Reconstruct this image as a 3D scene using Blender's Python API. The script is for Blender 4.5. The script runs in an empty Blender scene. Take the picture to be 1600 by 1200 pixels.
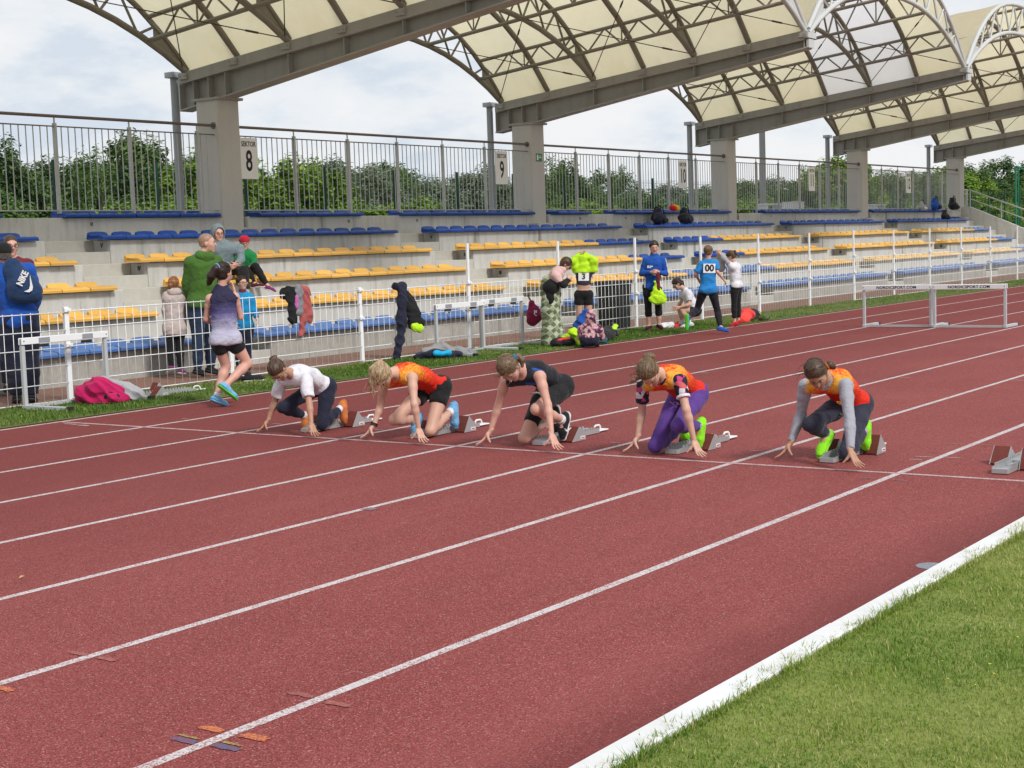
import bpy, bmesh, math, random
import numpy as np
from mathutils import Vector, Matrix

random.seed(7)
RNG = np.random.default_rng(11)
SC = bpy.context.scene
COL = SC.collection
R = math.radians

# ------------------------------------------------------------------ camera
cam_d = bpy.data.cameras.new('camera')
cam = bpy.data.objects.new('camera', cam_d)
COL.objects.link(cam)
YAW, PITCH, ROLL = R(35.2489), R(-5.2916), R(-1.9499)
fw = Vector((math.cos(YAW)*math.cos(PITCH), math.sin(YAW)*math.cos(PITCH), math.sin(PITCH)))
rt0 = Vector((math.sin(YAW), -math.cos(YAW), 0)); up0 = rt0.cross(fw)
rt = rt0*math.cos(ROLL) + up0*math.sin(ROLL)
up = -rt0*math.sin(ROLL) + up0*math.cos(ROLL)
M = Matrix((rt, up, -fw)).transposed().to_4x4()
M.translation = Vector((-9.5108, -2.4139, 1.5921))
cam.matrix_world = M
cam_d.sensor_width = 36.0
cam_d.lens = 2365.98/1600*36
cam_d.clip_start = 0.1
cam_d.clip_end = 2000
SC.camera = cam
SC.render.resolution_x, SC.render.resolution_y = 1024, 768

# ------------------------------------------------------------------ world and sun
SUN_EL, SUN_AZ = R(42), R(252)      # direction towards the sun: behind the camera, veiled by cloud
world = bpy.data.worlds.new('World'); SC.world = world; world.use_nodes = True
wn, wl = world.node_tree.nodes, world.node_tree.links
wn.clear()
def wnode(t, **kw):
    n = wn.new(t)
    for k, v in kw.items():
        setattr(n, k, v)
    return n
sky = wnode('ShaderNodeTexSky', sky_type='NISHITA', sun_disc=False, sun_elevation=SUN_EL,
            sun_rotation=math.pi/2 - SUN_AZ, altitude=50, air_density=1.0, dust_density=1.6, ozone_density=1.0)
bg_sky = wnode('ShaderNodeBackground'); bg_sky.inputs[1].default_value = 0.1
wl.new(sky.outputs[0], bg_sky.inputs[0])
tc = wnode('ShaderNodeTexCoord')
mp = wnode('ShaderNodeMapping'); mp.inputs['Scale'].default_value = (1.0, 1.0, 2.6)
mp.inputs['Location'].default_value = (1.35, 0.62, 0.35)
wl.new(tc.outputs['Generated'], mp.inputs[0])
n1 = wnode('ShaderNodeTexNoise'); n1.inputs['Scale'].default_value = 3.4; n1.inputs['Detail'].default_value = 9; n1.inputs['Roughness'].default_value = 0.52
n2 = wnode('ShaderNodeTexNoise'); n2.inputs['Scale'].default_value = 7.5; n2.inputs['Detail'].default_value = 9; n2.inputs['Roughness'].default_value = 0.6
wl.new(mp.outputs[0], n1.inputs[0]); wl.new(mp.outputs[0], n2.inputs[0])
cr = wnode('ShaderNodeValToRGB')
cr.color_ramp.elements[0].position = 0.38; cr.color_ramp.elements[0].color = (0.73, 0.81, 0.91, 1)
cr.color_ramp.elements[1].position = 0.60; cr.color_ramp.elements[1].color = (0.97, 0.98, 1.0, 1)
e = cr.color_ramp.elements.new(0.49); e.color = (0.90, 0.94, 0.98, 1)
wl.new(n2.outputs[0], cr.inputs[0])
bg_cl = wnode('ShaderNodeBackground'); bg_cl.inputs[1].default_value = 0.84
wl.new(cr.outputs[0], bg_cl.inputs[0])
mr = wnode('ShaderNodeMapRange'); mr.inputs[1].default_value = 0.30; mr.inputs[2].default_value = 0.50
mr.inputs[3].default_value = 0.90; mr.inputs[4].default_value = 1.0
wl.new(n1.outputs[0], mr.inputs[0])
mixw = wnode('ShaderNodeMixShader')
wl.new(mr.outputs[0], mixw.inputs[0]); wl.new(bg_sky.outputs[0], mixw.inputs[1]); wl.new(bg_cl.outputs[0], mixw.inputs[2])
wo = wnode('ShaderNodeOutputWorld'); wl.new(mixw.outputs[0], wo.inputs[0])

sun_d = bpy.data.lights.new('sun', 'SUN'); sun_d.energy = 2.7; sun_d.angle = R(11); sun_d.color = (1.0, 0.96, 0.90)
sun = bpy.data.objects.new('sun', sun_d); COL.objects.link(sun)
sdir = Vector((math.cos(SUN_AZ)*math.cos(SUN_EL), math.sin(SUN_AZ)*math.cos(SUN_EL), math.sin(SUN_EL)))
sun.rotation_euler = sdir.to_track_quat('Z', 'Y').to_euler()
sun.location = (0, 0, 30)

vs = SC.view_settings
vs.view_transform = 'Standard'; vs.look = 'None'; vs.exposure = 0.14; vs.gamma = 1.0
vs.use_curve_mapping = False
SC.render.engine = 'CYCLES'

# ------------------------------------------------------------------ materials
MATS = {}
def mat(name, col=(0.5, 0.5, 0.5), rough=0.7, metal=0.0, spec=0.3, noise=None, bump=None, trans=0.0,
        fine=None, streak=None, coord='Object', sheen=0.0, objrand=0.0):
    """noise = (scale, amount, second colour); fine = (scale, amount); bump = (scale, strength, distance);
    streak = (scale, amount, colour) vertical stains."""
    if name in MATS:
        return MATS[name]
    m = bpy.data.materials.new(name); m.use_nodes = True
    N, L = m.node_tree.nodes, m.node_tree.links
    b = N['Principled BSDF']
    b.inputs['Roughness'].default_value = rough
    b.inputs['Metallic'].default_value = metal
    b.inputs['Specular IOR Level'].default_value = spec
    if sheen: b.inputs['Sheen Weight'].default_value = sheen
    tcn = N.new('ShaderNodeTexCoord'); co = tcn.outputs[coord]
    cur = None
    def rgb(c):
        n = N.new('ShaderNodeRGB'); n.outputs[0].default_value = (*c, 1); return n.outputs[0]
    cur = rgb(col)
    def mixc(fac, a, bb, blend='MIX'):
        x = N.new('ShaderNodeMix'); x.data_type = 'RGBA'; x.blend_type = blend
        if hasattr(fac, 'links') or hasattr(fac, 'is_output'): L.new(fac, x.inputs[0])
        else: x.inputs[0].default_value = fac
        L.new(a, x.inputs[6]); L.new(bb, x.inputs[7]); return x.outputs[2]
    def nz(scale, detail=5, rough_=0.6, src=None):
        t = N.new('ShaderNodeTexNoise'); t.inputs['Scale'].default_value = scale
        t.inputs['Detail'].default_value = detail; t.inputs['Roughness'].default_value = rough_
        L.new(src or co, t.inputs[0]); return t.outputs[0]
    def ramp(v, a, bb):
        r = N.new('ShaderNodeMapRange'); r.inputs[1].default_value = a; r.inputs[2].default_value = bb
        L.new(v, r.inputs[0]); return r.outputs[0]
    def mul(v, k):
        x = N.new('ShaderNodeMath'); x.operation = 'MULTIPLY'; x.inputs[1].default_value = k
        L.new(v, x.inputs[0]); return x.outputs[0]
    if noise:
        for ns in (noise if isinstance(noise, list) else [noise]):
            cur = mixc(mul(ramp(nz(ns[0]), 0.35, 0.68), ns[1]), cur, rgb(ns[2]))
    for sk in (streak if isinstance(streak, list) else [streak] if streak else []):
        ms = N.new('ShaderNodeMapping'); ms.inputs['Scale'].default_value = (sk[0], sk[0], sk[0]*0.09)
        L.new(co, ms.inputs[0])
        a_, b_ = (0.48, 0.75) if len(sk) < 4 else sk[3]
        cur = mixc(mul(ramp(nz(1.0, 6, 0.6, ms.outputs[0]), a_, b_), sk[1]), cur, rgb(sk[2]))
    if objrand:
        oi = N.new('ShaderNodeObjectInfo'); r = N.new('ShaderNodeMapRange'); r.inputs[3].default_value = 1-objrand; r.inputs[4].default_value = 1+objrand; L.new(oi.outputs['Random'], r.inputs[0])
        hs = N.new('ShaderNodeHueSaturation'); L.new(r.outputs[0], hs.inputs['Value']); L.new(cur, hs.inputs['Color']); cur = hs.outputs[0]
    if fine:
        v = nz(fine[0], 2, 0.5)
        r = N.new('ShaderNodeMapRange'); r.inputs[1].default_value = 0.25; r.inputs[2].default_value = 0.75
        r.inputs[3].default_value = 1-fine[1]; r.inputs[4].default_value = 1+fine[1]
        L.new(v, r.inputs[0])
        hs = N.new('ShaderNodeHueSaturation'); L.new(r.outputs[0], hs.inputs['Value']); L.new(cur, hs.inputs['Color'])
        cur = hs.outputs[0]
    L.new(cur, b.inputs['Base Color'])
    if bump:
        bp = N.new('ShaderNodeBump'); bp.inputs['Strength'].default_value = bump[1]; bp.inputs['Distance'].default_value = bump[2]
        L.new(nz(bump[0], 4, 0.6), bp.inputs['Height']); L.new(bp.outputs[0], b.inputs['Normal'])
    if trans:
        t = N.new('ShaderNodeBsdfTranslucent'); L.new(cur, t.inputs[0])
        x = N.new('ShaderNodeMixShader'); x.inputs[0].default_value = trans
        L.new(b.outputs[0], x.inputs[1]); L.new(t.outputs[0], x.inputs[2])
        L.new(x.outputs[0], N['Material Output'].inputs[0])
    MATS[name] = m
    return m

# ------------------------------------------------------------------ object helpers
def link(o, parent=None, **props):
    COL.objects.link(o)
    if parent is not None:
        o.parent = parent
    for k, v in props.items():
        if v is not None:
            o[k] = v
    return o
def empty(name, loc=(0, 0, 0), rz=0.0, label=None, category=None, group=None, kind=None):
    o = bpy.data.objects.new(name, None); o.empty_display_size = 0.1
    o.location = loc; o.rotation_euler = (0, 0, rz)
    return link(o, None, label=label, category=category, group=group, kind=kind)
def mesh_obj(name, me, m, parent=None, loc=None, **props):
    o = bpy.data.objects.new(name, me)
    if m is not None and not me.materials:
        me.materials.append(m)
    if loc is not None:
        o.location = loc
    return link(o, parent, **props)

class MB:
    """collects vertices and faces of ONE part"""
    def __init__(s): s.v = []; s.f = []; s.mi = []
    def add(s, vs_, fs, mi=0):
        k = len(s.v); s.v += [tuple(p) for p in vs_]
        s.f += [[i+k for i in f] for f in fs]; s.mi += [mi]*len(fs)
        return s
    def box(s, x0, x1, y0, y1, z0, z1, mi=0, ch=0.0):
        if ch:
            c = ch
            vs_ = []; idx = {}
            for ix, X in enumerate((x0, x1)):
                for iy, Y in enumerate((y0, y1)):
                    for iz, Z in enumerate((z0, z1)):
                        sx, sy, sz = (1, -1)[ix]*c, (1, -1)[iy]*c, (1, -1)[iz]*c
                        idx[ix, iy, iz, 0] = len(vs_); vs_.append((X, Y+sy, Z+sz))
                        idx[ix, iy, iz, 1] = len(vs_); vs_.append((X+sx, Y, Z+sz))
                        idx[ix, iy, iz, 2] = len(vs_); vs_.append((X+sx, Y+sy, Z))
            fs = []
            for i in (0, 1):
                fs.append([idx[i, 0, 0, 0], idx[i, 0, 1, 0], idx[i, 1, 1, 0], idx[i, 1, 0, 0]][::(-1 if i else 1)])
                fs.append([idx[0, i, 0, 1], idx[1, i, 0, 1], idx[1, i, 1, 1], idx[0, i, 1, 1]][::(-1 if i else 1)])
                fs.append([idx[0, 0, i, 2], idx[0, 1, i, 2], idx[1, 1, i, 2], idx[1, 0, i, 2]][::(-1 if i else 1)])
            for a in (0, 1):
                for b in (0, 1):
                    fs.append([idx[a, b, 0, 0], idx[a, b, 1, 0], idx[a, b, 1, 1], idx[a, b, 0, 1]])
                    fs.append([idx[a, 0, b, 0], idx[a, 1, b, 0], idx[a, 1, b, 2], idx[a, 0, b, 2]])
                    fs.append([idx[0, a, b, 1], idx[1, a, b, 1], idx[1, a, b, 2], idx[0, a, b, 2]])
                    for d in (0, 1):
                        fs.append([idx[a, b, d, 0], idx[a, b, d, 1], idx[a, b, d, 2]])
            return s.add(vs_, fs, mi)
        vs_ = [(x, y, z) for z in (z0, z1) for y in (y0, y1) for x in (x0, x1)]
        return s.add(vs_, [(0, 2, 3, 1), (4, 5, 7, 6), (0, 1, 5, 4), (2, 6, 7, 3), (0, 4, 6, 2), (1, 3, 7, 5)], mi)
    def tube(s, pts, r, n=8, mi=0, caps=True, taper=None):
        P = [Vector(p) for p in pts]; k = len(P)
        rings = []
        prev = None
        for i in range(k):
            t = (P[min(i+1, k-1)] - P[max(i-1, 0)]).normalized()
            if prev is None:
                a = Vector((0, 0, 1)) if abs(t.z) < 0.9 else Vector((1, 0, 0))
                u = t.cross(a).normalized()
            else:
                u = (prev - t*prev.dot(t)).normalized()
            prev = u; w = t.cross(u)
            ri = r if not taper else taper[i]
            rings.append([P[i] + (u*math.cos(2*math.pi*j/n) + w*math.sin(2*math.pi*j/n))*ri for j in range(n)])
        vs_ = [q for rg in rings for q in rg]
        fs = [(i*n+j, i*n+(j+1) % n, (i+1)*n+(j+1) % n, (i+1)*n+j) for i in range(k-1) for j in range(n)]
        if caps:
            fs += [tuple(range(n))[::-1], tuple(range((k-1)*n, k*n))]
        return s.add(vs_, fs, mi)
    def prism(s, poly, d, mi=0):
        """poly: list of 3D points (planar); d: extrusion vector"""
        n = len(poly); d = Vector(d)
        vs_ = [Vector(p) for p in poly] + [Vector(p)+d for p in poly]
        fs = [tuple(range(n))[::-1], tuple(range(n, 2*n))] + [(i, (i+1) % n, n+(i+1) % n, n+i) for i in range(n)]
        return s.add(vs_, fs, mi)
    def beam(s, a, b, w, h, mi=0, upv=(0, 0, 1)):
        a, b = Vector(a), Vector(b); t = (b-a).normalized()
        sd = t.cross(Vector(upv)).normalized(); u = sd.cross(t)
        q = lambda p: [p+sd*(w/2*i)+u*(h/2*j) for i, j in ((-1, -1), (1, -1), (1, 1), (-1, 1))]
        return s.add(q(a)+q(b), [(3, 2, 1, 0), (4, 5, 6, 7), (0, 1, 5, 4), (1, 2, 6, 5), (2, 3, 7, 6), (3, 0, 4, 7)], mi)
    def mesh(s, name, mats, smooth=False, origin=None):
        me = bpy.data.meshes.new(name)
        v = s.v if origin is None else [(p[0]-origin[0], p[1]-origin[1], p[2]-origin[2]) for p in s.v]
        me.from_pydata(v, [], s.f)
        for m_ in (mats if isinstance(mats, (list, tuple)) else [mats]):
            me.materials.append(m_)
        me.polygons.foreach_set('material_index', s.mi)
        if smooth:
            me.polygons.foreach_set('use_smooth', [True]*len(me.polygons))
        bm = bmesh.new(); bm.from_mesh(me); bmesh.ops.recalc_face_normals(bm, faces=bm.faces); bm.to_mesh(me); bm.free()
        return me
    def build(s, name, mats, parent=None, smooth=False, loc=None, **props):
        """with loc: vertices are world coordinates, object origin at loc (parent Empties sit unrotated)"""
        org = None
        if parent is not None and loc is None:
            org = tuple(parent.matrix_world.translation) if False else tuple(parent.location)
            if parent.parent is not None:
                org = tuple(Vector(parent.location) + Vector(parent.parent.location))
        elif loc is not None:
            org = loc
        me = s.mesh(name, mats, smooth, org)
        return mesh_obj(name, me, None, parent, loc=None if parent is not None else loc, **props)

def smooth_angle(me, ang=0.7):
    me.polygons.foreach_set('use_smooth', [True]*len(me.polygons))
    try: me.set_sharp_from_angle(angle=ang)
    except Exception: pass

def text_mesh(name, body, size, m, extrude=0.0, xs=1.0, bold=0.0, spacing=1.0):
    """flat lettering in the XZ plane reading along +X, centred, facing -Y"""
    cu = bpy.data.curves.new(name, 'FONT'); cu.body = body; cu.size = size; cu.align_x = 'CENTER'; cu.align_y = 'CENTER'
    cu.extrude = extrude; cu.offset = bold; cu.resolution_u = 3; cu.space_character = spacing
    o = bpy.data.objects.new(name, cu); COL.objects.link(o)
    dg = bpy.context.evaluated_depsgraph_get()
    me = bpy.data.meshes.new_from_object(o.evaluated_get(dg))
    bpy.data.objects.remove(o); bpy.data.curves.remove(cu)
    me.transform(Matrix.Diagonal((xs, 1, 1, 1)))
    me.transform(Matrix.Rotation(R(90), 4, 'X'))
    me.materials.clear(); me.materials.append(m)
    return me
# ================================================================== THE SETTING
LANE = 1.22
m_soil = mat('grass_soil', (0.21, 0.255, 0.06), 0.95, noise=[(1.3, 0.6, (0.27, 0.28, 0.085)), (9, 0.5, (0.14, 0.18, 0.045))], bump=(60, 0.5, 0.02))
m_meadow = mat('meadow', (0.06, 0.10, 0.025), 0.95, noise=[(0.05, 0.6, (0.09, 0.12, 0.04)), (0.8, 0.5, (0.04, 0.07, 0.02))])

def track_material():
    m = bpy.data.materials.new('red_track'); m.use_nodes = True
    N, L = m.node_tree.nodes, m.node_tree.links; b = N['Principled BSDF']
    tcn = N.new('ShaderNodeTexCoord')
    def nz(s, d=3, r=0.6, sx=None):
        t = N.new('ShaderNodeTexNoise'); t.inputs['Scale'].default_value = s; t.inputs['Detail'].default_value = d; t.inputs['Roughness'].default_value = r
        if sx:
            mm = N.new('ShaderNodeMapping'); mm.inputs['Scale'].default_value = sx; L.new(tcn.outputs['Object'], mm.inputs[0]); L.new(mm.outputs[0], t.inputs[0])
        else: L.new(tcn.outputs['Object'], t.inputs[0])
        return t.outputs[0]
    def mr(v, a, b_, c, d):
        r = N.new('ShaderNodeMapRange'); r.inputs[1].default_value = a; r.inputs[2].default_value = b_; r.inputs[3].default_value = c; r.inputs[4].default_value = d
        L.new(v, r.inputs[0]); return r.outputs[0]
    def mix(f, a, c2):
        x = N.new('ShaderNodeMix'); x.data_type = 'RGBA'; L.new(f, x.inputs[0])
        for k, c in ((6, a), (7, c2)):
            if isinstance(c, tuple): x.inputs[k].default_value = (*c, 1)
            else: L.new(c, x.inputs[k])
        return x.outputs[2]
    c = mix(mr(nz(0.5, 5, 0.6), 0.3, 0.7, 0, 1), (0.232, 0.040, 0.037), (0.285, 0.060, 0.056))
    c = mix(mr(nz(3.0, 5, 0.65, (0.35, 1.5, 1)), 0.45, 0.75, 0, 0.55), c, (0.205, 0.040, 0.039))
    vor = N.new('ShaderNodeTexVoronoi'); vor.inputs['Scale'].default_value = 215; L.new(tcn.outputs['Object'], vor.inputs[0])
    sep = N.new('ShaderNodeSeparateColor'); L.new(vor.outputs['Color'], sep.inputs[0])
    c = mix(mr(sep.outputs[0], 0.62, 0.95, 0, 0.8), c, (0.43, 0.150, 0.140))
    c = mix(mr(sep.outputs[1], 0.62, 0.95, 0, 0.9), c, (0.08, 0.017, 0.018))
    c = mix(mr(sep.outputs[2], 0.985, 0.993, 0, 0.7), c, (0.55, 0.36, 0.34))
    c = mix(mr(nz(46, 4, 0.7), 0.58, 0.74, 0, 0.5), c, (0.15, 0.032, 0.032))
    c = mix(mr(nz(1.1, 6, 0.7, (0.12, 1.0, 1)), 0.52, 0.72, 0, 0.5), c, (0.31, 0.088, 0.080))
    c = mix(mr(nz(5.5, 4, 0.7), 0.66, 0.74, 0, 0.35), c, (0.13, 0.03, 0.03))
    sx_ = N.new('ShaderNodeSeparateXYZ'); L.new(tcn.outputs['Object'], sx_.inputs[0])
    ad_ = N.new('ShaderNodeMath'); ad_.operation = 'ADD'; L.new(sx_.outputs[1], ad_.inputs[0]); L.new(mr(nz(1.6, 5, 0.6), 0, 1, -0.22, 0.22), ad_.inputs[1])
    c = mix(mr(ad_.outputs[0], 0.05, 0.42, 0.55, 0), c, (0.125, 0.026, 0.027))   # darker band along the kerb, uneven edge
    ad2 = N.new('ShaderNodeMath'); ad2.operation = 'ADD'; L.new(sx_.outputs[1], ad2.inputs[0]); L.new(mr(nz(0.35, 4, 0.6), 0, 1, -2.5, 2.5), ad2.inputs[1])
    c = mix(mr(ad2.outputs[0], 2.8, 7.0, 0, 0.62), c, (0.148, 0.028, 0.027))      # deeper red towards the outer lanes
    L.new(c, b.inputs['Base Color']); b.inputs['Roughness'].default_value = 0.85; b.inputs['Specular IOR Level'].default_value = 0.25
    bp = N.new('ShaderNodeBump'); bp.inputs['Strength'].default_value = 0.7; bp.inputs['Distance'].default_value = 0.004
    L.new(vor.outputs['Distance'], bp.inputs['Height']); L.new(bp.outputs[0], b.inputs['Normal'])
    return m
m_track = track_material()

def line_material(name, col, wear=0.5, scale=170):
    m = bpy.data.materials.new(name); m.use_nodes = True
    N, L = m.node_tree.nodes, m.node_tree.links; b = N['Principled BSDF']
    tcn = N.new('ShaderNodeTexCoord')
    v = N.new('ShaderNodeTexVoronoi'); v.inputs['Scale'].default_value = scale; L.new(tcn.outputs['Object'], v.inputs[0])
    sep = N.new('ShaderNodeSeparateColor'); L.new(v.outputs['Color'], sep.inputs[0])
    n = N.new('ShaderNodeTexNoise'); n.inputs['Scale'].default_value = 7; n.inputs['Detail'].default_value = 6; L.new(tcn.outputs['Object'], n.inputs[0])
    ad = N.new('ShaderNodeMath'); ad.operation = 'ADD'; L.new(sep.outputs[0], ad.inputs[0]); L.new(n.outputs[0], ad.inputs[1])
    r = N.new('ShaderNodeMapRange'); r.inputs[1].default_value = 1.55-wear; r.inputs[2].default_value = 1.75-wear; r.inputs[3].default_value = 0; r.inputs[4].default_value = 0.85
    L.new(ad.outputs[0], r.inputs[0])
    x = N.new('ShaderNodeMix'); x.data_type = 'RGBA'; L.new(r.outputs[0], x.inputs[0])
    x.inputs[6].default_value = (*col, 1); x.inputs[7].default_value = (0.275, 0.064, 0.060, 1)
    x2 = N.new('ShaderNodeMix'); x2.data_type = 'RGBA'; x2.blend_type = 'MULTIPLY'; x2.inputs[0].default_value = 0.25
    L.new(x.outputs[2], x2.inputs[6]); L.new(sep.outputs[1], x2.inputs[7])
    L.new(x2.outputs[2], b.inputs['Base Color']); b.inputs['Roughness'].default_value = 0.8
    return m
m_line = line_material('line_paint', (0.62, 0.57, 0.58), 0.42)
m_line_old = line_material('start_line_paint', (0.56, 0.42, 0.42), 0.48)
m_orange_p = line_material('orange_paint', (0.62, 0.18, 0.05), 0.62)
m_blue_p = line_material('blue_paint', (0.07, 0.10, 0.22), 0.62)
m_yel_p = line_material('olive_paint', (0.36, 0.33, 0.08), 0.7)
m_grey_p = line_material('grey_paint', (0.20, 0.21, 0.26), 0.55)
m_faint_p = line_material('faded_paint', (0.40, 0.155, 0.125), 0.95)

def sheet(name, x0, x1, y0, y1, z, m, nx=1, ny=1, parent=None, **p):
    b = MB()
    for i in range(nx):
        for j in range(ny):
            a, c = x0+(x1-x0)*i/nx, x0+(x1-x0)*(i+1)/nx; d, e_ = y0+(y1-y0)*j/ny, y0+(y1-y0)*(j+1)/ny
            b.add([(a, d, z), (c, d, z), (c, e_, z), (a, e_, z)], [(0, 1, 2, 3)])
    return b.build(name, m, parent, **p)
sheet('ground', -900, 900, -900, 900, -0.03, m_meadow, 6, 6, kind='structure')
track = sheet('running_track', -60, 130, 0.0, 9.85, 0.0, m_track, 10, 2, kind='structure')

# lane lines: 8 lanes, outer edge at y = 9.76
for k in range(8):
    y = (8-k)*LANE
    wob = 0.025
    sheet('lane_line', -60, 130, y-wob, y+wob, 0.0012, m_line, 20, 1, parent=track)
sheet('start_line', -0.025, 0.025, 0.05, 9.76, 0.0022, m_line_old, 1, 8, parent=track)
# small cross marks and worn paint
def mark(x, y, lx, ly, m, ang=0.0, z=0.0030):
    b = MB(); c, s_ = math.cos(ang), math.sin(ang)
    n = 16; lx *= 0.8; ly *= 0.85
    pts = []
    for j in range(n):
        t = 2*math.pi*j/n
        px, py = (abs(math.cos(t))**0.5)*math.copysign(lx/2, math.cos(t)), (abs(math.sin(t))**0.5)*math.copysign(ly/2, math.sin(t))
        k_ = 1+0.22*math.sin(7*t+x*40)+0.12*math.sin(13*t+y*30); px *= k_; py *= 1+(k_-1)*0.5
        pts.append((x+px*c-py*s_, y+px*s_+py*c, z))
    b.add(pts, [tuple(range(n))])
    b.build('paint_mark', m, track)
for (x, y, lx, ly, m_) in ((-6.11, 2.36, 0.05, 0.13, m_orange_p), (-6.06, 1.31, 0.05, 0.13, m_orange_p), (-6.05, 1.12, 0.06, 0.14, m_orange_p), (-6.19, 1.30, 0.045, 0.13, m_blue_p), (-6.17, 1.13, 0.045, 0.14, m_blue_p),
        (-6.155, 1.32, 0.02, 0.12, m_yel_p), (-6.135, 1.14, 0.02, 0.12, m_yel_p), (-5.64, 2.51, 0.045, 0.13, m_faint_p), (-5.64, 2.34, 0.045, 0.13, m_faint_p), (-5.62, 1.31, 0.045, 0.14, m_faint_p), (-5.64, 1.12, 0.045, 0.14, m_faint_p),
        (-2.53, 3.62, 0.10, 0.10, m_grey_p), (0.77, 1.33, 0.025, 0.16, m_line_old), (0.80, 1.12, 0.025, 0.14, m_line_old), (1.0, 1.34, 0.02, 0.12, m_faint_p), (1.49, 1.35, 0.02, 0.16, m_yel_p), (1.49, 1.12, 0.02, 0.14, m_yel_p),
        (-0.10, 9.47, 0.05, 0.22, m_line_old), (-0.13, 9.25, 0.06, 0.2, m_line_old)):
    mark(x, y, lx, ly, m_)
for k in range(1, 8):
    yk = (8-k)*LANE
    mark(-0.27, yk+0.11, 0.022, 0.12, m_grey_p); mark(-0.27, yk-0.11, 0.022, 0.12, m_grey_p)
    mark(0.62, yk+0.11, 0.022, 0.12, m_line_old); mark(6.3, yk-0.12, 0.03, 0.14, m_line_old); mark(9.2, yk+0.1, 0.03, 0.12, m_faint_p)
# drain cover beside the kerb
dr = MB(); n_ = 20; dr.add([(-2.6+0.075*math.cos(2*math.pi*j/n_), 0.07+0.07*math.sin(2*math.pi*j/n_), 0.0022) for j in range(n_)], [tuple(range(n_))])
dr.build('drain_cover', mat('grey_drain', (0.16, 0.17, 0.20), 0.6, noise=(60, 0.8, (0.30, 0.31, 0.35))), track)

# kerb of the infield: white sections butted end to end
m_kerb = mat('white_kerb', (0.74, 0.75, 0.77), 0.6, noise=[(2.5, 0.45, (0.60, 0.60, 0.60)), (9, 0.45, (0.56, 0.55, 0.52)), (40, 0.15, (0.70, 0.70, 0.70))], bump=(25, 0.15, 0.01))
kerb_root = empty('infield_kerb', (0, -0.1, 0), label='white kerb edging between red track and infield grass', category='kerb')
kx = -30.0
random.seed(3)
while kx < 60:
    ln = 2.6
    dy = random.uniform(-0.006, 0.006)
    b = MB(); b.box(kx+0.002, kx+ln-0.002, -0.128+dy, -0.02+dy, -0.02, 0.055+random.uniform(-0.002, 0.003), ch=0.006)
    b.build('kerb_section', m_kerb, kerb_root)
    kx += ln

# infield and outer grass strips: soil sheet plus blades
sheet('infield_ground', -60, 90, -60, -0.12, 0.040, m_soil, 1, 1, kind='structure')
sheet('verge_ground', -60, 130, 9.85, 11.46, 0.006, mat('verge_soil', (0.10, 0.135, 0.035), 0.95, noise=[(1.3, 0.6, (0.14, 0.16, 0.05)), (9, 0.5, (0.07, 0.10, 0.025))]), 1, 1, kind='structure')
def blade_material(name, c1, c2, c3):
    m = bpy.data.materials.new(name); m.use_nodes = True
    N, L = m.node_tree.nodes, m.node_tree.links; b = N['Principled BSDF']
    at = N.new('ShaderNodeAttribute'); at.attribute_name = 'tint'
    cr_ = N.new('ShaderNodeValToRGB'); el = cr_.color_ramp.elements
    el[0].position = 0.0; el[0].color = (*c1, 1); el[1].position = 1.0; el[1].color = (*c3, 1)
    q = el.new(0.6); q.color = (*c2, 1)
    L.new(at.outputs['Fac'], cr_.inputs[0]); L.new(cr_.outputs[0], b.inputs['Base Color'])
    b.inputs['Roughness'].default_value = 0.6; b.inputs['Specular IOR Level'].default_value = 0.25
    t = N.new('ShaderNodeBsdfTranslucent'); L.new(cr_.outputs[0], t.inputs[0])
    x = N.new('ShaderNodeMixShader'); x.inputs[0].default_value = 0.3
    L.new(b.outputs[0], x.inputs[1]); L.new(t.outputs[0], x.inputs[2]); L.new(x.outputs[0], N['Material Output'].inputs[0])
    return m
m_blade = blade_material('grass_blade', (0.115, 0.225, 0.022), (0.25, 0.325, 0.055), (0.58, 0.50, 0.24))
m_blade_v = blade_material('verge_grass_blade', (0.055, 0.135, 0.012), (0.115, 0.20, 0.028), (0.42, 0.38, 0.16))
def vnoise(x, y, seed, scale):
    """cheap smooth value noise"""
    r = np.random.default_rng(seed); g = r.random((64, 64))
    xs, ys = (x/scale) % 63, (y/scale) % 63
    i, j = xs.astype(int), ys.astype(int); fx, fy = xs-i, ys-j
    fx, fy = fx*fx*(3-2*fx), fy*fy*(3-2*fy)
    a = g[i, j]*(1-fx)+g[i+1, j]*fx; b = g[i, j+1]*(1-fx)+g[i+1, j+1]*fx
    return a*(1-fy)+b*fy
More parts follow.
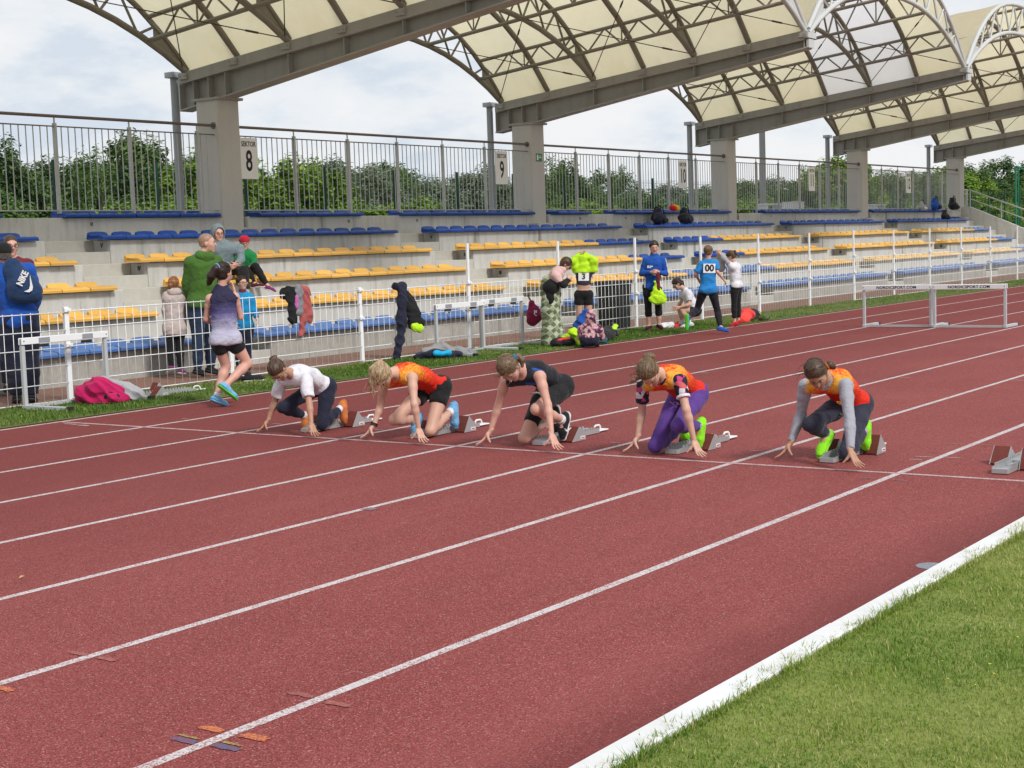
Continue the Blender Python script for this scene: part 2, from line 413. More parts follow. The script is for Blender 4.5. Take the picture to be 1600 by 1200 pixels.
def blades(name, xy, z0, hmin, hmax, w, label, seed, straw=0.12, m_=None):
    r = np.random.default_rng(seed); n = len(xy); x, y = xy[:, 0], xy[:, 1]
    patch = vnoise(x+90, y+90, seed+1, 0.55)*0.55+vnoise(x+90, y+90, seed+2, 0.17)*0.45
    h = (hmin+(hmax-hmin)*r.random(n)**1.9)*(0.35+1.25*patch)
    a = r.random(n)*2*math.pi; lean = (0.2+0.9*r.random(n))*h
    dx, dy = np.cos(a), np.sin(a); px, py = -dy, dx
    ww = w*(0.6+0.8*r.random(n))
    V = np.zeros((n, 5, 3))
    V[:, 0] = np.stack([x-px*ww/2, y-py*ww/2, np.full(n, z0)], 1)
    V[:, 1] = np.stack([x+px*ww/2, y+py*ww/2, np.full(n, z0)], 1)
    mx, my = x+dx*lean*0.35, y+dy*lean*0.35
    V[:, 2] = np.stack([mx+px*ww*0.42, my+py*ww*0.42, z0+h*0.6], 1)
    V[:, 3] = np.stack([mx-px*ww*0.42, my-py*ww*0.42, z0+h*0.6], 1)
    V[:, 4] = np.stack([x+dx*lean, y+dy*lean, z0+h], 1)
    base = np.arange(n)*5
    me = bpy.data.meshes.new(name)
    me.vertices.add(n*5); me.vertices.foreach_set('co', V.reshape(-1))
    loops = np.stack([base, base+1, base+2, base+3, base+3, base+2, base+4], 1).reshape(-1)
    me.loops.add(n*7); me.loops.foreach_set('vertex_index', loops)
    me.polygons.add(n*2)
    ls = np.stack([np.arange(n)*7, np.arange(n)*7+4], 1).reshape(-1)
    me.polygons.foreach_set('loop_start', ls); me.polygons.foreach_set('loop_total', np.tile([4, 3], n))
    at = me.attributes.new('tint', 'FLOAT', 'POINT')
    tint = np.clip(0.75*vnoise(x+50, y+50, seed+5, 0.75)+0.35*vnoise(x+50, y+50, seed+8, 0.12)+0.35*r.random(n)-0.28, 0, 0.75)
    dry = r.random(n) < straw*(0.4+1.2*vnoise(x+20, y+70, seed+6, 0.7))
    tint = np.where(dry, 0.8+0.2*r.random(n), tint)
    at.data.foreach_set('value', np.repeat(tint, 5))
    me.update(); me.validate()
    me.materials.append(m_ or m_blade)
    mesh_obj(name, me, None, kind='stuff', label=label, category='grass')
def scatter(n, x0, x1, y0, y1, seed):
    r = np.random.default_rng(seed); return np.stack([x0+(x1-x0)*r.random(n), y0+(y1-y0)*r.random(n)], 1)
near = np.concatenate([scatter(360000, -6.6, 1.0, -2.3, -0.10, 1), scatter(26000, 1.0, 8, -2.5, -0.17, 2), scatter(26000, -9, 8, -4.5, -2.3, 3),
                       np.stack([np.random.default_rng(4).uniform(-7, 3, 5200), -0.10-0.09*np.random.default_rng(5).random(5200)], 1)])
_e = near[:, 1] > -0.18
_lim = -0.070-0.055*vnoise(near[:, 0]+40, near[:, 1]*0+3, 77, 0.16)-0.02*vnoise(near[:, 0]+40, near[:, 1]*0+3, 78, 0.04)
near = near[~_e | (near[:, 1] < _lim)]
blades('infield_grass', near, 0.036, 0.006, 0.024, 0.0029, 'short green infield grass in the near corner beyond the white kerb', 21, 0.10)
re_ = np.random.default_rng(44); nx_ = 13000
ex = re_.uniform(-7.0, 6.0, nx_); tuft = vnoise(ex+40, ex*0+3, 77, 0.16)*0.6+vnoise(ex+40, ex*0+3, 79, 0.055)*0.5
ey = -0.165+re_.random(nx_)**1.4*(0.02+0.13*np.clip(tuft-0.12, 0, 1))
blades('kerb_edge_grass', np.stack([ex, ey], 1), 0.035, 0.015, 0.048, 0.0036, 'ragged tufts of grass hanging over the white kerb', 51, 0.22)
verge = np.concatenate([scatter(60000, -2, 16, 9.9, 11.42, 6), scatter(30000, 16, 60, 9.9, 11.42, 7)])
blades('verge_grass', verge, 0.004, 0.015, 0.045, 0.008, 'strip of mown grass along the foot of the white fence', 31, 0.05, m_blade_v)

# broad-leaved weeds and small yellow flowers in the infield
m_weed = mat('weed_leaf', (0.13, 0.24, 0.05), 0.6, noise=(30, 0.5, (0.17, 0.29, 0.07)))
m_flower = mat('yellow_flower', (0.70, 0.62, 0.06), 0.6)
rw = random.Random(8)
wd = MB()
for _ in range(0):
    cx_, cy_ = rw.uniform(-5.6, 0.5), -0.22-abs(rw.gauss(0, 0.6))
    for j in range(rw.randint(5, 9)):
        a = rw.uniform(0, 6.28); l_ = rw.uniform(0.02, 0.05); w_ = l_*0.28; z0_ = rw.uniform(0.045, 0.062)
        d_ = Vector((math.cos(a), math.sin(a), 0)); s_ = Vector((-d_.y, d_.x, 0)); c_ = Vector((cx_, cy_, 0.04))
        wd.add([c_, c_+d_*l_*0.5+s_*w_+Vector((0, 0, z0_-0.04)), c_+d_*l_+Vector((0, 0, z0_-0.045)), c_+d_*l_*0.5-s_*w_+Vector((0, 0, z0_-0.04))], [(0, 1, 2, 3)])
for _ in range(26):
    cx_, cy_ = rw.uniform(-4.6, -1.5), -0.55-abs(rw.gauss(0, 0.35)); r_ = rw.uniform(0.003, 0.006)
    wd.add([(cx_+r_*math.cos(t), cy_+r_*math.sin(t), 0.062) for t in (0, 1.05, 2.1, 3.14, 4.2, 5.24)], [(0, 1, 2, 3, 4, 5)], 1)
wd.build('infield_flowers', [m_weed, m_flower], None, label='tiny yellow flowers scattered in the infield grass', category='flowers', kind='stuff')
# paved walkway between fence and stand
m_pave = mat('brick_paving', (0.23, 0.125, 0.098), 0.85, noise=[(2, 0.5, (0.17, 0.10, 0.085)), (30, 0.4, (0.29, 0.18, 0.145))], bump=(80, 0.4, 0.01))
sheet('walkway', -60, 130, 11.46, 13.1, 0.002, m_pave, 4, 1, kind='structure')

# ------------------------------------------------------------------ grandstand
m_conc = mat('stand_concrete', (0.50, 0.493, 0.472), 0.9, noise=[(0.7, 0.5, (0.54, 0.535, 0.515)), (6, 0.4, (0.39, 0.385, 0.365)), (45, 0.25, (0.57, 0.565, 0.55))],
             streak=[(7, 0.5, (0.25, 0.24, 0.215)), (2.6, 0.75, (0.13, 0.125, 0.11), (0.60, 0.70)), (19, 0.6, (0.20, 0.19, 0.17), (0.62, 0.72))], bump=(30, 0.25, 0.01))
m_conc_low = mat('stained_concrete', (0.40, 0.385, 0.355), 0.92, noise=[(1.1, 0.6, (0.30, 0.29, 0.265)), (5, 0.5, (0.47, 0.455, 0.42)), (16, 0.5, (0.26, 0.25, 0.225))], streak=[(5, 0.6, (0.20, 0.195, 0.175)), (15, 0.6, (0.15, 0.145, 0.13), (0.58, 0.70))], bump=(30, 0.3, 0.01))
m_conc2 = mat('stair_concrete', (0.455, 0.445, 0.415), 0.92, noise=[(1.2, 0.5, (0.55, 0.53, 0.47)), (9, 0.4, (0.38, 0.365, 0.32))], bump=(30, 0.25, 0.01))
m_col = mat('column_concrete', (0.50, 0.485, 0.46), 0.85, noise=[(1.5, 0.35, (0.55, 0.535, 0.51)), (14, 0.25, (0.45, 0.435, 0.41))], streak=(9, 0.15, (0.28, 0.27, 0.25)), bump=(30, 0.12, 0.01))
m_black = mat('black_print', (0.02, 0.02, 0.02), 0.6)
TY = lambda i: 13.05+0.84*(i-1)
TZ = lambda i: 0.38+0.372*(i-1) if i > 0 else 0.0
AIS = [(-3.27+8.4*k, -2.04+8.4*k) for k in range(-1, 6)]      # notched stair flights
XEND = 47.3
stand = empty('grandstand', (20, 15, 0), label='grey concrete terraced grandstand with six tiers and stair flights', category='grandstand')
NUM = ['', 'I', 'II', 'III', 'IV', 'V', 'VI']
for i in range(1, 7):
    y0, y1 = TY(i), TY(i+1)+(0.05 if i < 6 else 0.15)
    zb, zt = TZ(i-1)-0.06 if i > 1 else -0.02, TZ(i)
    prev = -20.0
    segs = []
    for (a, b_) in AIS:
        segs.append((prev, a)); prev = b_
    segs.append((prev, XEND))
    for (a, b_) in segs:
        if b_-a < 0.5: continue
        if i == 6:
            continue
        mbx = MB(); mbx.box(a+0.004, b_-0.004, y0, y1, zb, zt, ch=0.008)
        mbx.build('terrace_slab', m_conc_low if i == 1 else m_conc, stand)
    if i < 6:
        for k, (a, b_) in enumerate(AIS):
            zm = (TZ(i-1)+TZ(i))/2
            mbx = MB(); mbx.box(a+0.003, b_-0.003, y0+0.004, y1, zb, zm, ch=0.006); mbx.build('stair_step', m_conc2, stand)
            mbx = MB(); mbx.box(a+0.003, b_-0.003, y0+0.40, y1-0.002, zm-0.02, zt-0.002, ch=0.006); mbx.build('stair_step', m_conc2, stand)
            if i > 1:
                # row numeral on the right cheek of the notch, facing -x
                me = text_mesh('row_numeral', NUM[i], 0.095, m_black, bold=0.004, xs=0.9)
                me.transform(Matrix.Rotation(R(-90), 4, 'Z'))
                o = mesh_obj('row_numeral', me, None, stand); o.location = (b_-0.003-20, y0+0.2-15, (zm+zt)/2)
# top tier: slabs between the columns
GX = [9.94+9.8*i for i in range(-1, 5)]
edges = [-20.0]+[x for gx in GX for x in (gx-0.30, gx+0.30)]+[49.62]
for a, b_ in zip(edges[::2], edges[1::2]):
    if b_-a < 0.3: continue
    mbx = MB(); mbx.box(a, b_, TY(6), TY(6)+1.6, TZ(5)-0.05, TZ(6), ch=0.01)
    mbx.build('terrace_slab', m_conc, stand)
for gx in GX:
    mbx = MB(); mbx.box(gx-0.55, gx+0.75, TY(6)-0.28, TY(6)+0.9, TZ(5)-0.1, TZ(5)+0.17, ch=0.008)
    mbx.build('column_footing', m_conc2, stand)
    mbx = MB(); mbx.box(gx-0.299, gx+0.299, TY(6)+0.62, TY(6)+1.6, TZ(5), TZ(6)-0.004); mbx.build('terrace_slab', m_conc, stand)
for (a, b_) in AIS:
    for xx in (a-0.55, b_+0.35):
        if xx > 45: continue
        me = text_mesh('row_numeral', 'VI', 0.085, m_black, bold=0.003, xs=0.9)
        o = mesh_obj('row_numeral', me, None, stand); o.location = (xx-20, TY(6)-0.003-15, TZ(6)-0.11)
# body of the stand behind and under the tiers
mbx = MB()
mbx.add([(-20, 13.4, -0.02), (-20, 18.86, -0.02), (-20, 18.86, TZ(6)-0.02), (-20, 17.9, TZ(6)-0.02), (XEND-0.02, 13.4, -0.02), (XEND-0.02, 18.86, -0.02), (XEND-0.02, 18.86, TZ(6)-0.02), (XEND-0.02, 17.9, TZ(6)-0.02)],
        [(0, 1, 2, 3), (7, 6, 5, 4), (1, 5, 6, 2), (2, 6, 7, 3), (0, 4, 5, 1)])
mbx.build('rear_wall', m_conc, stand)
# side steps and sloping cheek wall at the far end
for i in range(1, 7):
    for h_, dy in ((0.5, 0.0), (1.0, 0.4)):
        zt = TZ(i-1)+(TZ(i)-TZ(i-1))*h_
        mbx = MB(); mbx.box(XEND+0.003, XEND+1.75, TY(i)+dy, TY(i)+dy+(0.45), TZ(i-1)-0.3, zt-0.003, ch=0.006); mbx.build('stair_step', m_conc2, stand)
mbx = MB(); mbx.prism([(XEND+1.76, 18.8, -0.02), (XEND+1.76, 18.8, 2.42), (XEND+1.76, 17.0, 2.42), (XEND+1.76, 12.9, 0.62), (XEND+1.76, 12.9, -0.02)], (0.28, 0, 0))
mbx.build('cheek_wall', m_conc, stand)

# ------------------------------------------------------------------ seats: one seat row per tier and block, each seat a part
m_blue = mat('blue_seat_plastic', objrand=0.13, col=(0.010, 0.055, 0.29), rough=0.45, spec=0.25, noise=[(1.2, 0.4, (0.014, 0.068, 0.33)), (25, 0.25, (0.025, 0.085, 0.34))])
m_blue2 = mat('faded_blue_seat_plastic', objrand=0.13, col=(0.055, 0.135, 0.36), rough=0.42, spec=0.5, noise=[(1.2, 0.4, (0.075, 0.17, 0.42)), (25, 0.3, (0.10, 0.19, 0.42))])
m_yel = mat('yellow_seat_plastic', objrand=0.13, col=(0.69, 0.39, 0.085), rough=0.42, spec=0.45, noise=[(1.2, 0.4, (0.74, 0.45, 0.13)), (25, 0.25, (0.60, 0.30, 0.045))])
m_yel2 = mat('pale_yellow_seat_plastic', objrand=0.13, col=(0.72, 0.46, 0.16), rough=0.45, spec=0.45, noise=[(1.2, 0.4, (0.68, 0.41, 0.16))])
def seat_mesh(m):
    """moulded shell: front lip, dished pan, low rounded back"""
    prof = [(0.00, -0.045), (-0.005, 0.0), (0.02, 0.035), (0.10, 0.030), (0.22, 0.022), (0.31, 0.035), (0.365, 0.085), (0.395, 0.145), (0.415, 0.150), (0.415, 0.10), (0.39, -0.02), (0.36, -0.045)]
    xs = [-0.232, -0.225, -0.17, 0.0, 0.17, 0.225, 0.232]
    V, F = [], []
    for ix, x in enumerate(xs):
        ax = abs(x)/0.232
        for (y, z) in prof:
            zz = z; xx = x
            if z > 0.06: xx = x*0.80; zz = z - (0.030 if ax > 0.95 else 0.008 if ax > 0.7 else 0)
            elif 0.05 < y < 0.33 and z > 0: zz = z + (0.026 if ax > 0.9 else 0.010 if ax > 0.7 else -0.006)
            V.append((xx, y, zz*0.68))
    n = len(prof)
    for i in range(len(xs)-1):
        for j in range(n):
            F.append((i*n+j, i*n+(j+1) % n, (i+1)*n+(j+1) % n, (i+1)*n+j))
    F += [tuple(range(n)), tuple(range((len(xs)-1)*n, len(xs)*n))[::-1]]
    b = MB(); b.add(V, F); me = b.mesh('seat', m)
    smooth_angle(me, 0.9)
    return me
SEATM = {k: seat_mesh(v) for k, v in dict(b=m_blue, B=m_blue2, y=m_yel, Y=m_yel2).items()}
m_brkt = mat('seat_bracket_steel', (0.10, 0.10, 0.105), 0.55, metal=0.6)
brk = MB(); brk.box(-0.02, 0.02, 0.04, 0.36, -0.05, -0.03); brk.box(-0.015, 0.015, 0.16, 0.20, -0.052, -0.03)
BRKM = brk.mesh('seat_bracket', m_brkt)
SECT = ['left end block', 'block left of sector 8', 'sector 8 block', 'sector 9 block', 'sector 10 block', 'sector 11 block', 'sector 12 block']
BLK = [(-2.27+8.4*k, 4.95+8.4*k) for k in range(-1, 6)]
ROWC = {1: 'B', 2: 'y', 3: 'y', 4: 'y', 5: 'b', 6: 'b'}
CN = {'B': 'faded blue', 'y': 'orange yellow', 'b': 'deep blue', 'Y': 'yellow'}
SECN = {0: 'beyond the left edge', 1: 'leftmost block', 2: 'second block from left', 3: 'third block from left', 4: 'middle block', 5: 'second block from right', 6: 'rightmost block'}
TIERN = {1: 'lowest tier', 2: 'second tier up', 3: 'third tier up', 4: 'fourth tier up', 5: 'fifth tier up', 6: 'top tier by the railing'}
random.seed(5)
for i in range(1, 7):
    for bi, (a, b_) in enumerate(BLK):
        if bi == 0 and i < 5: continue
        xs = []
        n = 15; p = (b_-a)/n
        for s_ in range(n):
            x = a+p*(s_+0.5)
            if i == 6 and min(abs(x-gx) for gx in GX) < 0.55: continue
            xs.append((s_, x))
        mixd = (bi == 3 and i in (2, 3, 4)) or (bi == 4 and i in (2, 3, 4)) or (bi == 6 and i in (2, 3, 4))
        lab = CN[ROWC[i]]+(' and blue' if mixd else '')+' seat row on the '+TIERN[i]+', '+SECN[bi]
        yb = TY(i)-0.10
        row = empty('seat_row', ((a+b_)/2, yb, TZ(i)+0.034), label=lab, category='seat row', group='plastic seat rows on the terraces')
        for s_, x in xs:
            c = ROWC[i]
            if bi == 3 and i in (2, 3, 4) and s_ >= 15-(5 if i == 4 else 4 if i == 3 else 3): c = 'b' if i > 2 else 'B'
            if bi == 4 and i in (2, 3, 4) and s_ < (5 if i == 4 else 4): c = 'b' if i > 2 else 'B'
            if bi == 6 and i in (2, 3, 4) and s_ > 10: c = 'B'
            if bi >= 5 and c == 'y' and (i == 2 or random.random() < 0.25): c = 'Y'
            o = bpy.data.objects.new('seat', SEATM[c]); o.location = (x-(a+b_)/2, random.uniform(-0.006, 0.006), random.uniform(-0.003, 0.003))
            o.rotation_euler = (0, 0, random.uniform(-0.012, 0.012)); link(o, row)
        rail = MB(); cx = (a+b_)/2
        x0 = min(x for _, x in xs)-0.22; x1 = max(x for _, x in xs)+0.22
        for xa, xb in ([(x0, x1)] if i < 6 else [(max(x0, l), min(x1, h_)) for l, h_ in zip([-50]+[g_+0.35 for g_ in GX], [g_-0.35 for g_ in GX]+[99]) if min(x1, h_)-max(x0, l) > 0.3]):
            rail.box(xa-cx, xb-cx, 0.06, 0.11, -0.043, -0.035); rail.box(xa-cx, xb-cx, 0.30, 0.35, -0.043, -0.035)
        mesh_obj('seat_rail', rail.mesh('seat_rail', m_brkt), None, row)
# ================================================================== CANOPY, COLUMNS, RAILINGS
m_steel = mat('grey_painted_steel', (0.33, 0.322, 0.305), 0.6, spec=0.35, noise=[(0.8, 0.5, (0.27, 0.26, 0.24)), (9, 0.35, (0.37, 0.36, 0.34))], streak=(4, 0.25, (0.14, 0.115, 0.09)))
m_steel_l = mat('light_painted_steel', (0.36, 0.35, 0.33), 0.6, spec=0.35, noise=[(0.9, 0.5, (0.31, 0.30, 0.28)), (11, 0.3, (0.40, 0.39, 0.37))], streak=(5, 0.3, (0.18, 0.15, 0.12)))  # lighter copy of the girder steel; light on projecting parts put into colour
m_arch = mat('canopy_tube_steel', (0.25, 0.232, 0.205), 0.55, spec=0.35, noise=(2, 0.5, (0.20, 0.178, 0.15)))
m_arch_f = mat('pale_front_arch_paint', (0.52, 0.53, 0.54), 0.5, spec=0.4, noise=(2, 0.4, (0.45, 0.455, 0.46)))  # paler front steel; light on the girder tips is put into this colour
m_rod = mat('dark_tie_rod', (0.085, 0.07, 0.06), 0.5, metal=0.5)
m_pipe = mat('grey_downpipe', (0.32, 0.34, 0.37), 0.5, spec=0.4, noise=(3, 0.4, (0.27, 0.285, 0.31)))
m_memb = mat('cream_membrane', (0.925, 0.87, 0.655), 0.6, trans=0.62, noise=[(0.5, 0.4, (0.885, 0.805, 0.565)), (3.5, 0.3, (0.84, 0.755, 0.51))], streak=(2.2, 0.3, (0.74, 0.65, 0.43)), bump=(2.5, 0.5, 0.05))
m_memb_w = mat('white_membrane', (0.93, 0.93, 0.94), 0.6, trans=0.62, noise=[(0.6, 0.4, (0.84, 0.84, 0.87)), (3.5, 0.2, (0.80, 0.80, 0.82))])
YF, YR = 10.6, 18.2
zg = lambda y: 4.86+(YR-y)/(YR-YF)*(5.70-4.86)            # top of girder
HW = 4.9
def z_up(u, y): return zg(y)-0.02+2.06*(1-abs(u)**2.7)
def z_lo(u, y): return zg(y)-0.07+1.33*(1-abs(u)**2.4)
TR = [YR-(YR-YF)*k/6 for k in range(7)]
trusses = TR[0::2]
def uarc(f, y, n=18, e=0.985): return [(u, f(u, y)) for u in [e*(-1+2*k/n) for k in range(n+1)]]
UL = [-0.80, -0.42, 0.0, 0.42, 0.80]
NTH = ['at the upper left corner', 'second from the left', 'third from left, with white panels', 'second from the right', 'at the far right end']
for bay in range(5):
    x0, x1 = GX[bay], GX[bay+1]; xc = (x0+x1)/2
    root = empty('canopy_bay', (xc, 14.4, zg(14.4)), label='cream membrane barrel vault on steel trusses, '+NTH[bay], category='canopy', group='barrel vaults of the stand roof')
    X = lambda u: xc+u*HW
    for k in range(6):
        ya, yb = TR[k], TR[k+1]
        V = []; F = []
        nu, ny = 28, 3
        for i in range(nu+1):
            u = -1.0+2.0*i/nu
            for j in range(ny+1):
                t = j/ny; y = ya+(yb-ya)*t
                V.append((X(u), y, z_up(u, y)+0.055*(1-abs(u)**6)-0.03*math.sin(math.pi*t)*(1-abs(u)**6)-0.02*abs(u)**6))
        for i in range(nu):
            for j in range(ny):
                q = i*(ny+1)+j; F.append((q, q+1, q+ny+2, q+ny+1))
        b = MB(); b.add(V, F)
        white = (bay == 2 and k in (3, 4)) or (bay == 3 and k == 3 and False)
        o = b.build('membrane_panel', m_memb_w if white else m_memb, root, smooth=True)
    for k, y in enumerate(TR):
        if k % 2 == 0:
            mm = m_arch_f if k == 6 else m_arch
            a = MB(); a.tube([(X(u), y, z) for u, z in uarc(z_up, y)], 0.055, 7)
            a.tube([(X(u), y, z) for u, z in uarc(z_lo, y)], 0.06, 7)
            nd = 20; us = [-0.84+1.68*i/nd for i in range(nd+1)]
            for i in range(nd):
                f0, f1 = (z_up, z_lo) if i % 2 == 0 else (z_lo, z_up)
                a.tube([(X(us[i]), y, f0(us[i], y)), (X(us[i+1]), y, f1(us[i+1], y))], 0.026, 5)
            for sg in (-1, 1):
                un = [0.83, 0.88, 0.93, 0.975]
                poly = [(X(sg*u), y-0.012, z_up(u, y)) for u in un]+[(X(sg*u), y-0.012, z_lo(u, y)) for u in un[::-1]]
                a.prism(poly, (0, 0.024, 0))
            o = a.build('truss_arch', mm, root, smooth=False); smooth_angle(o.data, 0.9)
        else:
            a = MB(); a.tube([(X(u), y, z-0.02) for u, z in uarc(z_up, y)], 0.065, 7)
            o = a.build('arch_tube', m_arch, root); smooth_angle(o.data, 0.9)
    for u in UL:
        a = MB()
        a.tube([(X(u), YR, z_up(u, YR)-0.03), (X(u), YF, z_up(u, YF)-0.03)], 0.04, 6)
        a.tube([(X(u), YR, z_lo(u, YR)), (X(u), YF, z_lo(u, YF))], 0.042, 6)
        nd = 18
        for i in range(nd):
            ya, yb = YR-(YR-YF)*i/nd, YR-(YR-YF)*(i+1)/nd
            if (i % 2 == 0): a.tube([(X(u), ya, z_up(u, ya)-0.03), (X(u), yb, z_lo(u, yb))], 0.021, 5)
            else: a.tube([(X(u), ya, z_lo(u, ya)), (X(u), yb, z_up(u, yb)-0.03)], 0.021, 5)
            if i % 6 == 3: a.tube([(X(u), ya, z_lo(u, ya)), (X(u), ya, z_up(u, ya)-0.03)], 0.018, 5)
        o = a.build('purlin_truss', m_arch, root); smooth_angle(o.data, 0.9)
    for k in range(3):
        ya, yb = trusses[k], trusses[k+1]
        for sg in (-1, 1):
            for (p, q) in (((0.96, ya), (0.42, yb)), ((0.42, ya), (0.96, yb))):
                a = MB()
                A = Vector((X(sg*p[0]), p[1], z_lo(p[0], p[1]))); B = Vector((X(sg*q[0]), q[1], z_lo(q[0], q[1])))
                a.tube([A, B], 0.010, 5)
                c = A.lerp(B, 0.82); a.tube([c, c+(B-A).normalized()*0.22], 0.02, 5)
                a.build('tie_rod', m_rod, root)

# support frames: column, girder with stiffeners, downpipe
for gi, gx in enumerate(GX):
    root = empty('roof_support', (gx, 17.55, TZ(5)), label='concrete column with tapered grey steel girder, '+['beyond the left edge', 'nearest and largest in view', 'with the small green exit sign', 'third from the left', 'second from the right', 'at the right end of the stand'][gi], category='roof support', group='columns and girders carrying the roof')
    b = MB(); b.box(gx-0.265, gx+0.265, 17.30, 17.84, TZ(5)+0.1, 4.32, ch=0.015); b.build('column', m_col, root)
    b = MB(); b.box(gx-0.30, gx+0.30, 17.22, 17.92, 4.30, 4.345); b.build('bearing_plate', m_steel, root)
    # girder: web, bottom flange, top box beam
    bot = [(18.38, 4.20), (17.15, 4.375), (10.56, 5.37)]
    mid = lambda y: zg(y)-0.19
    web = MB(); web.prism([(gx-0.012, y, z) for y, z in bot]+[(gx-0.012, 10.56, mid(10.56)), (gx-0.012, 18.38, mid(18.38))], (0.024, 0, 0))
    gd = web.build('girder', m_steel, root)
    fl = MB()
    for (a, c) in zip(bot[:-1], bot[1:]):
        fl.prism([(gx-0.16, a[0], a[1]-0.025), (gx-0.16, c[0], c[1]-0.025), (gx-0.16, c[0], c[1]), (gx-0.16, a[0], a[1])], (0.32, 0, 0))
    fl.build('bottom_flange', m_steel_l, gd)
    tb = MB(); tb.prism([(gx-0.17, 18.36, zg(18.36)-0.19), (gx-0.17, 10.58, zg(10.58)-0.19), (gx-0.17, 10.58, zg(10.58)), (gx-0.17, 18.36, zg(18.36))], (0.34, 0, 0))
    tb.build('top_beam', m_steel_l, gd)
    ys = [18.36, 18.0, 17.62, 17.2]+TR[2:6]+[10.6]
    for y in ys:
        zb = np.interp(y, [10.56, 17.15, 18.38], [5.37, 4.375, 4.20])
        st = MB()
        for sg in (-1, 1):
            st.box(*sorted((gx+sg*0.013, gx+sg*0.15)), y-0.008, y+0.008, zb+0.001, mid(y)-0.002)
        st.build('stiffener', m_steel, gd)
    for y in TR:
        for sg in (-1, 1):
            pl = MB(); pl.box(*sorted((gx+sg*0.172, gx+sg*0.22)), y-0.10, y+0.10, zg(y)-0.13, zg(y)-0.02)
            for dy in (-0.06, 0.06):
                pl.tube([(gx+sg*0.22, y+dy, zg(y)-0.07), (gx+sg*0.235, y+dy, zg(y)-0.07)], 0.018, 6)
            pl.build('bolted_shoe', m_steel_l, gd)
    tip = MB(); tip.box(gx-0.13, gx+0.13, 10.50, 10.555, 5.36, 5.53); tip.box(gx-0.20, gx+0.20, 10.48, 10.575, 5.55, 5.66); tip.build('girder_end_plate', m_arch_f, gd)  # tip plates look lit through their pale colour
    pp = MB(); pp.tube([(gx-0.02, 18.62, -0.02), (gx-0.02, 18.62, 4.80)], 0.075, 14); o = pp.build('downpipe', m_pipe, root); smooth_angle(o.data, 0.8)
    gt = MB(); gt.box(gx-0.16, gx+0.12, 18.50, 18.72, 4.80, 4.90); gt.build('gutter_box', m_pipe, root)

# railings along the back of the stand
m_galv = mat('galvanised_steel', (0.46, 0.465, 0.45), 0.45, metal=0.1, spec=0.5, noise=(3, 0.45, (0.25, 0.255, 0.25)))
m_hand = mat('brown_handrail', (0.15, 0.118, 0.108), 0.45, spec=0.4)
RY, RZ0, RZ1, RZ2 = 17.42, 2.36, 3.69, 3.85
bal = MB(); bal.tube([(0, 0, RZ0), (0, 0, RZ1)], 0.0095, 6, caps=False); BALM = bal.mesh('baluster', m_galv, True)
pst = MB(); pst.box(-0.026, 0.026, -0.026, 0.026, TZ(6)-0.01, RZ1+0.05); pst.tube([(0, 0, RZ1+0.05), (0, 0, RZ2)], 0.014, 6); PSTM = pst.mesh('rail_post', m_galv)
def railing(xa, xb, first_post, label, step=1.52):
    cx = (xa+xb)/2
    root = empty('balustrade', (cx, RY, 0), label=label, category='railing', group='steel balustrades on the top tier')
    h_ = MB(); h_.tube([(xa, RY, RZ2), (xb, RY, RZ2)], 0.026, 10)
    o = h_.build('handrail', m_hand, root); smooth_angle(o.data, 1.0)
    for xe in (xa, xb):
        f = MB(); f.tube([(xe-0.012, RY, RZ2), (xe+0.012, RY, RZ2)], 0.06, 10); f.build('wall_flange', m_hand, root)
    for z in (RZ1, RZ0):
        l_ = MB(); l_.beam((xa, RY, z), (xb, RY, z), 0.035, 0.018)
        l_.build('rail', m_hand if z == RZ1 else m_galv, root)
    posts = []
    x = first_post
    while x < xb-0.25:
        if x > xa+0.2: posts.append(x)
        x += step
    for x in posts:
        o = bpy.data.objects.new('rail_post', PSTM); o.location = (x-cx, 0, 0); link(o, root)
    x = xa+0.1
    while x < xb-0.06:
        if all(abs(x-p) > 0.045 for p in posts):
            o = bpy.data.objects.new('baluster', BALM); o.location = (x-cx, 0, 0); link(o, root)
        x += 0.136
RN = ['at the left edge above the near seats', 'right of the nearest column', 'right of the column with the green exit sign', 'in front of the tall grey mast', 'beside the last column at the right']
for k in range(5):
    railing(GX[k]+0.27, GX[k+1]-0.27, GX[k]+1.78-(0.25 if k == 0 else 0), 'steel balustrade of thin upright bars '+RN[k])
# sector signs hung on the railing
m_sign = mat('white_sign_board', (0.80, 0.80, 0.80), 0.5, spec=0.4, noise=(4, 0.25, (0.72, 0.72, 0.72)))
for x, n in ((10.46, '8'), (18.37, '9'), (26.77, '10'), (35.17, '11'), (43.57, '12')):
    root = empty('sector_sign', (x, RY-0.045, 3.28), label='white sign reading SEKTOR '+n+', '+{'8': 'beside the nearest column', '9': 'left of the column with exit sign', '10': 'third sign along the railing', '11': 'fourth sign along the railing', '12': 'farthest sign on the railing'}[n], category='sign', group='sector number signs')
    b = MB(); b.box(-0.23, 0.23, -0.012, 0.012, -0.36, 0.38, ch=0.004); mesh_obj('board', b.mesh('board', m_sign), None, root)
    t = mesh_obj('lettering', text_mesh('lettering', 'SEKTOR', 0.125, m_black, bold=0.003, xs=0.80), None, root); t.location = (0, -0.0135, 0.265)
    t = mesh_obj('number', text_mesh('number', n, 0.52, m_black, bold=0.010, xs=0.62 if len(n) > 1 else 0.66), None, root); t.location = (0, -0.0135, -0.05)
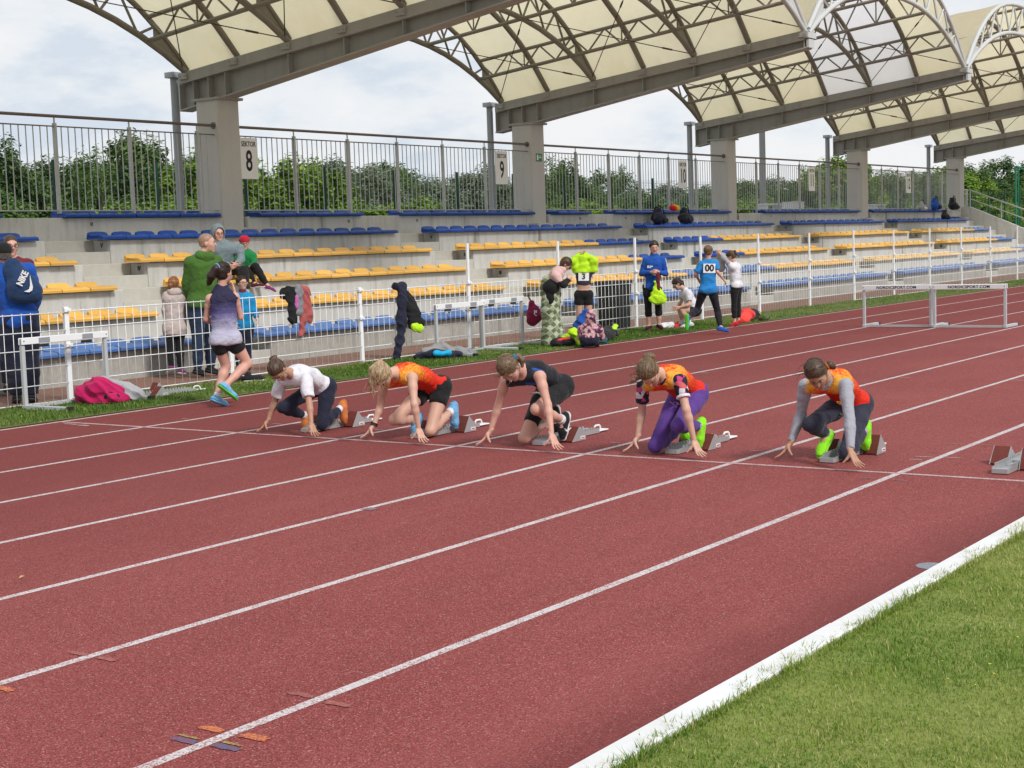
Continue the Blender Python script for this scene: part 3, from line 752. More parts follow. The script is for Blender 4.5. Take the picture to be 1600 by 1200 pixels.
# small green emergency sign on the sector 9 column
m_egreen = mat('green_sign_print', (0.03, 0.22, 0.10), 0.5)
root = empty('exit_sign', (19.74+0.02, 17.296, 3.55), label='small green emergency exit sign on the concrete column', category='sign')
b = MB(); b.box(-0.12, 0.12, -0.006, 0.0, -0.09, 0.09); mesh_obj('board', b.mesh('board', m_egreen), None, root)
b = MB()
b.box(-0.09, -0.03, -0.008, -0.0065, -0.06, 0.06)
b.box(0.0, 0.09, -0.008, -0.0065, -0.012, 0.012); b.box(0.03, 0.05, -0.008, -0.0065, 0.02, 0.06)
mesh_obj('arrow_print', b.mesh('arrow_print', m_sign), None, root)

# far end: stair railing on the cheek wall
root = empty('stair_railing', (XEND+1.9, 17, 2.42), label='galvanised stair railing sloping down the concrete wall at the right end', category='railing')
xr = XEND+1.9
b = MB()
b.tube([(xr, 17.0, 3.05), (xr, 12.9, 1.42)], 0.03, 8); b.tube([(xr, 17.0, 2.72), (xr, 12.9, 1.06)], 0.022, 8)
o = b.build('handrail', m_galv, root); smooth_angle(o.data, 1.0)
for y in (17.0, 15.8, 14.6, 13.4):
    z = np.interp(y, [12.9, 17.0], [0.62, 2.42]); b = MB(); b.tube([(xr, y, z-0.02), (xr, y, z+0.66)], 0.025, 8); b.build('rail_post', m_galv, root)
root = empty('end_railing', (xr-0.3, 17.4, TZ(6)), label='short galvanised railing beside the last column', category='railing')
b = MB(); b.tube([(49.45, 17.4, 3.1), (xr+0.8, 17.4, 3.1)], 0.025, 8); b.tube([(49.45, 17.4, 2.92), (xr+0.8, 17.4, 2.92)], 0.018, 8); b.tube([(49.45, 17.4, 2.48), (xr+0.8, 17.4, 2.48)], 0.018, 8)
o = b.build('handrail', m_galv, root)
for x in (49.6, 49.8, 50.0, xr+0.75):
    b = MB(); b.tube([(x, 17.4, 2.4), (x, 17.4, 3.1)], 0.012 if x < xr+0.7 else 0.03, 6); b.build('baluster' if x < xr+0.7 else 'rail_post', m_galv, root)

# ------------------------------------------------------------------ white mesh fence along the walkway
m_white = mat('white_fence_paint', (0.80, 0.81, 0.84), 0.45, spec=0.45, noise=[(3, 0.3, (0.64, 0.65, 0.68)), (30, 0.15, (0.56, 0.55, 0.54))])
FY = 11.41
fence = empty('mesh_fence', (20, FY, 0), label='white welded mesh fence with posts along the track', category='fence')
wire = MB()
for j in range(6):
    z = 0.035+0.196*j
    wire.tube([(0.03, 0, z), (2.48, 0, z)], 0.006, 5)
    wire.tube([(0.03, 0.012, z), (2.48, 0.012, z)], 0.006, 5) if j in (0, 5) else None
for j in range(20):
    x = 0.11+0.1195*j
    wire.tube([(x, 0.006, 0.02), (x, 0.006, 1.03)], 0.0043, 4)
WIREM = wire.mesh('mesh_panel', m_white, True)
def post_mesh(h):
    b = MB(); b.box(-0.03, 0.03, -0.02, 0.02, -0.02, 1.06, ch=0.003); 
    if h > 1.1:
        b.box(-0.024, 0.024, -0.016, 0.016, 1.06, h, ch=0.003)
    for z in (1.02, 0.63):
        b.box(-0.045, 0.045, -0.045, -0.021, z-0.02, z+0.02, ch=0.003)
        b.tube([(0, -0.045, z), (0, -0.056, z)], 0.014, 6)
    return b.mesh('post', m_white)
P1, P2 = post_mesh(1.06), post_mesh(1.62)
random.seed(9)
for k in range(-4, 17):
    x = 1.47+2.51*k
    o = bpy.data.objects.new('post', P2 if k >= 3 else P1); o.location = (x-20, 0.02, random.uniform(-0.02, 0.02) if k > 3 else 0)
    o.rotation_euler = (random.uniform(-0.008, 0.008), random.uniform(-0.008, 0.008), 0); link(o, fence)
    if k < 16:
        o = bpy.data.objects.new('mesh_panel', WIREM); o.location = (x-20, -0.01, random.uniform(-0.012, 0.012) - (0.03 if k > 6 else 0))
        o.rotation_euler = (random.uniform(-0.01, 0.01), random.uniform(-0.003, 0.003), 0); link(o, fence)

# dark green fence behind the stand
m_gfen = mat('dark_green_fence_paint', (0.012, 0.055, 0.035), 0.5)
gf = empty('green_fence', (30, 21, 0), label='dark green wire fence behind the stand', category='fence')
b = MB(); b.box(-0.03, 0.03, -0.03, 0.03, -0.02, 3.45); GPM = b.mesh('post', m_gfen)
b = MB()
for j in range(16): b.tube([(0, 0, 0.3+0.2*j), (2.5, 0, 0.3+0.2*j)], 0.004, 4)
for j in range(25): b.tube([(0.1*j, 0.004, 0.1), (0.1*j, 0.004, 3.4)], 0.0028, 3)
GWM = b.mesh('mesh_panel', m_gfen)
for k in range(36):
    x = 4.0+2.5*k
    o = bpy.data.objects.new('post', GPM); o.location = (x-30, 0, 0); link(o, gf)
    o = bpy.data.objects.new('mesh_panel', GWM); o.location = (x-30, 0, 0); link(o, gf)
# bright green netting posts at the far right
m_gnet = mat('bright_green_post', (0.02, 0.17, 0.09), 0.45)
root = empty('net_frame', (60, 18.5, 0), label='bright green steel posts with a sloping brace beyond the stand end', category='fence')
b = MB(); b.tube([(60, 18.5, -0.02), (60, 18.5, 4.3)], 0.05, 8); b.tube([(60.4, 18.5, -0.02), (60.4, 18.5, 4.3)], 0.035, 8); b.build('post', m_gnet, root)
b = MB(); b.tube([(60, 16.2, -0.02), (60, 16.2, 3.2)], 0.05, 8); b.build('post', m_gnet, root)
b = MB(); b.tube([(60, 18.5, 4.3), (60, 16.2, 3.2), (60, 14.0, 1.9)], 0.045, 8); b.build('brace', m_gnet, root)
# tall grey mast behind the railing, between sector 10 and 11
root = empty('steel_mast', (36.1, 19.5, 0), label='tall grey steel mast standing behind the railing left of the sector 11 sign', category='mast')
b = MB(); b.tube([(36.1, 19.5, -0.02), (36.1, 19.5, 9.0)], 0.10, 12, taper=[0.11, 0.09]); o = b.build('shaft', m_pipe, root); smooth_angle(o.data, 1.0)
b = MB(); b.box(35.85, 36.35, 19.25, 19.75, -0.02, 0.03); b.build('base_plate', m_pipe, root)
# ================================================================== TREES
def leaf_material(name, c1, c2, c3):
    m = bpy.data.materials.new(name); m.use_nodes = True
    N, L = m.node_tree.nodes, m.node_tree.links; b = N['Principled BSDF']
    at = N.new('ShaderNodeAttribute'); at.attribute_name = 'tint'
    cr_ = N.new('ShaderNodeValToRGB'); el = cr_.color_ramp.elements
    el[0].color = (*c1, 1); el[1].color = (*c3, 1); q = el.new(0.5); q.color = (*c2, 1)
    L.new(at.outputs['Fac'], cr_.inputs[0]); L.new(cr_.outputs[0], b.inputs['Base Color'])
    b.inputs['Roughness'].default_value = 0.55; b.inputs['Specular IOR Level'].default_value = 0.25
    t = N.new('ShaderNodeBsdfTranslucent'); L.new(cr_.outputs[0], t.inputs[0])
    x = N.new('ShaderNodeMixShader'); x.inputs[0].default_value = 0.28
    L.new(b.outputs[0], x.inputs[1]); L.new(t.outputs[0], x.inputs[2]); L.new(x.outputs[0], N['Material Output'].inputs[0])
    return m
LM = {'bright': leaf_material('bright_leaves', (0.085, 0.165, 0.02), (0.17, 0.285, 0.035), (0.26, 0.38, 0.06)),
      'dark': leaf_material('dark_leaves', (0.05, 0.10, 0.03), (0.09, 0.16, 0.046), (0.145, 0.225, 0.065)),
      'mid': leaf_material('mid_leaves', (0.055, 0.115, 0.025), (0.105, 0.19, 0.042), (0.17, 0.27, 0.06)),
      'grey': leaf_material('grey_green_leaves', (0.10, 0.145, 0.085), (0.17, 0.225, 0.14), (0.25, 0.31, 0.20))}
m_bark = mat('bark', (0.075, 0.06, 0.045), 0.95, noise=(6, 0.6, (0.04, 0.033, 0.026)), bump=(25, 0.6, 0.03))
def crown_mesh(seed, kind, shape, leaf=0.105, clumps=150, per=60):
    """unit crown about 1 wide (radius) and from z=0 to 1 (scaled on the object); leaf clumps on an uneven outline"""
    r = np.random.default_rng(seed)
    C = []
    lobes = [(r.uniform(0, 2*math.pi), r.uniform(0.15, 0.95), r.uniform(0.75, 1.12)) for _ in range(9)]
    while len(C) < clumps:
        p = r.uniform(-1, 1, 3); rr = np.linalg.norm(p)
        if rr > 1 or rr < 0.35*r.random(): continue
        ang = math.atan2(p[1], p[0]); z = p[2]*0.5+0.5
        k = 1.0
        for a, zz, s in lobes:
            w = math.exp(-((math.cos(ang-a)-1)**2)*1.5-((z-zz)/0.25)**2); k += (s-1)*w
        if shape == 'tall': w = 0.35+0.65*math.sin(math.pi*min(1, max(0, z*0.85+0.12)))
        elif shape == 'bush': w = 0.75+0.25*math.sin(math.pi*z)
        else: w = 1.0
        C.append((p[0]*k*w, p[1]*k*w, z*(0.8+0.22*k)))
    C = np.array(C)
    n = clumps*per
    cs = np.repeat(C, per, 0); rad = np.repeat(r.uniform(0.09, 0.2, clumps), per)
    d = r.normal(0, 1, (n, 3)); d /= np.linalg.norm(d, axis=1)[:, None]
    pos = cs + d*(rad*r.random(n)**0.5)[:, None]*np.array([1, 1, 0.62])
    return pos, d, np.repeat(r.uniform(-0.22, 0.22, clumps), per), r
def crown(seed, kind, shape, sx, sz, leaf, clumps, per):
    pos, d, ct, r = crown_mesh(seed, kind, shape, leaf, clumps, per)
    pos = pos*np.array([sx, sx, sz]); n = len(pos)
    nrm_ = d*0.6+np.array([0, 0, 0.9])+r.normal(0, 0.45, (n, 3)); nrm_ /= np.linalg.norm(nrm_, axis=1)[:, None]
    a = np.cross(nrm_, r.normal(0, 1, (n, 3))); a /= np.linalg.norm(a, axis=1)[:, None]; b = np.cross(nrm_, a)
    s = leaf*(0.55+0.8*r.random(n))[:, None]
    V = np.stack([pos-a*s*0.6, pos-b*s*0.33+a*s*0.05, pos+a*s*0.7, pos+b*s*0.33+a*s*0.05], 1)
    me = bpy.data.meshes.new('crown')
    me.vertices.add(n*4); me.vertices.foreach_set('co', V.reshape(-1))
    me.loops.add(n*4); me.loops.foreach_set('vertex_index', np.arange(n*4))
    me.polygons.add(n); me.polygons.foreach_set('loop_start', np.arange(n)*4); me.polygons.foreach_set('loop_total', np.full(n, 4))
    at = me.attributes.new('tint', 'FLOAT', 'POINT'); t = np.clip(0.45+ct+r.normal(0, 0.2, n), 0, 1); at.data.foreach_set('value', np.repeat(t, 4))
    me.update(); me.validate(); me.materials.append(LM[kind]); return me
def trunk(sx, h, base, seed):
    r = random.Random(seed); b = MB()
    pts = [(0, 0, -0.1), (r.uniform(-.05, .05), r.uniform(-.05, .05), h*0.3), (r.uniform(-.15, .15), r.uniform(-.15, .15), h*0.62), (r.uniform(-.2, .2), r.uniform(-.2, .2), h*0.9)]
    b.tube(pts, 0.1, 8, taper=[0.17, 0.13, 0.08, 0.02])
    for k in range(7):
        t = r.uniform(0.25, 0.75); z = h*t; an = r.uniform(0, 6.28); ln = sx*r.uniform(0.5, 0.85)
        p = Vector((0, 0, z)); q = p+Vector((math.cos(an)*ln*0.5, math.sin(an)*ln*0.5, ln*0.35)); e_ = p+Vector((math.cos(an)*ln, math.sin(an)*ln, ln*0.6))
        b.tube([p, q, e_], 0.04, 6, taper=[0.06, 0.04, 0.012])
    me = b.mesh('trunk', m_bark); smooth_angle(me, 1.0); return me
VAR = {}
def variant(key, kind, shape, sx, sz, leaf, clumps, per, seed):
    VAR[key] = (crown(seed, kind, shape, sx, sz, leaf, clumps, per), trunk(sx, sz*0.85, 0, seed))
variant('bright', 'bright', 'round', 2.3, 4.6, 0.13, 300, 130, 1)
variant('mid', 'mid', 'round', 2.2, 4.4, 0.12, 300, 130, 2)
variant('dark', 'dark', 'tall', 1.9, 5.4, 0.12, 240, 120, 3)
variant('grey', 'grey', 'round', 2.4, 4.3, 0.105, 300, 140, 4)
variant('bush', 'bright', 'bush', 2.0, 2.9, 0.11, 240, 130, 5)
variant('light', 'mid', 'tall', 1.5, 4.8, 0.085, 90, 80, 6)
variant('darkround', 'dark', 'round', 2.6, 5.0, 0.13, 320, 130, 7)
DESC = {'bright': 'bright green leafy tree', 'mid': 'mid green leafy tree', 'dark': 'slender dark green tree', 'grey': 'greyish green willow-like tree', 'bush': 'low bright green bush', 'light': 'thin airy young tree', 'darkround': 'broad dark green tree'}
random.seed(12)
def tree(key, x, y, top, label, wide=1.0):
    cm, tm = VAR[key]
    hz = max(v.co.z for v in cm.vertices) if key not in HZ else HZ[key]; HZ[key] = hz
    s = top/hz
    root = empty('bush' if key == 'bush' else 'tree', (x, y, -0.03), random.uniform(0, 6.28), label=label, category='bush' if key == 'bush' else 'tree', group='trees and bushes behind the stand')
    c = bpy.data.objects.new('crown', cm); c.scale = (s*wide, s*wide, s); link(c, root)
    t = bpy.data.objects.new('trunk', tm); t.scale = (s, s, s); link(t, root)
HZ = {}
# (kind, x, y, height of the top)
T = [('dark', 14.4, 30, 5.1, 'at the left edge of the picture'), ('mid', 16.2, 32, 4.3, 'behind the leftmost railing, with sky left of it'), ('light', 18.3, 31, 5.0, 'rising in the gap left of the bright bush'),
     ('darkround', 24.0, 36, 6.1, 'behind the bright tree by the sector 8 column'), ('bright', 20.2, 28, 4.9, 'filling the railing left of the sector 8 column'), ('bright', 18.6, 26.5, 3.6, 'low, left of the sector 8 column'),
     ('mid', 15.3, 27, 3.2, 'low behind the first railing post'), ('bright', 22.4, 27.5, 4.7, 'right behind the sector 8 column'), ('darkround', 27.4, 36, 5.5, 'just right of the sector 8 sign'),
     ('mid', 25.2, 29, 4.2, 'under the right of the sector 8 sign'), ('grey', 27.3, 30.5, 4.9, 'rounded, midway between sector 8 and 9, left part'), ('bush', 24.3, 25.2, 2.9, 'at the foot right of the sector 8 sign'),
     ('bush', 27.0, 25, 2.7, 'below the rounded grey tree'), ('grey', 31.8, 31, 4.6, 'in the middle of the railing between sector 8 and 9'), ('light', 30.4, 30, 4.5, 'thin, left of the middle grey tree'),
     ('grey', 35.3, 31.5, 4.7, 'seen just left of the second sector sign'), ('dark', 38.2, 32, 5.1, 'behind the sector 9 sign'), ('bush', 29.7, 25.5, 2.8, 'below the middle of the sector 9 railing'), ('bush', 32.6, 25.5, 2.6, 'left below the sector 9 sign'),
     ('mid', 36.0, 28, 3.7, 'dense, under the sector 9 sign'), ('dark', 42.0, 31, 5.3, 'dark and pointed, right of the sector 9 column'), ('light', 40.0, 30.5, 5.3, 'thin, beside the sector 9 column'), ('mid', 39.3, 27.5, 3.6, 'low right of the sector 9 column'),
     ('mid', 43.0, 28, 3.8, 'low in the middle of the sector 10 railing'), ('light', 46.3, 31, 5.1, 'rounded and airy in the sector 10 railing'), ('grey', 49.2, 31, 4.4, 'left of the sector 10 sign'), ('mid', 47.2, 28, 3.7, 'below the airy tree by sector 10'),
     ('grey', 53.0, 31.5, 4.0, 'behind the sector 10 sign'), ('mid', 51.5, 28.5, 3.6, 'low under the sector 10 sign'), ('bright', 58.0, 30, 3.9, 'left of the mast, right of the sector 10 column'), ('mid', 61.5, 30, 4.6, 'behind the mast'),
     ('bright', 67.5, 30.5, 6.3, 'tall, left of the sector 11 column'), ('mid', 64.3, 28.5, 4.3, 'behind the sector 11 sign'), ('mid', 71.5, 30, 5.5, 'just right of the sector 11 column'), ('bright', 76, 31, 5.3, 'left of the sector 12 sign'),
     ('mid', 80, 30.5, 5.6, 'right of the sector 12 sign'), ('bright', 86, 31, 6.2, 'behind the last column'), ('bright', 91, 31, 6.0, 'just right of the last column'), ('darkround', 97, 33, 6.6, 'at the right edge, big'),
     ('mid', 96, 28, 5.0, 'low near the right edge'), ('darkround', 106, 33, 7.4, 'farthest at the right edge'), ('mid', 88, 27, 4.4, 'low behind the end railing'), ('bright', 82, 26, 3.6, 'low behind the last railing'), ('mid', 74, 26, 3.6, 'low behind the sector 12 railing'),
     ('dark', 9.0, 30, 5.6, 'beyond the left edge'), ('mid', 12.0, 27.5, 3.6, 'low beyond the left edge')]
ORD = ['first', 'second', 'third', 'fourth', 'fifth', 'sixth', 'seventh', 'eighth', 'ninth', 'tenth', 'eleventh', 'twelfth', 'thirteenth', 'fourteenth', 'fifteenth', 'sixteenth', 'seventeenth', 'eighteenth', 'nineteenth', 'twentieth', 'twenty-first', 'twenty-second']
for k in range(22):
    T.append(('bush' if k % 3 else 'mid', 10.5+2.55*k+(k % 2)*0.4+0.05*k*k, 24.2+(k % 3)*0.5, 2.75+0.25*((k*7) % 3), 'of the low hedge, '+ORD[k]+' from the left'))
for k in range(22):
    T.append((('grey', 'mid', 'darkround')[k % 3], 16.0+3.1*k+0.06*k*k, 36+(k % 4), 4.6+0.35*((k*5) % 4), 'of the far row, '+ORD[k]+' from the left'))
for k, (key, x, y, h_, where) in enumerate(T):
    tree(key, x, y, h_*0.95, DESC[key]+' '+where, random.uniform(0.95, 1.12) if key not in ('grey', 'bush') else 1.2)
# ================================================================== PEOPLE: implicit-surface figures
def nrm(v): v = np.asarray(v, float); return v/(np.linalg.norm(v)+1e-9)
V3 = lambda *a: np.array(a, float)
class Pr:
    """tapered capsule a-b, radii ra-rb; flat=(axis, ratio) squeezes it along axis; caps=[(point, normal)] cut it flat"""
    def __init__(s, a, b, ra, rb=None, flat=None, caps=None, k=0.02):
        s.a, s.b = np.asarray(a, float), np.asarray(b, float); s.ra = ra; s.rb = ra if rb is None else rb
        s.flat, s.caps, s.k = flat, caps or [], k
    def box(s, pad):
        r = max(s.ra, s.rb)+pad
        return np.minimum(s.a, s.b)-r, np.maximum(s.a, s.b)+r
    def ev(s, x, y, z):
        P = [x, y, z]; a, b = s.a, s.b
        if s.flat:
            ax, rt_ = nrm(s.flat[0]), s.flat[1]; q = 1/rt_-1
            dn = (x-a[0])*ax[0]+(y-a[1])*ax[1]+(z-a[2])*ax[2]
            P = [P[i]+dn*ax[i]*q for i in range(3)]; b = b+ax*np.dot(b-a, ax)*q
        ba = b-a; l2 = float(ba@ba)+1e-12
        t = ((P[0]-a[0])*ba[0]+(P[1]-a[1])*ba[1]+(P[2]-a[2])*ba[2])/l2
        t = np.clip(t, 0, 1)
        d = np.sqrt((P[0]-a[0]-ba[0]*t)**2+(P[1]-a[1]-ba[1]*t)**2+(P[2]-a[2]-ba[2]*t)**2)-(s.ra+(s.rb-s.ra)*t)
        if s.flat: d = d*(0.5+0.5*s.flat[1])
        for pt, n in s.caps:
            d = np.maximum(d, (x-pt[0])*n[0]+(y-pt[1])*n[1]+(z-pt[2])*n[2])
        return d
class El:
    """ellipsoid with axes given as rows of M (right, forward, up)"""
    def __init__(s, c, rad, M, caps=None, k=0.015): s.c = np.asarray(c, float); s.rad = rad; s.M = M; s.caps = caps or []; s.k = k
    def box(s, pad): r = max(s.rad)+pad; return s.c-r, s.c+r
    def ev(s, x, y, z):
        q = 0; m_ = min(s.rad)
        for i in range(3):
            ax = s.M[i]; q = q+(((x-s.c[0])*ax[0]+(y-s.c[1])*ax[1]+(z-s.c[2])*ax[2])/s.rad[i])**2
        d = (np.sqrt(q)-1)*m_
        for pt, n in s.caps:
            d = np.maximum(d, (x-pt[0])*n[0]+(y-pt[1])*n[1]+(z-pt[2])*n[2])
        return d
def sdf_mesh(prims, h, subs=(), clips=(), noise=None):
    lo = np.min([p.box(0.03)[0] for p in prims], 0); hi = np.max([p.box(0.03)[1] for p in prims], 0)
    n = np.ceil((hi-lo)/h).astype(int)+2
    ax = [(lo[i]+h*np.arange(n[i])).astype(np.float32) for i in range(3)]
    F = np.full(n, 1.0, np.float32)
    def win(p, pad):
        a, b = p.box(pad)
        i0 = np.maximum(((a-lo)/h).astype(int), 0); i1 = np.minimum(((b-lo)/h).astype(int)+2, n)
        sl = tuple(slice(i0[i], i1[i]) for i in range(3))
        return sl, ax[0][sl[0]][:, None, None], ax[1][sl[1]][None, :, None], ax[2][sl[2]][None, None, :]
    for p in prims:
        sl, x, y, z = win(p, 0.035)
        d = p.ev(x, y, z).astype(np.float32); f = F[sl]; k = p.k
        if k > 0:
            hh = np.maximum(k-np.abs(f-d), 0)/k; F[sl] = np.minimum(f, d)-hh*hh*k*0.25
        else: F[sl] = np.minimum(f, d)
    if noise:
        x, y, z = ax[0][:, None, None], ax[1][None, :, None], ax[2][None, None, :]
        a, fr = noise[:2]
        if len(noise) > 2:
            F = F+a*(1.6*np.abs(np.sin(x*fr*0.8+y*fr*0.5+2.2*np.sin(z*fr*0.5+x*7)))+1.1*np.abs(np.sin(z*fr*0.9-y*fr*0.7+1.8*np.sin(x*fr*0.45)))-1.5)
        else: F = F+a*(np.sin(x*fr+2.1*np.sin(z*fr*0.55+y*9))*np.sin(z*fr*1.15+1.7*np.sin(x*fr*0.6+1))+0.6*np.sin(y*fr*1.3+z*fr*0.7+2*np.sin(x*11)))
    for p in subs:
        sl, x, y, z = win(p, 0.03)
        F[sl] = np.maximum(F[sl], -p.ev(x, y, z))
    for pt, nn in clips:
        F = np.maximum(F, (ax[0][:, None, None]-pt[0])*nn[0]+(ax[1][None, :, None]-pt[1])*nn[1]+(ax[2][None, None, :]-pt[2])*nn[2])
    F[0], F[-1] = 1, 1; F[:, 0], F[:, -1] = 1, 1; F[:, :, 0], F[:, :, -1] = 1, 1
    S = F < 0
    c8 = sum(S[i:n[0]-1+i, j:n[1]-1+j, k:n[2]-1+k].astype(np.int8) for i in (0, 1) for j in (0, 1) for k in (0, 1))
    act = (c8 > 0) & (c8 < 8); I = np.argwhere(act)
    if len(I) == 0: return np.zeros((0, 3)), np.zeros((0, 4), int)
    ids = np.full(act.shape, -1, np.int64); ids[act] = np.arange(len(I))
    acc = np.zeros((len(I), 3)); cnt = np.zeros(len(I))
    corners = [(i, j, k) for i in (0, 1) for j in (0, 1) for k in (0, 1)]
    val = {c: F[I[:, 0]+c[0], I[:, 1]+c[1], I[:, 2]+c[2]] for c in corners}
    for c in corners:
        for d in range(3):
            if c[d] == 0:
                e_ = list(c); e_[d] = 1; e_ = tuple(e_)
                v0, v1 = val[c], val[e_]; m_ = (v0 < 0) != (v1 < 0)
                t = np.where(m_, v0/(v0-v1+1e-12), 0)
                p = np.array(c, float)[None].repeat(len(I), 0); p[:, d] += t
                acc += np.where(m_[:, None], p, 0); cnt += m_
    Vv = lo+h*(I+acc/cnt[:, None])
    Q = []
    for d in range(3):
        s0 = [slice(None)]*3; s1 = [slice(None)]*3; s0[d] = slice(0, -1); s1[d] = slice(1, None)
        ch = S[tuple(s0)] != S[tuple(s1)]
        E_ = np.argwhere(ch)
        if len(E_) == 0: continue
        ins = S[E_[:, 0], E_[:, 1], E_[:, 2]]
        u, v = [(1, 2), (2, 0), (0, 1)][d]
        def cid(du, dv):
            q = E_.copy(); q[:, u] -= du; q[:, v] -= dv; return ids[q[:, 0], q[:, 1], q[:, 2]]
        q = np.stack([cid(1, 1), cid(0, 1), cid(0, 0), cid(1, 0)], 1)
        q[~ins] = q[~ins][:, ::-1]
        Q.append(q)
    return Vv, np.concatenate(Q)
def relax(V, Q, it=1, lam=0.5):
    for _ in range(it):
        s = np.zeros_like(V); c = np.zeros(len(V))
        for a, b in ((0, 1), (1, 2), (2, 3), (3, 0)):
            np.add.at(s, Q[:, a], V[Q[:, b]]); np.add.at(c, Q[:, a], 1)
            np.add.at(s, Q[:, b], V[Q[:, a]]); np.add.at(c, Q[:, b], 1)
        V = V+lam*(s/np.maximum(c, 1)[:, None]-V)
    return V
def sdf_obj(name, parts, mats, root, org, face_mat=None, attrs=None, smooth_it=1):
    """parts: list of (V, Q) islands joined into one mesh"""
    Vs, Qs, k = [], [], 0
    for V, Q in parts:
        if len(V) == 0: continue
        if smooth_it: V = relax(V, Q, smooth_it)
        Vs.append(V); Qs.append(Q+k); k += len(V)
    V = np.concatenate(Vs); Q = np.concatenate(Qs)
    me = bpy.data.meshes.new(name)
    me.vertices.add(len(V)); me.vertices.foreach_set('co', (V-org).reshape(-1))
    me.loops.add(len(Q)*4); me.loops.foreach_set('vertex_index', Q.reshape(-1).astype(np.int32))
    me.polygons.add(len(Q)); me.polygons.foreach_set('loop_start', np.arange(len(Q))*4); me.polygons.foreach_set('loop_total', np.full(len(Q), 4))
    me.polygons.foreach_set('use_smooth', np.ones(len(Q), bool))
    for m_ in (mats if isinstance(mats, (list, tuple)) else [mats]): me.materials.append(m_)
    if face_mat is not None:
        c = V[Q].mean(1); me.polygons.foreach_set('material_index', face_mat(c).astype(np.int32))
    if attrs:
        for an, fn in attrs.items():
            at = me.attributes.new(an, 'FLOAT', 'POINT'); at.data.foreach_set('value', fn(V).astype(np.float32))
    me.update(); me.validate()
    return mesh_obj(name, me, None, root)

# ---- skin, hair and cloth materials
SKIN = {'fair': (0.56, 0.34, 0.26), 'pink': (0.58, 0.33, 0.26), 'tan': (0.42, 0.235, 0.16)}
def skin_mat(k):
    n = 'skin_'+k
    if n in MATS: return MATS[n]
    c = SKIN[k]; m_ = mat(n, c, 0.5, spec=0.35, noise=[(7, 0.3, (c[0]*0.92, c[1]*0.80, c[2]*0.78)), (60, 0.2, (c[0]*1.05, c[1]*1.05, c[2]*1.05))])
    b = m_.node_tree.nodes['Principled BSDF']; b.inputs['Subsurface Weight'].default_value = 0.12; b.inputs['Subsurface Radius'].default_value = (0.02, 0.008, 0.004); b.inputs['Subsurface Scale'].default_value = 0.5
    return m_
def hair_mat(name, c1, c2, scale=(130, 130, 22)):
    n = 'hair_'+name
    if n in MATS: return MATS[n]
    m_ = bpy.data.materials.new(n); m_.use_nodes = True; N, L = m_.node_tree.nodes, m_.node_tree.links; b = N['Principled BSDF']
    t = N.new('ShaderNodeTexCoord'); mp_ = N.new('ShaderNodeMapping'); mp_.inputs['Scale'].default_value = scale; L.new(t.outputs['Object'], mp_.inputs[0])
    z = N.new('ShaderNodeTexNoise'); z.inputs['Scale'].default_value = 1; z.inputs['Detail'].default_value = 4; L.new(mp_.outputs[0], z.inputs[0])
    r = N.new('ShaderNodeValToRGB'); r.color_ramp.elements[0].position = 0.38; r.color_ramp.elements[1].position = 0.66
    r.color_ramp.elements[0].color = (*c1, 1); r.color_ramp.elements[1].color = (*c2, 1); L.new(z.outputs[0], r.inputs[0]); L.new(r.outputs[0], b.inputs['Base Color'])
    b.inputs['Roughness'].default_value = 0.42; b.inputs['Specular IOR Level'].default_value = 0.4
    bp = N.new('ShaderNodeBump'); bp.inputs['Strength'].default_value = 0.6; bp.inputs['Distance'].default_value = 0.006; L.new(z.outputs[0], bp.inputs['Height']); L.new(bp.outputs[0], b.inputs['Normal'])
    MATS[n] = m_; return m_
HAIRC = {'brown': ((0.032, 0.018, 0.011), (0.10, 0.056, 0.033)), 'dark': ((0.012, 0.008, 0.006), (0.045, 0.028, 0.02)), 'blond': ((0.17, 0.105, 0.055), (0.50, 0.37, 0.22)),
         'dblond': ((0.07, 0.042, 0.023), (0.20, 0.13, 0.072)), 'ginger': ((0.13, 0.045, 0.018), (0.33, 0.13, 0.05)), 'grey': ((0.06, 0.05, 0.045), (0.16, 0.13, 0.11)), 'stubble': ((0.26, 0.15, 0.11), (0.36, 0.22, 0.16))}
def cloth(name, c, rough=0.85, var=0.25, bump=0.25, spec=0.2, sc=5):
    d = tuple(x*(1-var) for x in c); l_ = tuple(min(1, x*(1+var*0.7)+0.003) for x in c)
    return mat('cloth_'+name, c, rough, spec=spec, noise=[(sc, 0.6, d), (sc*6, 0.4, l_)], bump=(sc*2.6, min(1.0, bump*2.6), 0.035), sheen=0.1)
def attr_cloth(name, fn):
    """cloth whose colour comes from a node recipe fn(N, L, A) with A(name) -> attribute output"""
    n = 'cloth_'+name
    if n in MATS: return MATS[n]
    m_ = bpy.data.materials.new(n); m_.use_nodes = True; N, L = m_.node_tree.nodes, m_.node_tree.links; b = N['Principled BSDF']
    def A(nm):
        q = N.new('ShaderNodeAttribute'); q.attribute_name = nm; return q.outputs['Fac']
    L.new(fn(N, L, A), b.inputs['Base Color']); b.inputs['Roughness'].default_value = 0.75; b.inputs['Specular IOR Level'].default_value = 0.25
    t = N.new('ShaderNodeTexCoord'); z = N.new('ShaderNodeTexNoise'); z.inputs['Scale'].default_value = 15; z.inputs['Detail'].default_value = 3; L.new(t.outputs['Object'], z.inputs[0])
    bp = N.new('ShaderNodeBump'); bp.inputs['Strength'].default_value = 0.6; bp.inputs['Distance'].default_value = 0.035; L.new(z.outputs[0], bp.inputs['Height']); L.new(bp.outputs[0], b.inputs['Normal'])
    MATS[n] = m_; return m_
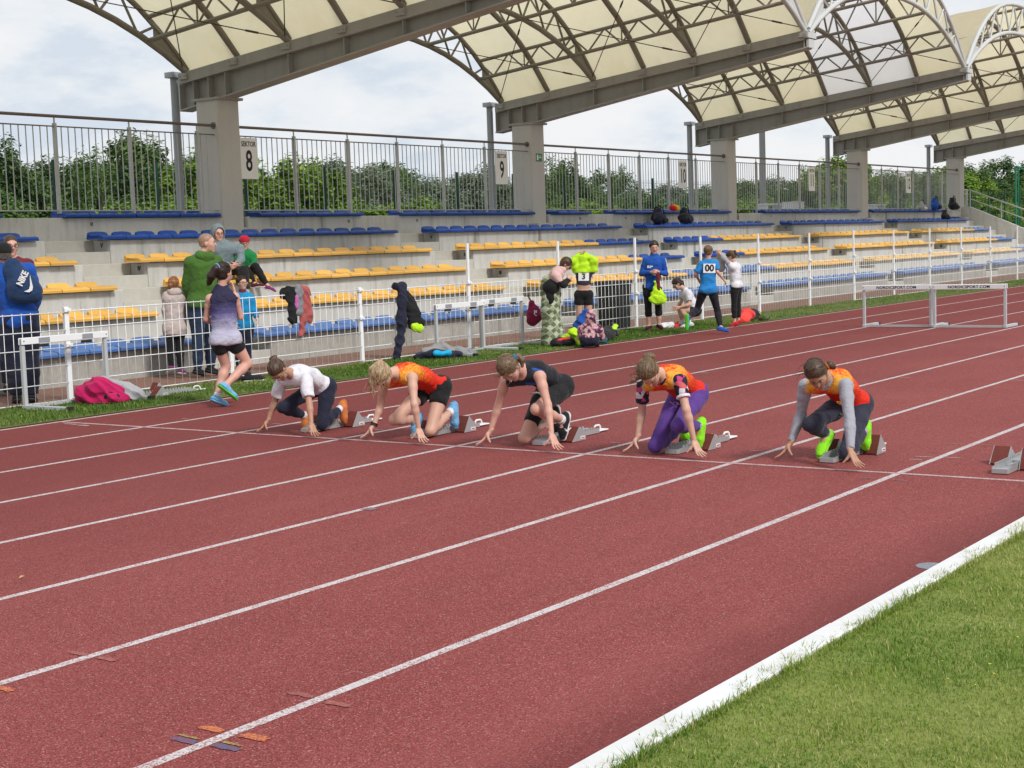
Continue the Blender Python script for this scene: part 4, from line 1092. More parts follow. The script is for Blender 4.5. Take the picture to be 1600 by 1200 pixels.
def nd_ramp(N, L, v, stops, interp='LINEAR'):
    r = N.new('ShaderNodeValToRGB'); r.color_ramp.interpolation = interp; el = r.color_ramp.elements
    el[0].position, el[0].color = stops[0][0], (*stops[0][1], 1); el[1].position, el[1].color = stops[-1][0], (*stops[-1][1], 1)
    for p, c in stops[1:-1]:
        q = el.new(p); q.color = (*c, 1)
    if v is not None: L.new(v, r.inputs[0])
    return r
def nd_math(N, L, op, a, b):
    x = N.new('ShaderNodeMath'); x.operation = op
    for i, q in enumerate((a, b)):
        if isinstance(q, (int, float)): x.inputs[i].default_value = q
        else: L.new(q, x.inputs[i])
    return x.outputs[0]
def nd_noise(N, L, scale, detail=3, sc=None):
    t = N.new('ShaderNodeTexCoord'); z = N.new('ShaderNodeTexNoise'); z.inputs['Scale'].default_value = scale; z.inputs['Detail'].default_value = detail
    if sc:
        mp_ = N.new('ShaderNodeMapping'); mp_.inputs['Scale'].default_value = sc; L.new(t.outputs['Object'], mp_.inputs[0]); L.new(mp_.outputs[0], z.inputs[0])
    else: L.new(t.outputs['Object'], z.inputs[0])
    return z.outputs[0]
def vest_recipe(N, L, A):
    # red body, golden yellow over shoulders and flanks with a jagged edge
    s = nd_math(N, L, 'ADD', nd_math(N, L, 'MULTIPLY', A('sp'), 0.55), nd_math(N, L, 'MULTIPLY', nd_math(N, L, 'ABSOLUTE', A('lat'), 0), 2.7))
    s = nd_math(N, L, 'ADD', s, nd_math(N, L, 'MULTIPLY', nd_math(N, L, 'SUBTRACT', nd_noise(N, L, 75, 3, (1, 0.45, 1)), 0.5), 0.75))
    return nd_ramp(N, L, s, [(0.50, (0.60, 0.022, 0.010)), (0.66, (0.68, 0.075, 0.012)), (0.78, (0.70, 0.27, 0.03)), (0.92, (0.70, 0.36, 0.05))]).outputs[0]
def fade_recipe(N, L, A):
    s = nd_math(N, L, 'ADD', A('sp'), nd_math(N, L, 'MULTIPLY', nd_math(N, L, 'SUBTRACT', nd_noise(N, L, 12, 4, (1, 1, 5)), 0.5), 0.30))
    return nd_ramp(N, L, s, [(0.05, (0.42, 0.42, 0.52)), (0.32, (0.30, 0.29, 0.44)), (0.52, (0.085, 0.075, 0.20)), (0.75, (0.022, 0.02, 0.055))]).outputs[0]
def floral_recipe(N, L, A):
    t = N.new('ShaderNodeTexCoord'); v = N.new('ShaderNodeTexVoronoi'); v.inputs['Scale'].default_value = 26; L.new(t.outputs['Object'], v.inputs[0])
    sp = N.new('ShaderNodeSeparateColor'); L.new(v.outputs['Color'], sp.inputs[0])
    return nd_ramp(N, L, sp.outputs[0], [(0.0, (0.015, 0.013, 0.022)), (0.45, (0.02, 0.018, 0.03)), (0.5, (0.52, 0.05, 0.22)), (0.68, (0.55, 0.10, 0.12)), (0.8, (0.55, 0.52, 0.56)), (1.0, (0.03, 0.03, 0.05))], 'CONSTANT').outputs[0]
def pinkfloral_recipe(N, L, A):
    return nd_ramp(N, L, nd_noise(N, L, 17, 3), [(0.36, (0.035, 0.022, 0.045)), (0.46, (0.16, 0.055, 0.10)), (0.52, (0.50, 0.27, 0.30)), (0.62, (0.58, 0.40, 0.40)), (0.70, (0.12, 0.06, 0.11))]).outputs[0]
def plaid_recipe(N, L, A):
    t = N.new('ShaderNodeTexCoord'); mp_ = N.new('ShaderNodeMapping'); mp_.inputs['Rotation'].default_value = (0.5, 0.45, 0.6); L.new(t.outputs['Object'], mp_.inputs[0])
    sx = N.new('ShaderNodeSeparateXYZ'); L.new(mp_.outputs[0], sx.inputs[0])
    def band(o, fr, thr):
        s = nd_math(N, L, 'FRACT', nd_math(N, L, 'MULTIPLY', o, fr), 0); return nd_math(N, L, 'LESS_THAN', s, thr)
    a = nd_math(N, L, 'ADD', band(sx.outputs[0], 7.5, 0.55), band(sx.outputs[2], 7.5, 0.55))
    b = nd_math(N, L, 'ADD', nd_math(N, L, 'MULTIPLY', a, 0.4), nd_math(N, L, 'MULTIPLY', nd_math(N, L, 'MAXIMUM', band(sx.outputs[0], 7.5, 0.08), band(sx.outputs[2], 7.5, 0.08)), 0.8))
    return nd_ramp(N, L, b, [(0.0, (0.27, 0.31, 0.20)), (0.25, (0.13, 0.16, 0.08)), (0.7, (0.05, 0.064, 0.026)), (0.78, (0.42, 0.46, 0.35)), (1.0, (0.42, 0.46, 0.35))], 'CONSTANT').outputs[0]

class Person:
    """J: world joint positions; builds body and clothing from shared limb volumes"""
    def __init__(s, J, label, H=1.6, g=1.0, skin='fair', fwd=None, res=0.011, base=None, group=None, female=True, z0=0.0, hs=0.96):
        s.J = {k: np.asarray(v, float) for k, v in J.items()}; J = s.J
        s.u = H/1.65; s.uh = s.u*hs; s.g = g; s.res = res; s.H = H
        s.org = np.array([*(base if base is not None else ((J['aL']+J['aR'])/2)[:2]), z0])
        s.root = empty('person', tuple(s.org), label=label, category='person', group=group)
        s.skin = skin_mat(skin)
        s.sp = nrm(J['nb']-J['pel']); lt = J['sR']-J['sL']; s.lat = nrm(lt-s.sp*(lt@s.sp)); s.frn = np.cross(s.sp, s.lat)
        if fwd is not None and s.frn@np.asarray(fwd) < 0: s.frn = -s.frn
        u = s.u
        hl = J.get('hlat'); hl = s.lat if hl is None else nrm(hl)
        s.hR = J['pel']+hl*0.082*u; s.hL = J['pel']-hl*0.082*u
        s.face = nrm(J['face']); hu = J['hup']-s.face*(J['hup']@s.face); s.hup = nrm(hu); s.hrt = np.cross(s.face, s.hup)
    # ---- volume lists
    def torso(s, e=0.0, low=True, w=1.0):
        J, u, g = s.J, s.u, s.g; n = s.frn; L_ = np.linalg.norm(J['nb']-J['pel'])
        at = lambda t, f=0.0: J['pel']+s.sp*L_*t+n*f*u+(J.get('curve', np.zeros(3)))*4*t*(1-t)
        f = lambda q: (n, q)
        P = [Pr(at(0.02)-s.lat*0.045*u, at(0.02)+s.lat*0.045*u, 0.098*u*g+e, flat=f(0.92), k=0.03),
             Pr(at(0.08)-s.lat*0.03*u, at(0.40)-s.lat*0.026*u, 0.098*u*g*w+e, 0.086*u*g*w+e, flat=f(0.9), k=0.04), Pr(at(0.08)+s.lat*0.03*u, at(0.40)+s.lat*0.026*u, 0.098*u*g*w+e, 0.086*u*g*w+e, flat=f(0.9), k=0.04),
             Pr(at(0.40)-s.lat*0.03*u, at(0.76)-s.lat*0.05*u, 0.086*u*g*w+e, 0.092*u*g*w+e, flat=f(0.98), k=0.04), Pr(at(0.40)+s.lat*0.03*u, at(0.76)+s.lat*0.05*u, 0.086*u*g*w+e, 0.092*u*g*w+e, flat=f(0.98), k=0.04),
             Pr(J['sL']-s.sp*0.012*u, J['sR']-s.sp*0.012*u, 0.052*u*g+e, k=0.045), Pr(at(0.80), at(0.97), 0.085*u*g+e, 0.058*u+e, flat=f(0.8), k=0.05)]
        return P
    def butt(s, e=0.0):
        n = s.frn; u, g = s.u, s.g
        return [Pr(h-n*0.035*u, h-n*0.03*u, 0.082*u*g+e, k=0.04) for h in (s.hL, s.hR)]
    def arm(s, sd, t0=0.0, t1=2.0, e=0.0, e1=None):
        """t 0..1 upper arm, 1..2 forearm; cut flat at t1"""
        J, u = s.J, s.u*(0.5+0.5*s.g); S, E, W = J['s'+sd], J['e'+sd], J['w'+sd]; P = []
        e1 = e if e1 is None else e1
        ru = [(0.0, 0.046), (0.35, 0.041), (1.0, 0.031)]; rf = [(0, 0.0315), (0.25, 0.0330), (1.0, 0.0215)]
        def rad(t): return (np.interp(t, *zip(*ru)) if t <= 1 else np.interp(t-1, *zip(*rf)))*u
        pos = lambda t: S+(E-S)*t if t <= 1 else E+(W-E)*(t-1)
        ts = sorted(set([t0, t1]+[t for t in (0, 0.35, 1.0, 1.25, 2.0) if t0 < t < t1]))
        for a, b in zip(ts[:-1], ts[1:]):
            ea, eb = [e+(e1-e)*(q-t0)/(t1-t0) for q in (a, b)]
            cp = []
            if b == t1 and t1 < 2.0: cp = [(pos(t1), nrm(pos(t1)-pos(a)))]
            if b == t1 and t1 >= 2.0: cp = [(pos(2.0)+nrm(W-E)*0.012, nrm(W-E))]
            P.append(Pr(pos(a), pos(b), rad(a)+ea, rad(b)+eb, caps=cp, k=0.02))
        return P
    def leg(s, sd, t0=0.0, t1=2.0, e=0.0, e1=None):
        J, u = s.J, s.u*s.g; Hh, K, A_ = (s.hR if sd == 'R' else s.hL), J['k'+sd], J['a'+sd]; P = []
        e1 = e if e1 is None else e1
        ru = [(0.0, 0.088), (0.3, 0.080), (1.0, 0.053)]; rf = [(0, 0.052), (0.28, 0.056), (0.6, 0.045), (1.0, 0.033)]
        def rad(t): return (np.interp(t, *zip(*ru)) if t <= 1 else np.interp(t-1, *zip(*rf)))*u
        pos = lambda t: Hh+(K-Hh)*t if t <= 1 else K+(A_-K)*(t-1)
        ts = sorted(set([t0, t1]+[t for t in (0, 0.3, 1.0, 1.28, 1.6, 2.0) if t0 < t < t1]))
        for a, b in zip(ts[:-1], ts[1:]):
            ea, eb = [e+(e1-e)*(q-t0)/(t1-t0) for q in (a, b)]
            cp = [(pos(t1), nrm(pos(t1)-pos(a)))] if b == t1 and t1 < 2.0 else []
            P.append(Pr(pos(a), pos(b), rad(a)+ea, rad(b)+eb, caps=cp, k=0.022))
        return P
    def hp(s, x, y, z):      # head-local point
        return s.J['head']+(s.hrt*x+s.face*y+s.hup*z)*s.uh
    def loc(s, right, upw, r, depth=0.0):
        """head-local offset of a point at distance r (m) towards picture right / up / away"""
        v = nrm(V3(0.577, -0.816, 0)*right+V3(0, 0, 1)*upw+V3(0.816, 0.577, 0)*depth)*r
        return (float(v@s.hrt), float(v@s.face), float(v@s.hup))
    def headset(s):
        M = np.array([s.hrt, s.face, s.hup]); u = s.uh; hp = s.hp
        P = [El(hp(0, -0.014, 0.028), (0.073*u, 0.092*u, 0.086*u), M), El(hp(0, 0.030, -0.030), (0.058*u, 0.058*u, 0.082*u), M, k=0.03),
             Pr(hp(0, 0.050, -0.072), hp(0, 0.066, -0.095), 0.032*u, 0.019*u, k=0.025), Pr(hp(0, 0.086, 0.012), hp(0, 0.103, -0.022), 0.007*u, 0.0115*u, k=0.012),
             Pr(hp(-0.032, 0.070, 0.026), hp(0.032, 0.070, 0.026), 0.013*u, k=0.015), Pr(hp(-0.016, 0.082, -0.054), hp(0.016, 0.082, -0.054), 0.0075*u, k=0.006),
             Pr(hp(-0.042, 0.048, -0.02), hp(-0.03, 0.055, -0.03), 0.02*u, k=0.02), Pr(hp(0.042, 0.048, -0.02), hp(0.03, 0.055, -0.03), 0.02*u, k=0.02)]
        for sx in (-1, 1):
            P.append(El(hp(sx*0.073, -0.010, -0.010), (0.010*u, 0.020*u, 0.030*u), M, k=0.006))
        P.append(Pr(s.J['nb'], hp(0, -0.022, -0.055), 0.052*u, 0.046*u, k=0.03))
        return P, [El(hp(sx*0.030, 0.097, 0.006), (0.014*u, 0.012*u, 0.009*u), M) for sx in (-1, 1)]
    def hand(s, sd, h=0.0048, pose=None):
        J, u = s.J, s.u*0.96; W = J['w'+sd]; d = nrm(J['f'+sd]-W); pose = pose or s.J.get('hp'+sd)
        pn = J.get('pn'+sd); pn = nrm(pn) if pn is not None else nrm(-s.lat*(1 if sd == 'R' else -1))
        pn = nrm(pn-d*(pn@d)); td = J.get('td'+sd)
        side = np.cross(d, pn)
        if td is None: td = s.frn if abs(s.frn@d) < 0.9 else side
        side = nrm(side)*(1 if side@td >= 0 else -1)
        curl = float(J.get('cu'+sd, np.array(0.45))); sprd = float(J.get('spr'+sd, np.array(0.10)))
        palm0 = W+d*0.006*u; P = []
        flat = (pn, 0.55)
        P.append(Pr(W-d*0.02*u, W+d*0.03*u, 0.025*u, 0.027*u, flat=(pn, 0.75), k=0.012))
        P.append(Pr(W+d*0.03*u+side*0.010*u, W+d*0.078*u+side*0.018*u, 0.026*u, 0.022*u, flat=flat, k=0.012))
        P.append(Pr(W+d*0.03*u-side*0.010*u, W+d*0.074*u-side*0.020*u, 0.026*u, 0.020*u, flat=flat, k=0.012))
        for i, (o, ln) in enumerate(((0.030, 0.92), (0.010, 1.0), (-0.010, 0.95), (-0.029, 0.76))):
            b = W+d*(0.080-0.004*abs(i-1))*u+side*o*u; ang = 0.0
            dr = nrm(d+side*(o/0.03)*sprd)
            for seg, (l_, r_) in enumerate(((0.042, 0.0092), (0.026, 0.0082), (0.022, 0.0072))):
                ang += curl*(0.55 if seg == 0 else 0.9)*(1+0.06*i)
                v = dr*math.cos(ang)+pn*math.sin(ang)
                e_ = b+v*l_*ln*u; P.append(Pr(b, e_, r_*u, (r_-0.0012)*u, k=0.004)); b = e_
        tdir = J.get('thumb'+sd); tdir = nrm(tdir) if tdir is not None else nrm(d*0.62+side*0.62+pn*0.45)
        b = W+d*0.028*u+side*0.026*u
        e_ = b+nrm(tdir+d*0.2)*0.042*u; P.append(Pr(b, e_, 0.014*u, 0.0105*u, k=0.01)); P.append(Pr(e_, e_+nrm(tdir+pn*0.15)*0.038*u, 0.0105*u, 0.008*u, k=0.005))
        return sdf_mesh(P, h*max(1, u))
    def body(s, hands='LR', hand_h=0.0052, head_h=0.0062, legs=True, head=True):
        P = s.torso()+s.butt()+s.arm('L')+s.arm('R')
        if legs: P = P+s.leg('L')+s.leg('R')
        P.append(Pr(s.J['nb'], s.hp(0, -0.022, -0.055), 0.052*s.u, 0.046*s.u, k=0.03))
        if legs:
            for sd in 'LR':
                P.append(Pr(s.J['a'+sd], s.J['a'+sd]*0.6+s.J['t'+sd]*0.4, 0.036*s.u, 0.03*s.u, k=0.02))
        parts = [sdf_mesh(P, s.res)]
        if head:
            hs, sub = s.headset(); parts.append(sdf_mesh(hs, head_h, subs=sub))
        for sd in hands: parts.append(s.hand(sd, hand_h))
        lipc = s.hp(0, 0.088, -0.054)
        m_lip = mat('lip_skin', (0.42, 0.16, 0.14), 0.45)
        def fm(c): return (np.linalg.norm((c-lipc)/np.array([1, 1, 1]), axis=1) < 0.017*s.u).astype(int)
        o = sdf_obj('body', parts, [s.skin, m_lip], s.root, s.org, fm, smooth_it=1)
        if head:
            m_eye, m_iris = mat('eye_white', (0.42, 0.38, 0.35), 0.5), mat('iris_dark', (0.03, 0.022, 0.018), 0.2)
            for sx in (-1, 1):
                b = MB(); c = s.hp(sx*0.030, 0.0775, 0.006)-s.org; r_ = 0.0118*s.uh
                nu, nv = 8, 6; vs_ = []; fs = []; mi = []
                for i in range(nv+1):
                    th = math.pi*i/nv
                    for j in range(nu):
                        ph = 2*math.pi*j/nu
                        vs_.append(c+r_*(s.face*math.cos(th)+s.hrt*math.sin(th)*math.cos(ph)+s.hup*math.sin(th)*math.sin(ph)*0.6))
                for i in range(nv):
                    for j in range(nu):
                        b_ = (i*nu+j, i*nu+(j+1) % nu, (i+1)*nu+(j+1) % nu, (i+1)*nu+j)
                        fs.append(b_); mi.append(1 if i <= 1 else 0)
                b.add(vs_, fs); b.mi = mi
                mesh_obj('eye', b.mesh('eye', [m_eye, m_iris], True), None, o)
        return o
    # ---- clothing
    def tattr(s):
        J = s.J; L_ = np.linalg.norm(J['nb']-J['pel'])
        return {'sp': lambda V: ((V-J['pel'])@s.sp)/L_, 'lat': lambda V: ((V-J['pel'])@s.lat)/s.u, 'fr': lambda V: ((V-J['pel'])@s.frn)/s.u}
    def cloth(s, name, prims, m_, subs=(), clips=(), noise=(0.0018, 42), h=None, fm=None, it=1):
        return sdf_obj(name, [sdf_mesh(prims, h or s.res, subs, clips, noise)], m_, s.root, s.org, fm, s.tattr(), it)
    def capped(s, P, pl):
        for q in P: q.caps = list(q.caps)+[pl]
        return P
    def hem(s, t=0.0, off=0.0):   # plane across the torso at spine parameter t, cutting below
        L_ = np.linalg.norm(s.J['nb']-s.J['pel']); return (s.J['pel']+s.sp*(L_*t), -s.sp)
    def collar(s, r=0.060, f=0.02):
        d = nrm(s.hp(0, -0.02, -0.05)-s.J['nb']); c = s.J['nb']+d*0.045*s.u+s.frn*f*s.u; return Pr(c, c+d*0.10*s.u, r*s.u, k=0)
    def shirt(s, m_, sleeve=0.6, e=0.012, hem=0.0, name='shirt', loose=0.0, collar=0.060, low=-0.06, cuff=None, fm=None, noise=(0.002, 42), cf=0.02):
        P = s.capped(s.torso(e, w=1.0+loose)+s.butt(e*0.8), s.hem(low))
        for sd in 'LR':
            if sleeve > 0: P += s.arm(sd, 0, sleeve, e, cuff if cuff is not None else e*1.1)
        return s.cloth(name, P, m_, subs=[s.collar(collar, cf)], fm=fm, noise=noise)
    def tank(s, m_, e=0.009, low=-0.05, arm_r=0.066, collar=0.066, name='tank_top', out=0.030, fm=None):
        P = s.capped(s.torso(e)+s.butt(e), s.hem(low))
        subs = [s.collar(collar, 0.03)]
        for sg, sd in ((-1, 'L'), (1, 'R')):
            c = s.J['s'+sd]+s.lat*sg*out*s.u; subs.append(Pr(c-s.sp*0.035*s.u, c+s.sp*0.02*s.u, arm_r*s.u, k=0))
        return s.cloth(name, P, m_, subs=subs, fm=fm)
    def pants(s, m_, t1=1.9, e=0.007, top=0.20, name='leggings', e1=None, fm=None, noise=(0.0012, 40)):
        tp = s.hem(top)
        P = s.capped(s.torso(e)[:3]+s.butt(e), (tp[0], s.sp))+s.leg('L', 0, t1, e, e1)+s.leg('R', 0, t1, e, e1)
        return s.cloth(name, P, m_, fm=fm, noise=noise)
    def shoe(s, sd, m_, m_sole, sock=None, name='shoe', upv=None):
        J, u = s.J, s.u; A_, T_ = J['a'+sd], J['t'+sd]; upn = J.get('fu'+sd)
        d = nrm(T_-A_); K = J['k'+sd]
        up_ = nrm(upn) if upn is not None else nrm(nrm(K-A_)*0.3+V3(0, 0, 1)); up_ = nrm(up_-d*(up_@d))
        heel = A_-up_*0.035*u-d*0.032*u; ball = T_-up_*0.0*u-d*0.05*u
        lw = np.cross(d, up_)
        P = [Pr(heel, ball, 0.037*u, 0.036*u, flat=(up_, 0.8), k=0.02), Pr(ball, T_-d*0.012*u, 0.036*u, 0.030*u, flat=(up_, 0.62), k=0.02), Pr(A_-up_*0.012*u, heel*0.55+ball*0.45+up_*0.018*u, 0.041*u, 0.034*u, k=0.03),
             Pr(A_+up_*0.004*u, A_-up_*0.03*u, 0.040*u, 0.038*u, caps=[(A_+up_*0.012*u, up_)], k=0.015)]
        solec = (heel+ball)/2-up_*0.024*u
        o = sdf_obj(name, [sdf_mesh(P, 0.0062, clips=[(solec, -up_)], noise=(0.0006, 90))], m_, s.root, s.org)
        Q_ = [Pr(heel-up_*0.022*u, ball-up_*0.022*u, 0.041*u, 0.041*u, flat=(up_, 0.34), k=0.01), Pr(ball-up_*0.022*u, T_-up_*0.018*u, 0.041*u, 0.030*u, flat=(up_, 0.34), k=0.01)]
        sdf_obj('sole', [sdf_mesh(Q_, 0.0065)], m_sole, o, np.zeros(3)+s.org)
        lc = MB()
        for q in (0.25, 0.45, 0.65):
            c = A_*(1-q)+ball*q+up_*(0.034-0.018*q)*u-s.org
            lc.tube([c-lw*0.022*u-up_*0.006*u, c+up_*0.005*u, c+lw*0.022*u-up_*0.006*u], 0.0035*u, 5)
        mesh_obj('laces', lc.mesh('laces', m_sole), None, o)
        if sock is not None:
            K_ = nrm(K-A_); c = A_+K_*0.055*u
            sdf_obj('sock', [sdf_mesh([Pr(A_-K_*0.01*u, A_+K_*0.06*u, 0.0375*u, 0.0405*u, caps=[(c, K_)], k=0)], 0.0065)], sock, s.root, s.org)
        return o
    def hair(s, kind, style='bun', length=0.0, hl=0.045, extra=(), e=0.013, name='hair', bottom=-0.085, strands=0, sdir=None, tie=None, part=False, comb=110):
        u = s.uh; hp = s.hp; M = np.array([s.hrt, s.face, s.hup])
        m_ = hair_mat(kind, *HAIRC[kind])
        cap = nrm(s.face-0.9*s.hup*1.0); pt = hp(0, hl, 0.03)
        caps = [(pt, cap), (hp(0, 0, bottom), -s.hup)]
        P = [El(hp(0, -0.016, 0.030), ((0.073+e)*u, (0.092+e)*u, (0.086+e)*u), M, caps=caps, k=0.0), El(hp(0, -0.035, -0.025), ((0.060+e)*u, (0.058+e)*u, 0.07*u), M, caps=[(hp(0, -0.002, 0), s.face), (hp(0, 0, bottom), -s.hup)], k=0.015)]
        for a, b, ra, rb in extra:
            P.append(Pr(hp(*a), hp(*b), ra*u, rb*u, k=0.016))
        subs = [El(hp(sx*0.080, -0.004, -0.014), (0.014*u, 0.017*u, 0.026*u), M) for sx in (-1, 1)]
        o = sdf_obj(name, [sdf_mesh(P, 0.0062, subs=subs, noise=(0.0008, 120))], m_, s.root, s.org)
        if comb: s.combed(o, m_, kind, comb, hl, bottom, extra)
        if strands:
            rr = random.Random(len(s.root.name)+strands); b = MB()
            for _ in range(strands):
                a = hp(rr.uniform(-0.075, 0.075), rr.uniform(-0.06, 0.085), rr.uniform(0.0, 0.095))
                dv = nrm(a-s.J['head']); st = s.J['head']+dv*0.1*u
                d2 = nrm((sdir if sdir is not None else -s.hup)*1.0+np.array([rr.gauss(0, .45) for _ in range(3)]))
                ln = rr.uniform(0.05, 0.16)*u
                b.tube([st-s.org, st+(d2*0.6+dv*0.3)*ln*0.5-s.org, st+d2*ln-s.org], 0.0016, 3, taper=[0.0022, 0.0018, 0.0006])
            mesh_obj('loose_strands', b.mesh('loose_strands', m_), None, o, kind='stuff')
        if tie is not None:
            a, r_, m2 = tie; b = MB(); c = hp(*a)-s.org; nd = nrm(hp(*extra[0][1])-hp(*extra[0][0])) if extra else s.hup
            x_ = nrm(np.cross(nd, s.hrt+0.01*s.face)); y_ = np.cross(nd, x_)
            b.tube([c+(x_*math.cos(q)+y_*math.sin(q))*r_*u for q in np.linspace(0, 2*math.pi, 13)], 0.008*u, 6)
            mesh_obj('hair_tie', b.mesh('hair_tie', m2), None, o)
        return o
    def combed(s, o, m_, kind, count, hl, bottom, extra):
        """hair drawn from the hairline towards the tie (or down from the crown)"""
        rr = random.Random(count+len(extra)); b = MB(); hp = s.hp; u = s.uh
        rad = V3(0.0875, 0.1065, 0.1005)
        T = nrm(V3(*extra[0][0])-V3(0, -0.016, 0.03)) if extra else nrm(V3(0, -0.25, 0.9))
        for _ in range(count):
            a = rr.uniform(0, 2*math.pi)
            if extra:      # start somewhere near the hairline
                st = nrm(V3(math.sin(a)*0.95, 0.42*math.cos(a)+0.02, rr.uniform(-0.55, 0.75)))
            else:
                st = nrm(V3(math.sin(a), math.cos(a)*0.7-0.15, rr.uniform(-0.6, 0.15)))
            pts = []
            n = 7; ok = True
            for i in range(n):
                t = i/(n-1); t = t*rr.uniform(0.9, 1.0)
                d = nrm(st*(1-t)+T*t); q = V3(0, -0.016, 0.03)+d*rad*(1.0+0.025*math.sin(math.pi*t))
                if q[1]-0.9*(q[2]-0.03) > hl+0.004 or q[2] < bottom: continue
                pts.append(hp(*q)-s.org)
            if len(pts) > 2:
                m0 = rr.uniform(0.0022, 0.0042)*u
                b.tube(pts, 0.002, 4, taper=[m0*0.5]+[m0]*(len(pts)-2)+[m0*0.6], mi=rr.choice((0, 0, 1)))
        c1, c2 = HAIRC[kind]
        m2 = mat('hair_light_'+kind, tuple(min(1, x*1.12) for x in c2), 0.4, spec=0.4)
        m3 = mat('hair_dark_'+kind, tuple(0.5*(x+y) for x, y in zip(c1, c2)), 0.4, spec=0.4)
        if b.v: mesh_obj('combed_strands', b.mesh('combed_strands', [m3, m2], True), None, o, kind='stuff')
    def brows(s, kind):
        b = MB()
        for sx in (-1, 1):
            b.tube([s.hp(sx*0.016, 0.0905, 0.027)-s.org, s.hp(sx*0.032, 0.087, 0.032)-s.org, s.hp(sx*0.047, 0.076, 0.028)-s.org], 0.0028*s.uh, 4)
        mesh_obj('eyebrows', b.mesh('eyebrows', hair_mat(kind, *HAIRC[kind])), None, s.root)
    def glasses(s):
        b = MB(); m_ = mat('glasses_frame', (0.015, 0.015, 0.018), 0.35)
        for sx in (-1, 1):
            c = s.hp(sx*0.032, 0.105, 0.004)-s.org
            b.tube([c+(s.hrt*math.cos(q)*0.024+s.hup*math.sin(q)*0.017)*s.uh for q in np.linspace(0, 2*math.pi, 13)], 0.0028*s.uh, 5)
            b.tube([s.hp(sx*0.056, 0.100, 0.010)-s.org, s.hp(sx*0.080, 0.0, 0.008)-s.org], 0.0025*s.uh, 5)
        b.tube([s.hp(-0.009, 0.108, 0.008)-s.org, s.hp(0.009, 0.108, 0.008)-s.org], 0.0025*s.uh, 5)
        mesh_obj('glasses', b.mesh('glasses', m_), None, s.root)
    def plate(s, name, m_, t, w, h_, text=None, tm=None, back=False, size=0.1, lat=0.0, off=0.118, tilt=0.0, bold=0.004, strips=None):
        """flat print lying on the torso at spine parameter t"""
        L_ = np.linalg.norm(s.J['nb']-s.J['pel']); sg = -1 if back else 1
        n = s.frn*sg; right = s.lat*(-1 if not back else 1)      # reading direction for someone facing the print
        upv = s.sp; c = s.J['pel']+s.sp*L_*t+n*off*s.u+s.lat*lat*s.u-s.org
        Mx = Matrix((right, -n, upv)).transposed().to_4x4(); Mx.translation = Vector(c)
        o = None
        if m_ is not None:
            b = MB(); k = 6; V = []; F = []
            for i in range(k+1):
                x = -w/2+w*i/k
                for z in (-h_/2, h_/2): V.append((x, 0.9*x*x, z))
            for i in range(k): F.append((2*i, 2*i+2, 2*i+3, 2*i+1))
            b.add(V, F); k0 = len(V)
            b.add([(x, y+0.003, z) for x, y, z in V], [f[::-1] for f in F])
            me = b.mesh(name, m_); me.transform(Mx); o = mesh_obj(name, me, None, s.root)
        if strips:
            b = MB()
            for x0, x1, z0, z1 in strips: b.box(x0, x1, -0.004, -0.001, z0, z1)
            me = b.mesh('print', tm); me.transform(Mx); mesh_obj('print', me, None, s.root)
        if text:
            me = text_mesh('print', text, size, tm, bold=bold); 
            for v in me.vertices: v.co.y = 0.9*v.co.x**2-0.004
            me.transform(Mx); mesh_obj('print', me, None, o or s.root)
        return o
